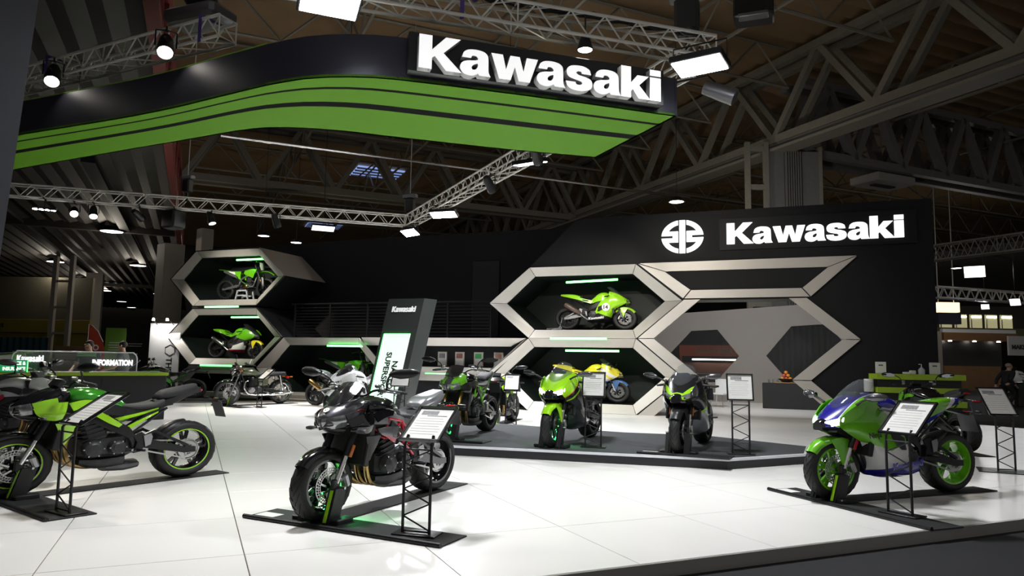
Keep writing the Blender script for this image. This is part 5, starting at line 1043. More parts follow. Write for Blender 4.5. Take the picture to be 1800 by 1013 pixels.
def dirt(pal, plastics=None):
    r = empty('motorcycle'); XF, XR, RF, RR = .74, -.74, .345, .33; p = plastics or M['green']
    wheel(r, 'front_wheel', XF, RF, .09, M['blackm'], 1, wire=True, knob=True, discR=.13); wheel(r, 'rear_wheel', XR, RR, .12, M['blackm'], 1, wire=True, knob=True, discR=.12)
    fork(r, XF, RF, (.40, 0, 1.14), upM=M['blackm'], loM=M['gold'], caliper=False)
    for s in (1, -1):
        m = MB(); m.patch([[(.72, s*.115, .70), (.66, s*.135, .71), (.62, s*.13, .70)], [(.76, s*.115, .45), (.71, s*.14, .45), (.67, s*.135, .45)], [(.75, s*.11, .34), (.72, s*.125, .33), (.70, s*.12, .34)]], .006*s, 2); part(m, 'fork_guard', M['blackp'], r)
        m = MB(); m.patch([[(.50, s*.14, .98), (.30, s*.15, .99), (.05, s*.13, .95)], [(.48, s*.20, .86), (.28, s*.185, .86), (.02, s*.14, .87)], [(.40, s*.185, .68), (.24, s*.17, .74), (.05, s*.14, .82)]], .008*s, 3); part(m, 'tank_shroud', p, r)
        m = MB(); m.patch([[(-.10, s*.12, .92), (-.40, s*.12, .94), (-.72, s*.10, .98)], [(-.12, s*.13, .78), (-.40, s*.13, .82), (-.66, s*.11, .90)], [(-.10, s*.12, .64), (-.34, s*.125, .72), (-.58, s*.11, .84)]], .008*s, 3); o = part(m, 'side_plate', p, r)
        m = MB(); m.prism([(-.30, .80), (-.32, .91), (-.55, .935), (-.56, .84)], s*.135, s*.145, .003); part(m, 'number_field', M['white'], o)
        m = MB(); m.tube(cr_line([(.42, s*.05, .92), (.25, s*.12, .80), (-.05, s*.13, .66), (-.16, s*.12, .42)], 4), .028, 8); m.tube([(.44, s*.03, .80), (.34, s*.08, .40), (-.12, s*.11, .34)], .022, 8); part(m, 'frame_beam', M['ali'], r)
    swingarm(r, (-.16, .43), XR, RR, M['ali'], .10, .05, 'plain')
    part(arc_fender((XF-.03, RF+.07), RF+.16, 45, 128, .085, 9, .02), 'front_fender', p, r)
    m = MB(); m.patch([[(-.58, -.09, .95), (-.58, 0, .965), (-.58, .09, .95)], [(-.85, -.08, 1.0), (-.85, 0, 1.02), (-.85, .08, 1.0)], [(-1.02, -.05, 1.02), (-1.04, 0, 1.035), (-1.02, .05, 1.02)]], .006, 3); part(m, 'rear_fender', p, r)
    m = MB(); m.body([(.28, [(0, .93), (.06, .94), (.08, .97), (.05, 1.0), (0, 1.005)]), (0, [(0, .92), (.07, .93), (.09, .95), (.07, .965), (0, .97)]), (-.35, [(0, .92), (.08, .93), (.10, .955), (.08, .975), (0, .98)]), (-.70, [(0, .96), (.07, .965), (.08, .98), (.06, 1.0), (0, 1.0)])], 3); part(m, 'seat', M['seat'], r, 60)
    m = MB(); m.box((.12, 0, .45), (.30, .22, .22), .05); m.box((.16, 0, .64), (.16, .17, .22), .03, 0, .15); part(m, 'engine_block', M['engine'], r)
    for s in (1, -1): m = MB(); m.lathe([(.001, .15), (.06, .15), (.085, .13), (.09, .10), (.001, .10)], 24, (.08, 0, .43), closed=False); m.v = [(a, b*s, c) for a, b, c in m.v]; part(m, 'engine_cover', M['gold'], r)
    m = MB(); m.tube(cr_line([(.22, -.05, .62), (.36, -.06, .55), (.30, -.12, .40), (.0, -.15, .55), (-.25, -.15, .72)], 4), .02, 8); part(m, 'header_pipe', M['steel'], r)
    m = MB(); m.tube([(-.22, -.15, .72), (-.30, -.155, .76), (-.66, -.15, .92), (-.72, -.15, .94)], [.025, .05, .05, .03], 12); part(m, 'silencer', M['grey'], r)
    m = MB(); m.patch([[(.55, -.10, 1.20), (.57, 0, 1.21), (.55, .10, 1.20)], [(.58, -.11, 1.08), (.61, 0, 1.08), (.58, .11, 1.08)], [(.59, -.07, .96), (.61, 0, .95), (.59, .07, .96)]], .006, 3); part(m, 'number_board', M['white'] if plastics is None else p, r)
    bars(r, .40, 1.17, .07, .07, .40); m = MB(); m.tube([(.42, -.10, 1.25), (.42, .10, 1.25)], .022, 8); part(m, 'bar_pad', p, r); footpegs(r, -.10, .38, .17, guard=False); return r
def put(r, front, rear, z=0.0, label='', lean=0.0, group='motorcycles on show'):
    """stand the machine with its axles above two ground points"""
    f = Vector((front[0], front[1], 0)); b = Vector((rear[0], rear[1], 0)); d = f-b; mid = (f+b)/2
    r.location = (mid.x, mid.y, z); r.rotation_euler = (lean, 0, math.atan2(d.y, d.x)); return tag(r, label, 'motorcycle', group)
def decal(root, txt, p, size, m, s=1, slope=0.0, width=None, bold=.004, tilt=0.0):
    """flat lettering on the left (s=1) flank, reading from front to back side as seen"""
    mt = Matrix.Translation((p[0]*S, p[1]*S, p[2])) @ Matrix.Rotation(math.pi if s > 0 else 0, 4, 'Z') @ Matrix.Rotation(tilt, 4, 'X') @ Matrix.Rotation(math.pi/2, 4, 'X') @ Matrix.Rotation(slope, 4, 'Z')
    return text_obj('decal', txt, size, m, root, mt, .002, bold, width)
G = M
# --- 1 black and graphite roadster, nearest in the middle
mZ = naked(dict(tank=G['blackg'], cowl=G['dgrey'], cowlside=liv('graphite with red edge', (.09, .09, .10), [(0, 0, 1, .90, .915, (.4, .02, .04))], metal=.5), fender=G['blackg'], shroud=G['blackg'], shroud2=G['blackp'], knee=G['silver'], tail=G['silver'], pillion=G['silver'], rim=G['blackg'], frame=G['red'], trellis=1, reflector=1, swing=G['dgrey'], rimstripe=None, duct=liv('duct with red edge', (.16, .16, .17), [(-.25, 0, 1, -1, .60, (.35, .02, .04))], metal=.5), cover=G['blackm']), visor=True)
put(mZ, (-3.87, 5.42), (-3.70, 7.22), .012, 'black and graphite naked motorcycle with red trellis frame nearest the camera')
for _e in (1,):
    m_ = MB(); m_.lathe([(.001, .004), (.020, .004), (.026, 0)], 18, axis='Z', closed=False); m_.lathe([(.022, .005), (.027, .005), (.027, -.002), (.022, -.002)], 18, axis='Z'); m_.xf(Matrix.Translation((.705*S, 0, .935*1.03)) @ Matrix.Rotation(.62, 4, 'Y')); m_.obj('cowl_emblem', M['chrome'], mZ)
# --- 2 green and black roadster at the left
m9 = naked(dict(tank=G['candy'], cowl=G['blackg'], cowlside=G['lime'], fender=G['blackg'], shroud=G['lime'], shroud2=G['lime'], knee=G['blackp'], tail=G['blackp'], accent=G['lime'], rim=G['blackg'], rimstripe=G['lime'], frame=G['blackm'], swing=G['blackm']))
put(m9, (-7.24, 5.02), (-6.77, 6.66), .012, 'green and black naked motorcycle at the left with a green fuel tank')
# --- 3 green, white and blue sport machine at the right
W_, BL = (.75, .75, .74), (.015, .012, .25)
lv_cowl = liv('cowl stripe livery', GREEN, [(0, 1, 0, -1, .128, W_), (0, 1, 0, -1, .120, BL)])
lv_low = liv('belly livery', W_, [(.30, 0, 1, -1, .40, BL)])
lv_side = liv('flank livery', GREEN, [(.62, 0, -1, -.39, 9, W_)] if False else [(.45, 0, 1, -1, .625, W_)])
lv_tail = liv('tail livery', GREEN, [(.8, 0, 1, -1, .42, W_), (.8, 0, 1, -1, .355, BL)])
lv_tank = liv('tank livery', GREEN, [(0, 0, 1, .82, .93, W_), (0, 0, 1, .93, 2, BL)])
mX = sport(dict(cowl=lv_cowl, fair=lv_side, lower=lv_low, fender=G['green'], tank=lv_tank, tankside=G['white'], tail=lv_tail, tail2=G['blue'], rim=G['green'], swing=G['blackm'], caliper=G['ali'], reflector=G['red']), lit=True)
put(mX, (.40, 8.58), (1.80, 9.86), .012, 'green, white and blue sport motorcycle with green wheels at the right')
decal(mX, 'Ninja', (.47, .258, .70), .085, M['blackp'], 1, .08, None, .001, -.1); decal(mX, 'Kawasaki', (.10, .264, .385), .115, M['blue'], 1, .12, .44, .005, .12)
# --- 4 lime sport machine with lit headlamps on the platform
lv_lime = liv('lime flank livery', LIME, [(.7, 0, 1, -1, 1.20, (.02, .02, .022)), (.7, 0, 1, 1.20, 1.215, (.5, .03, .02)), (.7, 0, 1, 1.09, 1.125, LIME)])
mL = sport(dict(cowl=liv('lime nose livery', LIME, [(0, 0, 1, -1, .79, (.02, .02, .02))]), fair=lv_lime, lower=G['dgrey'], fender=G['lime'], tank=G['lime'], tail=G['lime'], rim=G['blackm']), lit=True)
put(mL, (-3.33, 10.42), (-3.21, 12.28), .15, 'lime sport motorcycle with blazing headlamps on the platform')
# --- 5 black sport machine with lime flashes on the platform
lv_blk = liv('black lime nose livery', (.012, .012, .014), [(.55, 1, 0, .505, .545, LIME), (0, .2, 1, .79, .833, LIME)])
lv_blks = liv('grey lime flank livery', (.38, .39, .40), [(.5, 0, 1, .80, 2, (.012, .012, .014)), (.5, 0, 1, .74, .80, LIME)])
mB = sport(dict(cowl=lv_blk, fair=lv_blks, lower=G['silver'], fender=G['blackp'], tank=G['blackg'], tail=G['blackg'], rim=G['blackm'], reflector=G['orange']))
put(mB, (-1.46, 10.55), (-1.30, 12.45), .15, 'black sport motorcycle with lime flashes standing on the platform')
# --- 6 bright green roadster on the platform
mG = naked(dict(tank=G['blackg'], cowl=liv('green mask livery', GREEN, [(0, 1, 0, -1, .05, (.05, .05, .055))]), cowlside=G['green'], fender=G['blackg'], shroud=G['blackp'], knee=G['dgrey'], tail=G['green'], rim=G['blackm'], frame=G['green'], trellis=1, fork=G['gold'], swing=G['dgrey']), visor=True)
put(mG, (-5.13, 10.52), (-5.19, 12.3), .15, 'bright green naked motorcycle with green trellis frame on the platform')
# --- 7 small green and grey roadster behind it
m7 = naked(dict(tank=G['lime'], cowl=G['blackp'], fender=G['blackp'], shroud=G['lime'], knee=G['dgrey'], tail=G['lime'], rim=G['blackm'], accent=G['lime']))
put(m7, (-6.02, 14.55), (-6.22, 16.3), 0, 'lime and grey naked motorcycle behind the platform beside a small board')
# --- 8 race machine in the upper right pod, facing right
lv_race = liv('race flank livery', LIME, [(.4, 0, 1, -1, .50, (.02, .02, .02))])
mR = sport(dict(cowl=G['lime'], fair=G['lime'], lower=lv_race, fender=G['lime'], tank=G['lime'], tail=G['lime'], rim=G['blackm'], swing=G['ali'], exhaust=mat('carbon silencer', (.10, .06, .05), .3)), mirrors=False, plate=False, race=True)
put(mR, (-4.20, 20.75), (-6.30, 20.75), 2.40, 'lime race motorcycle on a paddock stand in the upper hexagon pod')
decal(mR, 'Kawasaki', (.06, -.256, .345), .10, M['white'], -1, .10, .46, .004, .2)
m_ = MB(); m_.lathe([(.001, 0), (.12, 0), (.12, .004), (.001, .004)], 26, (.30*S, -.262*S, .66), closed=False); m_.v = [(x, y-.004, z) for x, y, z in m_.v]; nf = m_.obj('number_field', M['white'], mR); decal(mR, '14', (.30, -.27, .66), .16, M['blackp'], -1, 0, None, .004)
# --- 9 yellow and blue machine in the lower right pod, facing right
lv_y = liv('yellow blue livery', (.62, .53, .03), [(.7, 0, 1, 1.12, 1.22, (.6, .6, .62)), (.7, 0, 1, .93, 1.05, (.55, .56, .58)), (.7, 0, 1, -1, .93, (.03, .08, .25))])
mY = sport(dict(cowl=lv_y, fair=lv_y, lower=G['blue'], fender=mat('steel blue paint', (.05, .12, .28), .2, coat=.8), tank=G['yellow'], tail=G['yellow'], rim=G['blackm'], screen=G['smoke']), mirrors=True, plate=False)
put(mY, (-4.42, 20.6), (-6.45, 20.6), .27, 'yellow, white and blue sport motorcycle in the floor level pod')
# --- 10 dirt bike and race machine in the left pods
mD = dirt({}); put(mD, (-17.42, 20.75), (-19.42, 20.75), 3.53, 'green dirt bike on a grey box stand in the topmost pod')
lv_sbk = liv('superbike livery', (.05, .05, .055), [(.3, 0, 1, .78, 2, GREEN)])
mS = sport(dict(cowl=G['dgrey'], fair=lv_sbk, lower=liv('superbike belly', W_, [(.0, 0, 1, -1, .31, (.35, .02, .04))]), fender=G['yellow'], tank=G['green'], tail=G['green'], rim=G['blackm'], exhaust=G['steel'], screen=G['smoke']), mirrors=False, plate=False, race=True)
put(mS, (-17.65, 20.75), (-19.75, 20.75), 1.35, 'green, white and red superbike in the pod below the dirt bike')
# --- 11 olive retro machine
mO = retro(dict(tank=G['olive'], side=G['olive'])); put(mO, (-15.1, 16.5), (-14.62, 18.2), .012, 'olive retro motorcycle with round headlamp and chrome silencers')
# --- 12 dark machine far left behind, facing left
mK = naked(dict(tank=G['blackg'], cowl=G['blackp'], fender=G['blackp'], shroud=G['candy'], tail=G['blackg'], rim=G['blackm'], frame=G['candy'])); put(mK, (-19.9, 17.55), (-18.55, 18.72), .0, 'dark motorcycle with green frame half hidden by the counter')
# --- 13 white sport tourer and silver machine by the low pod
mW = sport(dict(cowl=G['white'], fair=G['white'], lower=G['dgrey'], fender=G['white'], tank=G['white'], tail=G['white'], rim=G['blackm'], screen=G['smoke']), mirrors=False); put(mW, (-10.55, 15.2), (-10.2, 17.0), 0, 'white sport motorcycle behind the graphite motorcycle')
mV = sport(dict(cowl=G['silver'], fair=G['silver'], lower=G['red'], fender=G['silver'], tank=G['silver'], tail=G['silver'], rim=G['blackm'], exhaust=G['gold']), mirrors=False, plate=False, race=True); put(mV, (-11.55, 17.95), (-13.35, 18.25), 0, 'silver sport motorcycle with gold silencer before the low pod')
mE = dirt({}); put(mE, (-12.95, 20.9), (-14.9, 20.9), .30, 'green dirt bike inside the low pod')
# --- 14 black machine with red stripes at the left edge
mT = naked(dict(tank=G['white'], cowl=G['white'], fender=G['blackp'], shroud=G['dgrey'], knee=G['silver'], tail=liv('red line tail', (.012, .012, .014), [(.35, 0, 1, .62, .64, (.5, .03, .05)), (.35, 0, 1, .68, .70, (.5, .03, .05))]), accent=G['red'], rim=G['blackm'])); put(mT, (-9.75, 7.35), (-11.4, 6.72), .012, 'black motorcycle with red stripes and white nose cut by the left edge', group='motorcycles on show')
# --- 15 roadster behind the green sport machine
mN = naked(dict(tank=G['blackg'], cowl=G['blackp'], cowlside=G['candy'], fender=G['blackp'], shroud=G['green'], tail=G['blackp'], rim=G['blackm'], frame=G['candy'])); put(mN, (2.22, 16.15), (2.86, 14.45), 0, 'black and green naked motorcycle seen from behind beyond the green sport motorcycle')
# ------------------------------------------------------------------ stands and boards
def base(front, rear, z, label, wide=(-.70, 1.38), chock=True, strip=True, plate=True, lime=True, glow=0):
    f = Vector((front[0], front[1], 0)); b = Vector((rear[0], rear[1], 0)); d = (f-b).normalized(); L = (f-b).length
    r = empty('wheel_stand', (f.x, f.y, z), math.atan2(d.y, d.x))
    if plate:
        m = MB(); m.box((-.02, sum(wide)/2, .006), (.40, wide[1]-wide[0], .012), .002); m.obj('base_plate', M['plate'], r)
        m = MB(); m.tube([(.19, wide[0], .018), (.19, wide[1], .018)], .020, 8); m.obj('edge_tube', M['blackm'], r)
        m = MB(); m.box((.02, wide[0]+.14, .0125), (.14, .22, .003)); m.obj('plate_label', M['paper'], r, None) 
    if strip: m = MB(); m.box((-.2-(L+.35)/2, 0, .006), (L+.40, .30, .011), .002); m.obj('runner_plate', M['plate'], r)
    if chock:
        for s in (1, -1):
            m = MB(); q0 = [(-.06, s*.095), (.08, s*.095), (.08, s*.175), (-.06, s*.175)]
            m.loft([[(x, y, .01) for x, y in q0], [(x-.09, y, .30) for x, y in q0]]); o = m.obj('chock_upright', M['blackp'], r, None)
            m = MB(); m.loft([[(.084, s*.12, .03), (.084, s*.155, .03), (.089, s*.155, .03), (.089, s*.12, .03)], [(.084-.085, s*.12, .29), (.084-.085, s*.155, .29), (.089-.085, s*.155, .29), (.089-.085, s*.12, .29)]]); m.obj('lime_strip', M['lime'] if s > 0 and lime else M['blackp'], r, None)
            m = MB(); m.box((-.05, s*.21, .03), (.22, .10, .05), .01); m.obj('chock_foot', M['blackp'], r)
        m = MB(); m.tube([(-.1, -.2, .30), (-.1, .2, .30)], .012, 8); m.obj('axle_bar', M['steel'], r)
    if glow:
        m = MB(); m.box((-.20, .0, .30), (.05, .12, .03), .005); m.bar((-.1, 0, .30), (-.2, 0, .30), .02); m.obj('glow_lamp', M['led'], r)
        l = bpy.data.lights.new('lamp_light', 'AREA'); l.size = .12; l.size_y = .12; l.energy = glow; l.color = (.05, 1, .25); o = bpy.data.objects.new('lamp_light', l); COL.objects.link(o); o.parent = r; o.location = (-.24, 0, .27); o.rotation_euler = (0, math.radians(25), 0)
    return tag(r, label, 'stand', 'motorcycle wheel stands')
def board(loc, rz, label, h=.80, w=.36, l=.50, tilt=48, lean=0.0, pw=.24):
    r = empty('info_board', loc, rz); t = math.radians(tilt)
    for s in (-1, 1):
        m = MB(); m.tube([(s*pw/2, 0, .01), (s*pw/2, lean, h-.04), (s*pw/2*.95, lean+.05, h+.03)], .013, 8); m.obj('pole', M['blackm'], r)
    n = 6
    for k in range(n):
        z0, z1 = .04+(h-.12)*k/n, .04+(h-.12)*(k+1)/n; s = 1 if k % 2 else -1; m = MB(); m.tube([(-s*pw/2, lean*z0/h, z0), (s*pw/2, lean*z1/h, z1)], .007, 6); m.obj('brace', M['blackm'], r)
    m = MB(); m.tube([(-pw/2, lean, h-.08), (pw/2, lean, h-.08)], .008, 6); m.obj('crossbar', M['blackm'], r); m = MB(); m.tube([(-pw/2, 0, .03), (pw/2, 0, .03)], .008, 6); m.obj('crossbar', M['blackm'], r)
    m = MB(); m.box((0, .03, .008), (pw+.14, .20, .014), .003); m.obj('foot_plate', M['blackp'], r)
    X = Vector((1, 0, 0)); Y = Vector((0, math.sin(t), math.cos(t))); N = Vector((0, -math.cos(t), math.sin(t))); c = Vector((0, lean, h-.02))
    mt = Matrix((X, Y, N)).transposed().to_4x4(); mt.translation = c
    def bx(cc, ss, nm, mm, par=r, bev=.003): m = MB(); m.box(cc, ss, bev); m.xf(mt); return m.obj(nm, mm, par, None)
    b = .022
    bx((0, b/2, .012), (w, b, .028), 'frame_bar', M['blackg']); bx((0, l-b/2, .012), (w, b, .028), 'frame_bar', M['blackg']); bx((-w/2+b/2, l/2, .012), (b, l, .028), 'frame_bar', M['blackg']); bx((w/2-b/2, l/2, .012), (b, l, .028), 'frame_bar', M['blackg'])
    sh = bx((0, l/2, .004), (w-.03, l-.03, .008), 'sheet', M['paper'], r, 0)
    bx((-.05, l*.83, .0085), (w*.42, l*.12, .001), 'sheet_photo', M['print'], sh, 0)
    bx((.03, l*.74, .0085), (w*.5, .008, .001), 'sheet_heading', mat('dark print', (.05, .05, .05), .7), sh, 0)
    for k in range(7): bx((-.01, l*(.66-.075*k), .0085), (w*(.72 if k % 3 else .60), .005, .001), 'sheet_line', mat('pale grey print', (.42, .42, .40), .7), sh, 0)
    return tag(r, label, 'info board', 'framed information boards')
base((-3.87, 5.42), (-3.70, 7.22), 0, 'black wheel stand under the graphite motorcycle', glow=9); board((-2.86, 5.34, .012), math.radians(4), 'framed information board beside the graphite motorcycle', .77, .37, .50, 60)
base((-7.24, 5.02), (-6.77, 6.66), 0, 'black wheel stand under the green and black motorcycle at the left'); board((-6.12, 4.72, .012), math.radians(-12), 'framed information board before the green and black motorcycle at the left', .80, .38, .52, 58)
base((.40, 8.58), (1.80, 9.86), 0, 'black wheel stand under the green sport motorcycle'); board((1.02, 8.02, .012), math.radians(-38), 'framed information board before the green sport motorcycle', .79, .40, .50, 52)
base((2.22, 16.15), (2.86, 14.45), 0, 'wheel stand under the naked motorcycle seen from behind'); board((2.90, 12.1, .0), math.radians(18), 'framed information board at the far right by the black carpet', .80, .40, .50, 40)
m = MB(); m.box((0, 0, .006), (.9, .5, .012), .002); o = m.obj('base_plate', M['blackp']); o.location = (3.0, 12.1, 0); o.rotation_euler = (0, 0, math.radians(-8)); tag(o, 'flat black plate under the far right information board', 'plate')
base((-3.33, 10.42), (-3.21, 12.28), .15, 'wheel stand under the lime sport motorcycle', (-.5, .5), plate=False, strip=False, lime=False, glow=8); board((-2.76, 10.75, .15), math.radians(8), 'information board left of the lime sport motorcycle wheel on the platform', .78, .36, .40, 18)
base((-1.46, 10.55), (-1.30, 12.45), .15, 'wheel stand under the black sport motorcycle', (-.55, .75), strip=False, lime=False); board((-.62, 11.0, .15), math.radians(12), 'upright information board at the right end of the platform', .79, .38, .40, 14)
base((-6.02, 14.55), (-6.22, 16.3), 0, 'wheel stand behind the platform', (-.4, .6)); board((-5.62, 14.7, .012), math.radians(15), 'small information board behind the platform', .80, .34, .42, 35)
base((-15.1, 16.5), (-14.62, 18.2), 0, 'wheel stand under the olive retro motorcycle', (-.5, 1.0)); board((-13.95, 16.5, .012), math.radians(-18), 'information board before the olive retro motorcycle', .80, .36, .45, 50)
base((-19.9, 17.55), (-18.55, 18.72), 0, 'wheel stand under the dark motorcycle beyond the counter', (-.4, .7)); board((-19.2, 16.6, 0), math.radians(-45), 'information board beyond the end of the counter', .98, .36, .45, 50)
base((-5.13, 10.52), (-5.19, 12.3), .15, 'wheel stand under the bright green naked motorcycle', (-.5, .7), strip=False, lime=False, glow=8); board((-7.95, 13.9, 0), math.radians(15), 'information board before the leaning totem sign', .85, .42, .42, 30)
base((-9.75, 7.35), (-11.4, 6.72), 0, 'wheel stand under the motorcycle at the left edge', (-.4, .4))
# paddock stand and box stand in the pods
r = empty('paddock_stand', (-6.3, 20.75, 2.40)); m = MB(); m.tube([(.06, -.22, .36), (-.02, -.22, .05), (-.42, -.22, .02), (-.42, .22, .02), (-.02, .22, .05), (.06, .22, .36)], .018, 8); m.obj('stand_tube', M['steel'], r)
for s in (-1, 1): m = MB(); m.lathe([(.02, -.02), (.05, -.02), (.05, .02), (.02, .02)], 16, (.0, s*.22, .05)); m.obj('stand_wheel', M['ali'], r)
tag(r, 'silver paddock stand under the lime race motorcycle', 'stand')
r = empty('box_stand', (-18.4, 20.7, 3.22)); 
for s in (-1, 1):
    m = MB(); q = [(-.34, 0), (.34, 0), (.20, .60), (-.20, .60)]; 
    for a, b in ((0, 1), (1, 2), (2, 3), (3, 0)): m.bar((q[a][0], s*.16, q[a][1]), (q[b][0], s*.16, q[b][1]), .05)
    m.bar((-.29, s*.16, .20), (.29, s*.16, .20), .05); m.bar((-.24, s*.16, .42), (.24, s*.16, .42), .05); m.obj('stand_side', mat('pale aluminium', (.55, .57, .58), .4, .3), r)
m = MB(); m.box((0, 0, .62), (.44, .36, .03), .005); m.obj('stand_top', M['blackp'], r); tag(r, 'grey aluminium box stand under the dirt bike', 'stand')
# ------------------------------------------------------------------ leaning totem sign
tt = empty('leaning_totem_sign', (-9.47, 14.8, 0)); dx = .64; Hh = 2.87; wf = .95; th = .42
q = [(0, 0, 0), (wf, 0, 0), (wf+.12, th, 0), (.12, th, 0)]; m = MB(); m.loft([q, [(x+dx, y, Hh) for x, y, z in q]]); m.obj('totem_body', mat('slate totem', (.045, .05, .05), .5), tt, None)
def tq(x, z, y=-.012): return (x+dx*z/Hh, y, z)
lm = mat('backlit panel', (.8, .85, .8), .5, emit=(.78, 1.0, .86), es=.75, var=0)
m = MB(); q = [tq(.12, .25), tq(.80, .25), tq(.80, 2.02), tq(.12, 2.02)]; m.loft([q, [(x, y+.02, z) for x, y, z in q]]); m.obj('light_panel', lm, tt, None)
m = MB(); m.bar(tq(.105, .25, -.02), tq(.105, 2.03, -.02), .025); m.bar(tq(.105, 2.03, -.02), tq(.80, 2.03, -.02), .02); m.obj('edge_light', M['led'], tt, None)
sh = Matrix(((1, 0, dx/Hh, 0), (0, 1, 0, 0), (0, 0, 1, 0), (0, 0, 0, 1)))
for txt, x, z, sz in (('SUPERSPORT', .36, 1.02, .20), ('NAKED', .57, 1.06, .20)):
    text_obj('panel_text', txt, sz, M['blackp'], tt, sh @ Matrix.Translation((x, -.016, z)) @ Matrix.Rotation(math.pi/2, 4, 'X') @ Matrix.Rotation(-math.pi/2, 4, 'Z'), .004, .006)
wordmark(tt, mat('white vinyl letter', (.85, .85, .85), .4, emit=(1, 1, 1), es=.5, var=0), .13, .63, .012, sh @ XZ(.47, -.008, 2.62)); tag(tt, 'slate leaning totem sign with green edged light panel', 'sign')
# ------------------------------------------------------------------ information counter at the left
C0 = Vector((-15.6, 6.8, 0)); C1 = Vector((-13.05, 12.35, 0)); cd = (C1-C0).normalized(); cn = Vector((-cd.y, cd.x, 0)); CL = (C1-C0).length
ic = empty('information_counter', C0, math.atan2(cd.y, cd.x))
m = MB(); m.box((CL/2, .40, .49), (CL, .72, .98), .01); m.obj('counter_body', mat('counter black', (.015, .016, .017), .4), ic, None)
m = MB(); m.box((CL/2, .40, 1.015), (CL+.06, .80, .07), .006); m.obj('counter_top', mat('lime laminate', (.33, .50, .03), .4), ic, None)
m = MB(); m.box((CL/2, .41, 1.054), (CL+.02, .76, .008)); m.obj('top_surface', M['blackp'], ic, None)
for x in (1.6, 3.2, 4.8): m = MB(); m.box((x, .037, .49), (.008, .006, .94)); m.obj('panel_joint', M['blackp'], ic, None)
tag(ic, 'black information counter with lime edged top', 'counter')
gs = empty('glass_screen', C0+cd*3.21+cn*.30+Z*1.058, math.atan2(cd.y, cd.x)); GL = 2.33
m = MB(); m.box((GL/2, 0, .21), (GL, .012, .40), .003); m.obj('pane', mat('clear screen', (.6, .65, .65), .03, alpha=.10, var=0), gs, None)
m = MB(); m.tube(cr_line([(0, 0, 0), (.0, 0, .30), (.08, 0, .41), (.25, 0, .42), (GL-.25, 0, .42), (GL-.08, 0, .41), (GL, 0, .30), (GL, 0, 0)], 3), .014, 8); m.obj('screen_frame', M['wtrim'], gs)
text_obj('screen_text', 'INFORMATION', .165, M['signw'], gs, XZ(1.84, -.02, .20), .01, .008, .80); wordmark(gs, M['signw'], .13, .46, .01, XZ(.31, -.02, .27)); tag(gs, 'clear screen with white INFORMATION lettering on the counter', 'screen')
fi = empty('finance_sign', C0+cd*3.0+cn*.16+Z*1.058, math.atan2(cd.y, cd.x)); m = MB(); m.box((.225, 0, .12), (.46, .03, .24), .003); m.obj('sign_board', mat('lit green board', (.02, .25, .08), .4, emit=(.02, .45, .16), es=.5), fi, None)
text_obj('sign_text', 'FINANCE &', .095, M['signw'], fi, XZ(.235, -.02, .175), .006, .003, .38); text_obj('sign_text', 'INSURANCE', .095, M['signw'], fi, XZ(.235, -.02, .065), .006, .003, .38)
m = MB(); m.box((.46, 0, .12), (.015, .035, .25)); m.obj('sign_edge', M['led'], fi, None); tag(fi, 'green lit FINANCE & INSURANCE sign on the counter', 'sign')
mp = dirt({}); put(mp, (-17.9, 10.3), (-16.7, 11.6), .42, 'green dirt bike with white number board behind the counter'); mq = dirt({}); put(mq, (-17.3, 9.0), (-15.9, 10.3), .0, 'green dirt bike behind the finance sign')
m = MB(); m.box((0, 0, .21), (2.9, 1.0, .42), .01); o = m.obj('low_plinth', M['blackp']); o.location = (-17.3, 10.95, 0); o.rotation_euler = (0, 0, math.atan2(1.1, 1.6)*-1+math.pi/2*0+.0); o.rotation_euler = (0, 0, math.atan2(-1.1, -1.6)+math.pi); o.rotation_euler[2] = math.atan2(12.5-11.2, -16.1+17.3); tag(o, 'low black plinth under the dirt bike behind the counter', 'plinth')
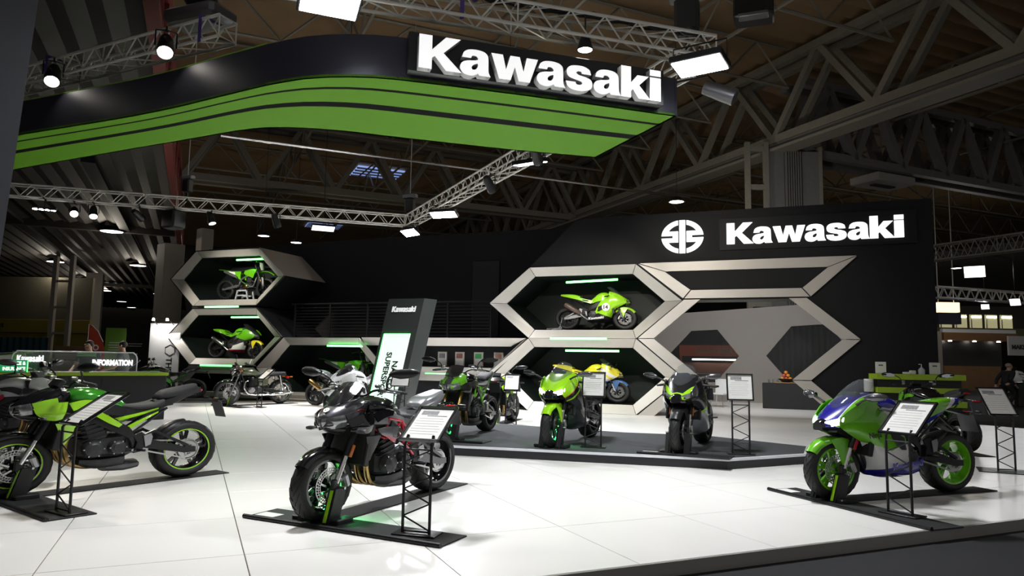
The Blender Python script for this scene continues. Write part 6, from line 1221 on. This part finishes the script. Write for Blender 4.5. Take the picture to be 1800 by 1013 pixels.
# ------------------------------------------------------------------ people
SK = mat('skin', (.42, .25, .18), .55); HAIR = mat('dark hair', (.02, .015, .012), .7)
def skinned(name, J, E_, Rd, m, parent, root=0, sub=2):
    me = bpy.data.meshes.new(name); names = list(J); me.from_pydata([J[n] for n in names], [(names.index(a), names.index(b)) for a, b in E_], []); o = bpy.data.objects.new(name, me); COL.objects.link(o); o.parent = parent
    o.modifiers.new('skin', 'SKIN'); sv = me.skin_vertices[0].data
    for i, n in enumerate(names): r_ = Rd[n]; sv[i].radius = r_ if isinstance(r_, tuple) else (r_, r_); sv[i].use_root = (i == root)
    s = o.modifiers.new('sub', 'SUBSURF'); s.levels = sub; s.render_levels = sub; me.materials.append(m)
    o.modifiers['skin'].use_smooth_shade = True; return o
def person(loc, rz, label, arms, legs, shirt, trousers, hair=HAIR, sc=1.0, headturn=(0, .03), lean=0.0, short=True, accent=None, bald=False, wide=1.12):
    r = empty('person', loc, rz); r.scale = (sc*wide, sc*wide, sc)
    J = {'pelvis': (0, 0, .96), 'spine': (0, lean*.3, 1.15), 'chest': (0, lean*.7, 1.34), 'neck': (0, lean+.0, 1.485), 'jaw': (headturn[0]*.5, lean+.02+headturn[1]*.5, 1.56), 'head': (headturn[0], lean+headturn[1], 1.66), 'crown': (headturn[0], lean+headturn[1]-.01, 1.73), 'nose': (headturn[0]*1.0+headturn[0]*3.0, lean+headturn[1]+(.105 if abs(headturn[0]) < .02 else .07), 1.625)}
    E_ = [('pelvis', 'spine'), ('spine', 'chest'), ('chest', 'neck'), ('neck', 'jaw'), ('jaw', 'head'), ('head', 'crown'), ('head', 'nose')]
    Rd = {'pelvis': (.135, .125), 'spine': (.118, .112), 'chest': (.145, .13), 'neck': .058, 'jaw': .066, 'head': .088, 'crown': .066, 'nose': .014}
    for s, n in ((1, 'r'), (-1, 'l')):
        el, wr = arms[n]; J['sh'+n] = (s*.185, lean*.8, 1.415); J['el'+n] = el; J['wr'+n] = wr; w_ = Vector(wr); d = (w_-Vector(el)).normalized(); J['pm'+n] = tuple(w_+d*.07)
        E_ += [('chest', 'sh'+n), ('sh'+n, 'el'+n), ('el'+n, 'wr'+n), ('wr'+n, 'pm'+n)]; Rd.update({'sh'+n: .066, 'el'+n: .043, 'wr'+n: .028, 'pm'+n: (.034, .018)})
        sd = d.cross(Vector((0, 0, 1))); sd = sd.normalized() if sd.length > .1 else Vector((0, 1, 0))
        for k, ln in enumerate((.072, .082, .076, .06)):
            o_ = sd*(-.030+.02*k); b = w_+d*.085+o_; J['f%s%d' % (n, k)] = tuple(b+d*ln*.5); J['g%s%d' % (n, k)] = tuple(b+d*ln+Vector((0, 0, -.018))); E_ += [('pm'+n, 'f%s%d' % (n, k)), ('f%s%d' % (n, k), 'g%s%d' % (n, k))]; Rd['f%s%d' % (n, k)] = .0085; Rd['g%s%d' % (n, k)] = .007
        J['t'+n] = tuple(w_+d*.05+sd*-.045); J['u'+n] = tuple(w_+d*.085+sd*-.058); E_ += [('wr'+n, 't'+n), ('t'+n, 'u'+n)]; Rd['t'+n] = .011; Rd['u'+n] = .009
        kn, an, to = legs[n]; J['hp'+n] = (s*.09, 0, .90); J['kn'+n] = kn; J['an'+n] = an; J['to'+n] = to; E_ += [('pelvis', 'hp'+n), ('hp'+n, 'kn'+n), ('kn'+n, 'an'+n), ('an'+n, 'to'+n)]; Rd.update({'hp'+n: .088, 'kn'+n: .056, 'an'+n: .042, 'to'+n: (.042, .03)})
    Rb = dict(Rd); Rb.update(pelvis=(.10, .10), spine=(.09, .09), chest=(.115, .11)); skinned('body', J, E_, Rb, SK, r)
    k = lambda d, f: {n: (tuple(x*f for x in d[n]) if isinstance(d[n], tuple) else d[n]*f) for n in d}
    def sub_(names, edges, f, m, nm, over=None):
        JJ = {n: J[n] for n in names}; RR_ = {n: (tuple(x*f for x in Rd[n]) if isinstance(Rd[n], tuple) else Rd[n]*f) for n in names}
        if over: 
            for kk, vv in over.items(): JJ[kk] = vv
        return skinned(nm, JJ, edges, RR_, m, r)
    J2 = {n: tuple(Vector(J['sh'+n]).lerp(Vector(J['el'+n]), .75 if short else .98)) for n in 'rl'}
    nm = ['pelvis', 'spine', 'chest', 'neck', 'shr', 'shl', 'elr', 'ell']; ov = {'elr': J2['r'], 'ell': J2['l'], 'neck': (0, lean*.95, 1.45), 'pelvis': (0, 0, .86)}; ed = [('pelvis', 'spine'), ('spine', 'chest'), ('chest', 'neck'), ('chest', 'shr'), ('chest', 'shl'), ('shr', 'elr'), ('shl', 'ell')]
    if not short: nm += ['wrr', 'wrl']; ed += [('elr', 'wrr'), ('ell', 'wrl')]; ov.pop('elr'); ov.pop('ell')
    sh_ = sub_(nm, ed, 1.25, shirt, 'shirt', ov)
    if accent: m = MB(); m.body([(-.20, [(0, 1.36), (.10, 1.38), (.10, 1.45), (0, 1.46)]), (.20, [(0, 1.36), (.10, 1.38), (.10, 1.45), (0, 1.46)])], 2); m.obj('shirt_yoke', accent, sh_)
    J['waist'] = (0, lean*.2, 1.07); Rd['waist'] = (.135, .10)
    sub_(['pelvis', 'waist', 'hpr', 'hpl', 'knr', 'knl', 'anr', 'anl'], [('pelvis', 'waist'), ('pelvis', 'hpr'), ('pelvis', 'hpl'), ('hpr', 'knr'), ('hpl', 'knl'), ('knr', 'anr'), ('knl', 'anl')], 1.18, trousers, 'trousers')
    for n in 'rl': sub_(['an'+n, 'to'+n], [('an'+n, 'to'+n)], 1.25, M['blackp'], 'shoe')
    hc = Vector(J['head'])
    fd = Vector((J['nose'][0]-hc.x, J['nose'][1]-hc.y, 0)).normalized(); sd = Vector((-fd.y, fd.x, 0))
    m = MB(); hcc = hc-fd*.022+Z*.028; rows = []
    for th_ in (4, 28, 52, 76, 100, 124, 148, 176):
        t = math.radians(th_); rows.append([hcc+Vector((.090*math.sin(t)*math.cos(a), .090*math.sin(t)*math.sin(a), .094*math.cos(t))) for a in [2*math.pi*q/16 for q in range(16)]])
    m.loft(rows); m.obj('hair', hair, r, 60)
    for s in (-1, 1): m = MB(); m.lathe([(.001, -.01), (.010, 0), (.001, .01)], 8, hc+fd*.083+sd*s*.032+Z*-.005, 'Z', False); m.obj('eye', M['blackp'], r); m = MB(); m.lathe([(.001, -.03), (.014, -.01), (.018, .02), (.001, .03)], 8, hc+sd*s*.095-fd*.005+Z*-.01, 'Z', False); m.obj('ear', SK, r)
    m = MB(); m.box(hc+fd*.082+Z*-.075, (.04, .02, .010), .003, math.atan2(fd.y, fd.x)+math.pi/2); m.obj('mouth', mat('lips', (.28, .11, .09), .5), r)
    return tag(r, label, 'person')
std = dict(r=((.10, 0, .50), (.10, -.02, .09), (.11, .13, .04)), l=((-.10, 0, .50), (-.10, -.02, .09), (-.11, .13, .04)))
person((-16.05, 12.75, 0), math.radians(200), 'person in a dark shirt with green yoke standing behind the counter', dict(r=((.27, .03, 1.15), (.22, .24, 1.05)), l=((-.27, .03, 1.15), (-.20, .22, 1.02))), std, mat('navy shirt', (.012, .018, .03), .8), M['blackp'], accent=mat('green yoke', (.08, .35, .08), .7), short=True)
person((-15.5, 13.25, 0), math.radians(125), 'bearded person in a grey shirt turned to a colleague at the counter', dict(r=((.26, .06, 1.14), (.14, .30, 1.08)), l=((-.25, .08, 1.14), (-.10, .30, 1.06))), std, mat('grey shirt', (.05, .05, .055), .8), M['blackp'])
person((8.35, 34.3, -.1), math.radians(-62), 'grey haired person in dark clothes walking past the wooden kiosk', dict(r=((.24, -.06, 1.12), (.22, .10, .92)), l=((-.25, -.08, 1.12), (-.24, -.14, .88))), dict(r=((.10, .16, .52), (.10, -.02, .14), (.10, .10, .08)), l=((-.10, .04, .50), (-.10, .22, .09), (-.10, .35, .05))), mat('black jacket', (.018, .017, .018), .8), mat('black trousers', (.010, .010, .011), .8), mat('grey hair', (.30, .24, .20), .7), 1.0, lean=.10, short=False, wide=1.35)
# ------------------------------------------------------------------ left background
bn = empty('column_banner', (-21.3, 19.95, -.1), math.radians(21)); m = MB(); m.box((0, 0, 1.35), (1.12, .06, 2.7), .005); m.obj('banner_board', mat('white banner', (.78, .78, .78), .5), bn, None)
m = MB(); hx = [(.2*math.cos(math.radians(30+60*k))+.22, .2*math.sin(math.radians(30+60*k))+1.72) for k in range(6)]
for k in range(6): a, b = hx[k], hx[(k+1) % 6]; m.bar((a[0], -.035, a[1]), (b[0], -.035, b[1]), .03, .01)
m.obj('banner_logo', M['blackp'], bn, None); text_obj('banner_text', 'THELMET', .30, M['blackp'], bn, Matrix.Translation((.20, -.035, .82)) @ Matrix.Rotation(math.pi/2, 4, 'X') @ Matrix.Rotation(-math.pi/2, 4, 'Z'), .006, .004)
bl = MB(); bl.tube([(-.3, -.05, 2.65), (-.3, -.45, 2.85), (.3, -.45, 2.85), (.3, -.05, 2.65)], .015, 6); bl.obj('lamp_arm', M['blackm'], bn)
for x_ in (-.25, .25):
    bl = MB(); bl.lathe([(.001, 0), (.05, 0), (.04, .08), (.001, .09)], 12, (x_, -.45, 2.78), 'Z', False); bl.obj('banner_lamp', M['lampw'], bn)
    area(bn, (x_, -.45, 2.76), (0, .35, -1), .1, .1, 6, (1, .97, .92))
tag(bn, 'white upright banner with black hexagon logo beside the left pods', 'banner')
ff = empty('feather_flag', (-22.2, 17.55, -.1), math.radians(25)); prof = [(0, .25), (0, 2.55), (.12, 2.50), (.32, 2.30), (.50, 1.95), (.58, 1.5), (.60, .5), (.58, .25)]
m = MB(); m.prism(prof, -.008, .008); m.obj('flag_cloth', mat('red flag cloth', (.45, .05, .02), .7), ff, None); m = MB(); m.tube([(0, 0, 0), (0, 0, 2.55)]+[(x, 0, z) for x, z in prof[2:5]], .014, 6); m.obj('flag_pole', M['wtrim'], ff)
m = MB(); m.lathe([(.06, -.002), (.10, -.002), (.10, .002), (.06, .002)], 20, (.28, -.014, 1.75)); m.obj('flag_emblem', M['white'], ff)
for z in (1.35, 1.22, 1.05): m = MB(); m.box((.30, -.012, z), (.36, .004, .05)); m.obj('flag_print', M['white'], ff)
tag(ff, 'red feather flag behind the two people', 'flag')
def banner(loc, rz, w, h, m, label, extra=None, z0=0):
    r = empty('roll_up_banner', loc, rz); b = MB(); b.box((0, 0, h/2+.05), (w, .02, h)); b.obj('banner_sheet', m, r, None); b = MB(); b.box((0, 0, .04), (w+.06, .2, .08), .02); b.obj('banner_foot', M['grey'], r); 
    for k in range(extra or 0): b = MB(); b.box((-.03*(k % 2), -.013, h*.80-.09*k), (w*.6, .004, .03)); b.obj('banner_print', M['paper'], r, None)
    tag(r, label, 'banner')
banner((-23.0, 19.3, -.1), math.radians(21), .75, 2.45, mat('green banner', (.16, .34, .04), .6), 'green banner behind the bearded person', 5)
banner((-24.2, 21.2, -.1), math.radians(21), 1.0, 2.45, mat('black banner', (.012, .012, .012), .5), 'black banner left of the white hexagon logo banner', 2)
def bld(name, c, s, rz, m, label, cat, parts=()):
    r = empty(name, c, rz); b = MB(); b.box((0, 0, s[2]/2), s, .01); b.obj('board', m, r, None)
    for nm, cc, ss, mm in parts: b = MB(); b.box(cc, ss); b.obj(nm, mm, r, None)
    tag(r, label, cat); return r
ys = bld('yellow_stand_wall', (-40, 27.6, 1.6), (7.5, .2, 1.7), math.radians(21), mat('olive yellow board', (.16, .13, .012), .7), 'dull yellow stand wall at the far left', 'stand wall', [('seam', (0, -.11, .95), (7.4, .02, .04), M['blackp']), ('upper_board', (0, .02, 2.9), (7.5, .2, 2.4), mat('drab board', (.10, .09, .06), .8))])
text_obj('wall_text', 'ress', .45, M['blackp'], ys, XZ(-1.4, -.12, 1.35), .01, .01)
for k in range(2):
    lt = empty('lattice_mast', (-36.2-.1*k, 26.9, -.1), math.radians(21)) if k == 0 else None
    if lt:
        for x in (-.45, .45):
            m = MB(); m.box((x, 0, 3.4), (.22, .22, 6.8)); m.obj('mast_post', M['concrete'], lt, None)
        for z in (1.2, 2.6, 4.0, 5.4): m = MB(); m.box((0, 0, z), (.7, .12, .12)); m.obj('mast_rung', M['concrete'], lt, None)
        tag(lt, 'grey ladder mast before the yellow stand wall', 'mast')
td = MB(); pl = [(-2.0+.16*k, (.05 if k % 2 else -.05)) for k in range(25)]; td.loft([[(x, y, 0) for x, y in pl]+[(x, y+.02, 0) for x, y in reversed(pl)], [(x, y, 2.3) for x, y in pl]+[(x, y+.02, 2.3) for x, y in reversed(pl)]]); o = td.obj('teal_drape', mat('teal cloth', (.010, .045, .065), .8)); o.location = (-36.5, 24.6, -.1); o.rotation_euler = (0, 0, math.radians(24)); tag(o, 'teal pleated drape behind the counter at the far left', 'curtain')
sf_ = bld('goods_shelf', (-32.6, 26.2, -.1), (3.6, .5, 1.9), math.radians(25), mat('tan carton', (.22, .15, .085), .8, var=.3, vscale=3), 'tan goods shelf right of the teal drape', 'shelf', [('shelf_gap', (-.3, -.26, 1.0), (.05, .02, 1.7), M['blackp']), ('shelf_band', (0, -.26, 1.55), (3.5, .02, .06), M['blackp']), ('shelf_band', (0, -.26, 1.2), (3.5, .02, .05), M['blackp'])])
# ------------------------------------------------------------------ reception desk and right background
rd = empty('reception_desk', (1.95, 19.05, 0), math.radians(12))
for k, z in enumerate((1.22, .91, .60, .29)): m = MB(); m.box((.96, 0, z), (1.92, .6, .13), .005); m.obj('lime_board', mat('lime laminate', (.33, .50, .03), .4), rd)
m = MB(); m.box((.94, .03, .62), (1.82, .5, 1.2)); m.obj('desk_core', M['blackp'], rd, None); tag(rd, 'reception desk of stacked lime boards before the black wall', 'desk')
def holder(x, lab):
    r = empty('sign_holder', (1.9+x*math.cos(.21), 19.05+x*math.sin(.21)-.05, 1.285), math.radians(12)); m = MB(); m.box((0, 0, .14), (.24, .012, .28), .003); m.obj('sheet', M['paper'], r, None); m = MB(); m.box((0, .03, .01), (.24, .10, .02), .003); m.obj('holder_foot', M['glass'], r); m = MB(); m.box((0, -.008, .20), (.10, .003, .03)); m.obj('sheet_heading', mat('dark green print', (.05, .12, .05), .7), r, None); tag(r, lab, 'sign')
holder(.23, 'white desk sign at the left end of the reception desk'); holder(1.42, 'white desk sign at the right end of the reception desk')
r = empty('sanitiser_bottle', (1.9+1.13*.978, 19.05+1.13*.208-.05, 1.285)); m = MB(); m.lathe([(.001, 0), (.07, 0), (.075, .10), (.05, .14), (.02, .16), (.02, .18), (.001, .18)], 16, axis='Z', closed=False); m.obj('bottle', mat('clear gel bottle', (.6, .62, .65), .15, alpha=.75), r); m = MB(); m.tube([(0, 0, .18), (0, 0, .235), (-.06, 0, .235)], .011, 6); m.obj('pump', M['white'], r); tag(r, 'clear pump bottle on the reception desk', 'bottle')
for k, (x, w_) in enumerate(((.80, .17), (.93, .12))): m = MB(); m.box((0, 0, .025+.02*k), (w_, .1, .05+.04*k), .01); o = m.obj('leaflet_pile', M['paper']); o.location = (1.9+x*.978, 19.05+x*.208-.05, 1.285); o.rotation_euler = (0, 0, .3*k); tag(o, ['low pile of white leaflets on the reception desk', 'small white box next to the pump bottle'][k], 'leaflets')
r = empty('paper_roll', (1.84, 18.9, .86)); m = MB(); m.lathe([(.02, 0), (.10, 0), (.105, .02), (.105, .28), (.10, .30), (.02, .30)], 24, axis='Z'); m.obj('roll', M['white'], r); m = MB(); m.tube([(0, 0, .01), (.25, .06, .01)], .015, 6); m.obj('roll_arm', M['blackm'], r); tag(r, 'white paper roll at the left side of the reception desk', 'paper roll')
# lounge furniture
tb = empty('lounge_table', (-.73, 25.5, 0)); m = MB(); m.box((.95, .35, .42), (1.9, .7, .84), .01); m.obj('table_cloth', M['plate'], tb); m = MB(); m.box((1.1, .35, .86), (1.5, .6, .03), .005); m.obj('wood_top', mat('warm wood', (.30, .17, .07), .5), tb); tag(tb, 'black clothed table with wooden top inside the arch', 'table')
bw_ = MB(); bw_.lathe([(.001, 0), (.12, 0), (.24, .09), (.26, .12), (.24, .12), (.11, .02), (.001, .02)], 22, axis='Z', closed=False); o = bw_.obj('fruit_bowl', M['blackm']); o.location = (.02, 25.8, .875); tag(o, 'dark fruit bowl on the lounge table', 'bowl')
for k, (x, y, z, c) in enumerate([(-.12, -.02, .12, 0), (.01, -.11, .12, 1), (.13, -.01, .12, 0), (.0, .12, .12, 1), (-.065, .0, .225, 1), (.065, .0, .225, 0), (.0, .0, .33, 0)]):
    m = MB(); m.lathe([(.001, -.058), (.04, -.046), (.06, -.015), (.062, .015), (.043, .046), (.001, .056)], 14, axis='Z', closed=False); o = m.obj('orange_fruit' if c == 0 else 'apple', mat('orange skin', (.62, .22, .02), .5) if c == 0 else mat('apple skin', (.50, .07, .03), .35)); o.location = (.02+x, 25.8+y, .875+z)
    st_ = MB(); st_.tube([(0, 0, .05), (.005, 0, .075)], .005, 5); st_.obj('stem', M['olive'], o); tag(o, 'orange in the fruit bowl on the lounge table' if c == 0 else 'red apple in the fruit bowl on the lounge table', 'fruit', 'fruit in the bowl')
gl = MB(); gl.lathe([(.001, 0), (.035, 0), (.04, .12), (.037, .12), (.032, .006), (.001, .006)], 12, axis='Z', closed=False)
for k in range(3): o = gl.obj('drinking_glass', M['glass']); o.location = (-.52+.14*k, 25.75+.05*(k % 2), .845); tag(o, 'clear drinking glass on the left of the lounge table', 'glass', 'glasses on the lounge table')
def chair(loc, rz, lab):
    r = empty('lounge_chair', loc, rz); m = MB(); m.box((0, 0, .45), (.50, .46, .05), .02); m.obj('seat', M['white'], r); m = MB(); m.box((0, .22, .70), (.50, .05, .48), .02); m.obj('backrest', M['white'], r)
    for x in (-.2, .2):
        for y in (-.18, .2): m = MB(); m.tube([(x, y, .44), (x*1.15, y*1.15, 0)], .015, 6); m.obj('leg', M['chrome'], r)
    tag(r, lab, 'chair', 'white lounge chairs')
chair((-2.75, 24.6, 0), .5, 'white lounge chair nearest the black sport motorcycle'); chair((-2.1, 25.2, 0), -.4, 'white lounge chair behind the other one inside the arch')
# right-hand neighbours
WD = mat('oak panel', (.24, .125, .05), .5, var=.15, vscale=2)
kx = empty('wooden_kiosk', (10.3, 57.6, -.1), math.radians(25)); 
for nm, c, s, mm in (('kiosk_front', (2.1, 0, .85), (4.2, .3, 1.7), WD), ('kiosk_lintel', (2.7, -.1, 3.75), (5.4, .4, .55), WD), ('kiosk_void', (2.4, .4, 2.6), (4.6, .1, 1.9), M['blackp']), ('kiosk_cheek', (-.55, 0, 2.0), (.9, .4, 4.2), M['concrete']), ('kiosk_fascia', (2.7, -.05, 4.15), (5.4, .3, .25), M['wtrim'])): m = MB(); m.box(c, s); m.obj(nm, mm, kx, None)
for x in (.6, 2.4, 4.2): m = MB(); m.lathe([(.001, 0), (.12, .0), (.1, .08), (.001, .08)], 12, (x, -.05, 3.40), 'Z', False); m.obj('downlight', M['lampw'], kx)
tag(kx, 'oak fronted kiosk with black opening and three downlights', 'kiosk')
mk = empty('white_fascia_sign', (14.6, 57.0, 2.3), math.radians(22)); m = MB(); m.box((1.2, 0, .7), (3.6, .15, 1.3)); m.obj('sign_board', mat('pale sign board', (.55, .55, .55), .6), mk, None); text_obj('sign_text', 'MAKE L', .40, M['blackp'], mk, XZ(.22, -.09, .62), .02, .02, 1.25); tag(mk, 'white fascia sign with black capitals at the right edge', 'sign')
of = empty('gallery_office', (11.8, 66, 3.9), math.radians(22)); m = MB(); m.box((3.4, .3, .35), (8.0, .3, .9)); m.obj('office_parapet', mat('olive parapet', (.16, .17, .09), .7), of, None); m = MB(); m.box((3.4, .6, 1.3), (8.0, .2, 2.6)); m.obj('office_wall', mat('dim office wall', (.05, .05, .045), .8), of, None)
for k in range(5):
    m = MB(); m.box((.7+1.25*k, .45, 1.35), (1.0, .06, 1.1)); m.obj('lit_window', mat('lit office window', (.5, .48, .3), .4, emit=(.62, .58, .32), es=.45), of, None)
    m = MB(); m.box((.75+1.25*k, .41, 1.72), (.8, .03, .12)); m.obj('office_tube', M['lampw'], of, None)
    m = MB(); m.box((.1+1.25*k, .1, .9), (.06, .06, 1.2)); m.obj('railing_post', M['concrete'], of, None)
tag(of, 'lit gallery office with windows above the oak kiosk', 'office')
ls = empty('lit_box_sign', (8.95, 51.5, 4.3), math.radians(22)); m = MB(); m.box((.75, 0, .95), (1.35, .5, .62), .02); m.obj('lit_face', mat('lit cream box', (.9, .8, .55), .4, emit=(1, .82, .5), es=1.6), ls); m = MB(); m.box((.75, 0, .25), (1.45, .5, .72)); m.obj('lower_box', mat('violet grey box', (.06, .055, .09), .6), ls); m = MB(); m.tube([(.2, 0, 1.2), (.2, 0, 10.85)], .03, 5); m.tube([(1.2, 0, 1.2), (1.2, 0, 10.85)], .03, 5); m.obj('hanger', M['truss'], ls); tag(ls, 'lit cream box sign hanging right of the black wall', 'sign')
truss('lighting_truss', (6.6, 42.0, 6.9), (12.6, 36.3, 6.9), .5, .75, 12, 'dark cross braced truss right of the black wall', r=.05, mt=M['girder'])
truss('lighting_truss', (8.0, 46.0, 5.4), (15.5, 52.6, 5.4), .5, .62, 14, 'bright truss carrying the star bright lamp at the right', r=.05)
mH = dup(mW, (9.75, 37.6, .25), math.radians(215)); tag(mH, 'white motorcycle at the right edge behind the walking person', 'motorcycle', 'motorcycles on show')
m = MB(); m.box((0, 0, .12), (3.4, 2.2, .24), .01); o = m.obj('low_plinth', M['concrete']); o.location = (10.2, 37.9, -.1); o.rotation_euler = (0, 0, math.radians(35)); tag(o, 'low pale plinth under the white motorcycle at the right edge', 'plinth')
m = MB(); m.box((0, 0, .5), (.7, .7, 1.0), .03); o = m.obj('black_bin', M['blackp']); o.location = (9.3, 35.4, -.1); tag(o, 'black square bin at the right edge', 'bin')
r = empty('ceiling_unit', (4.6, 38, 10.2)); m = MB(); m.box((0, 0, .2), (2.6, 1.6, .4), .05, math.radians(45)); m.obj('unit_body', M['concrete'], r); m = MB(); m.box((0, 0, -.03), (1.4, .3, .06), 0, math.radians(45)); m.obj('unit_slot', M['blackp'], r); m = MB(); m.tube([(0, 0, .4), (0, 0, 3)], .04, 5); m.obj('unit_hanger', M['girder'], r); tag(r, 'pale ceiling air unit above the wall lettering', 'air unit')
bpy.context.view_layer.update()
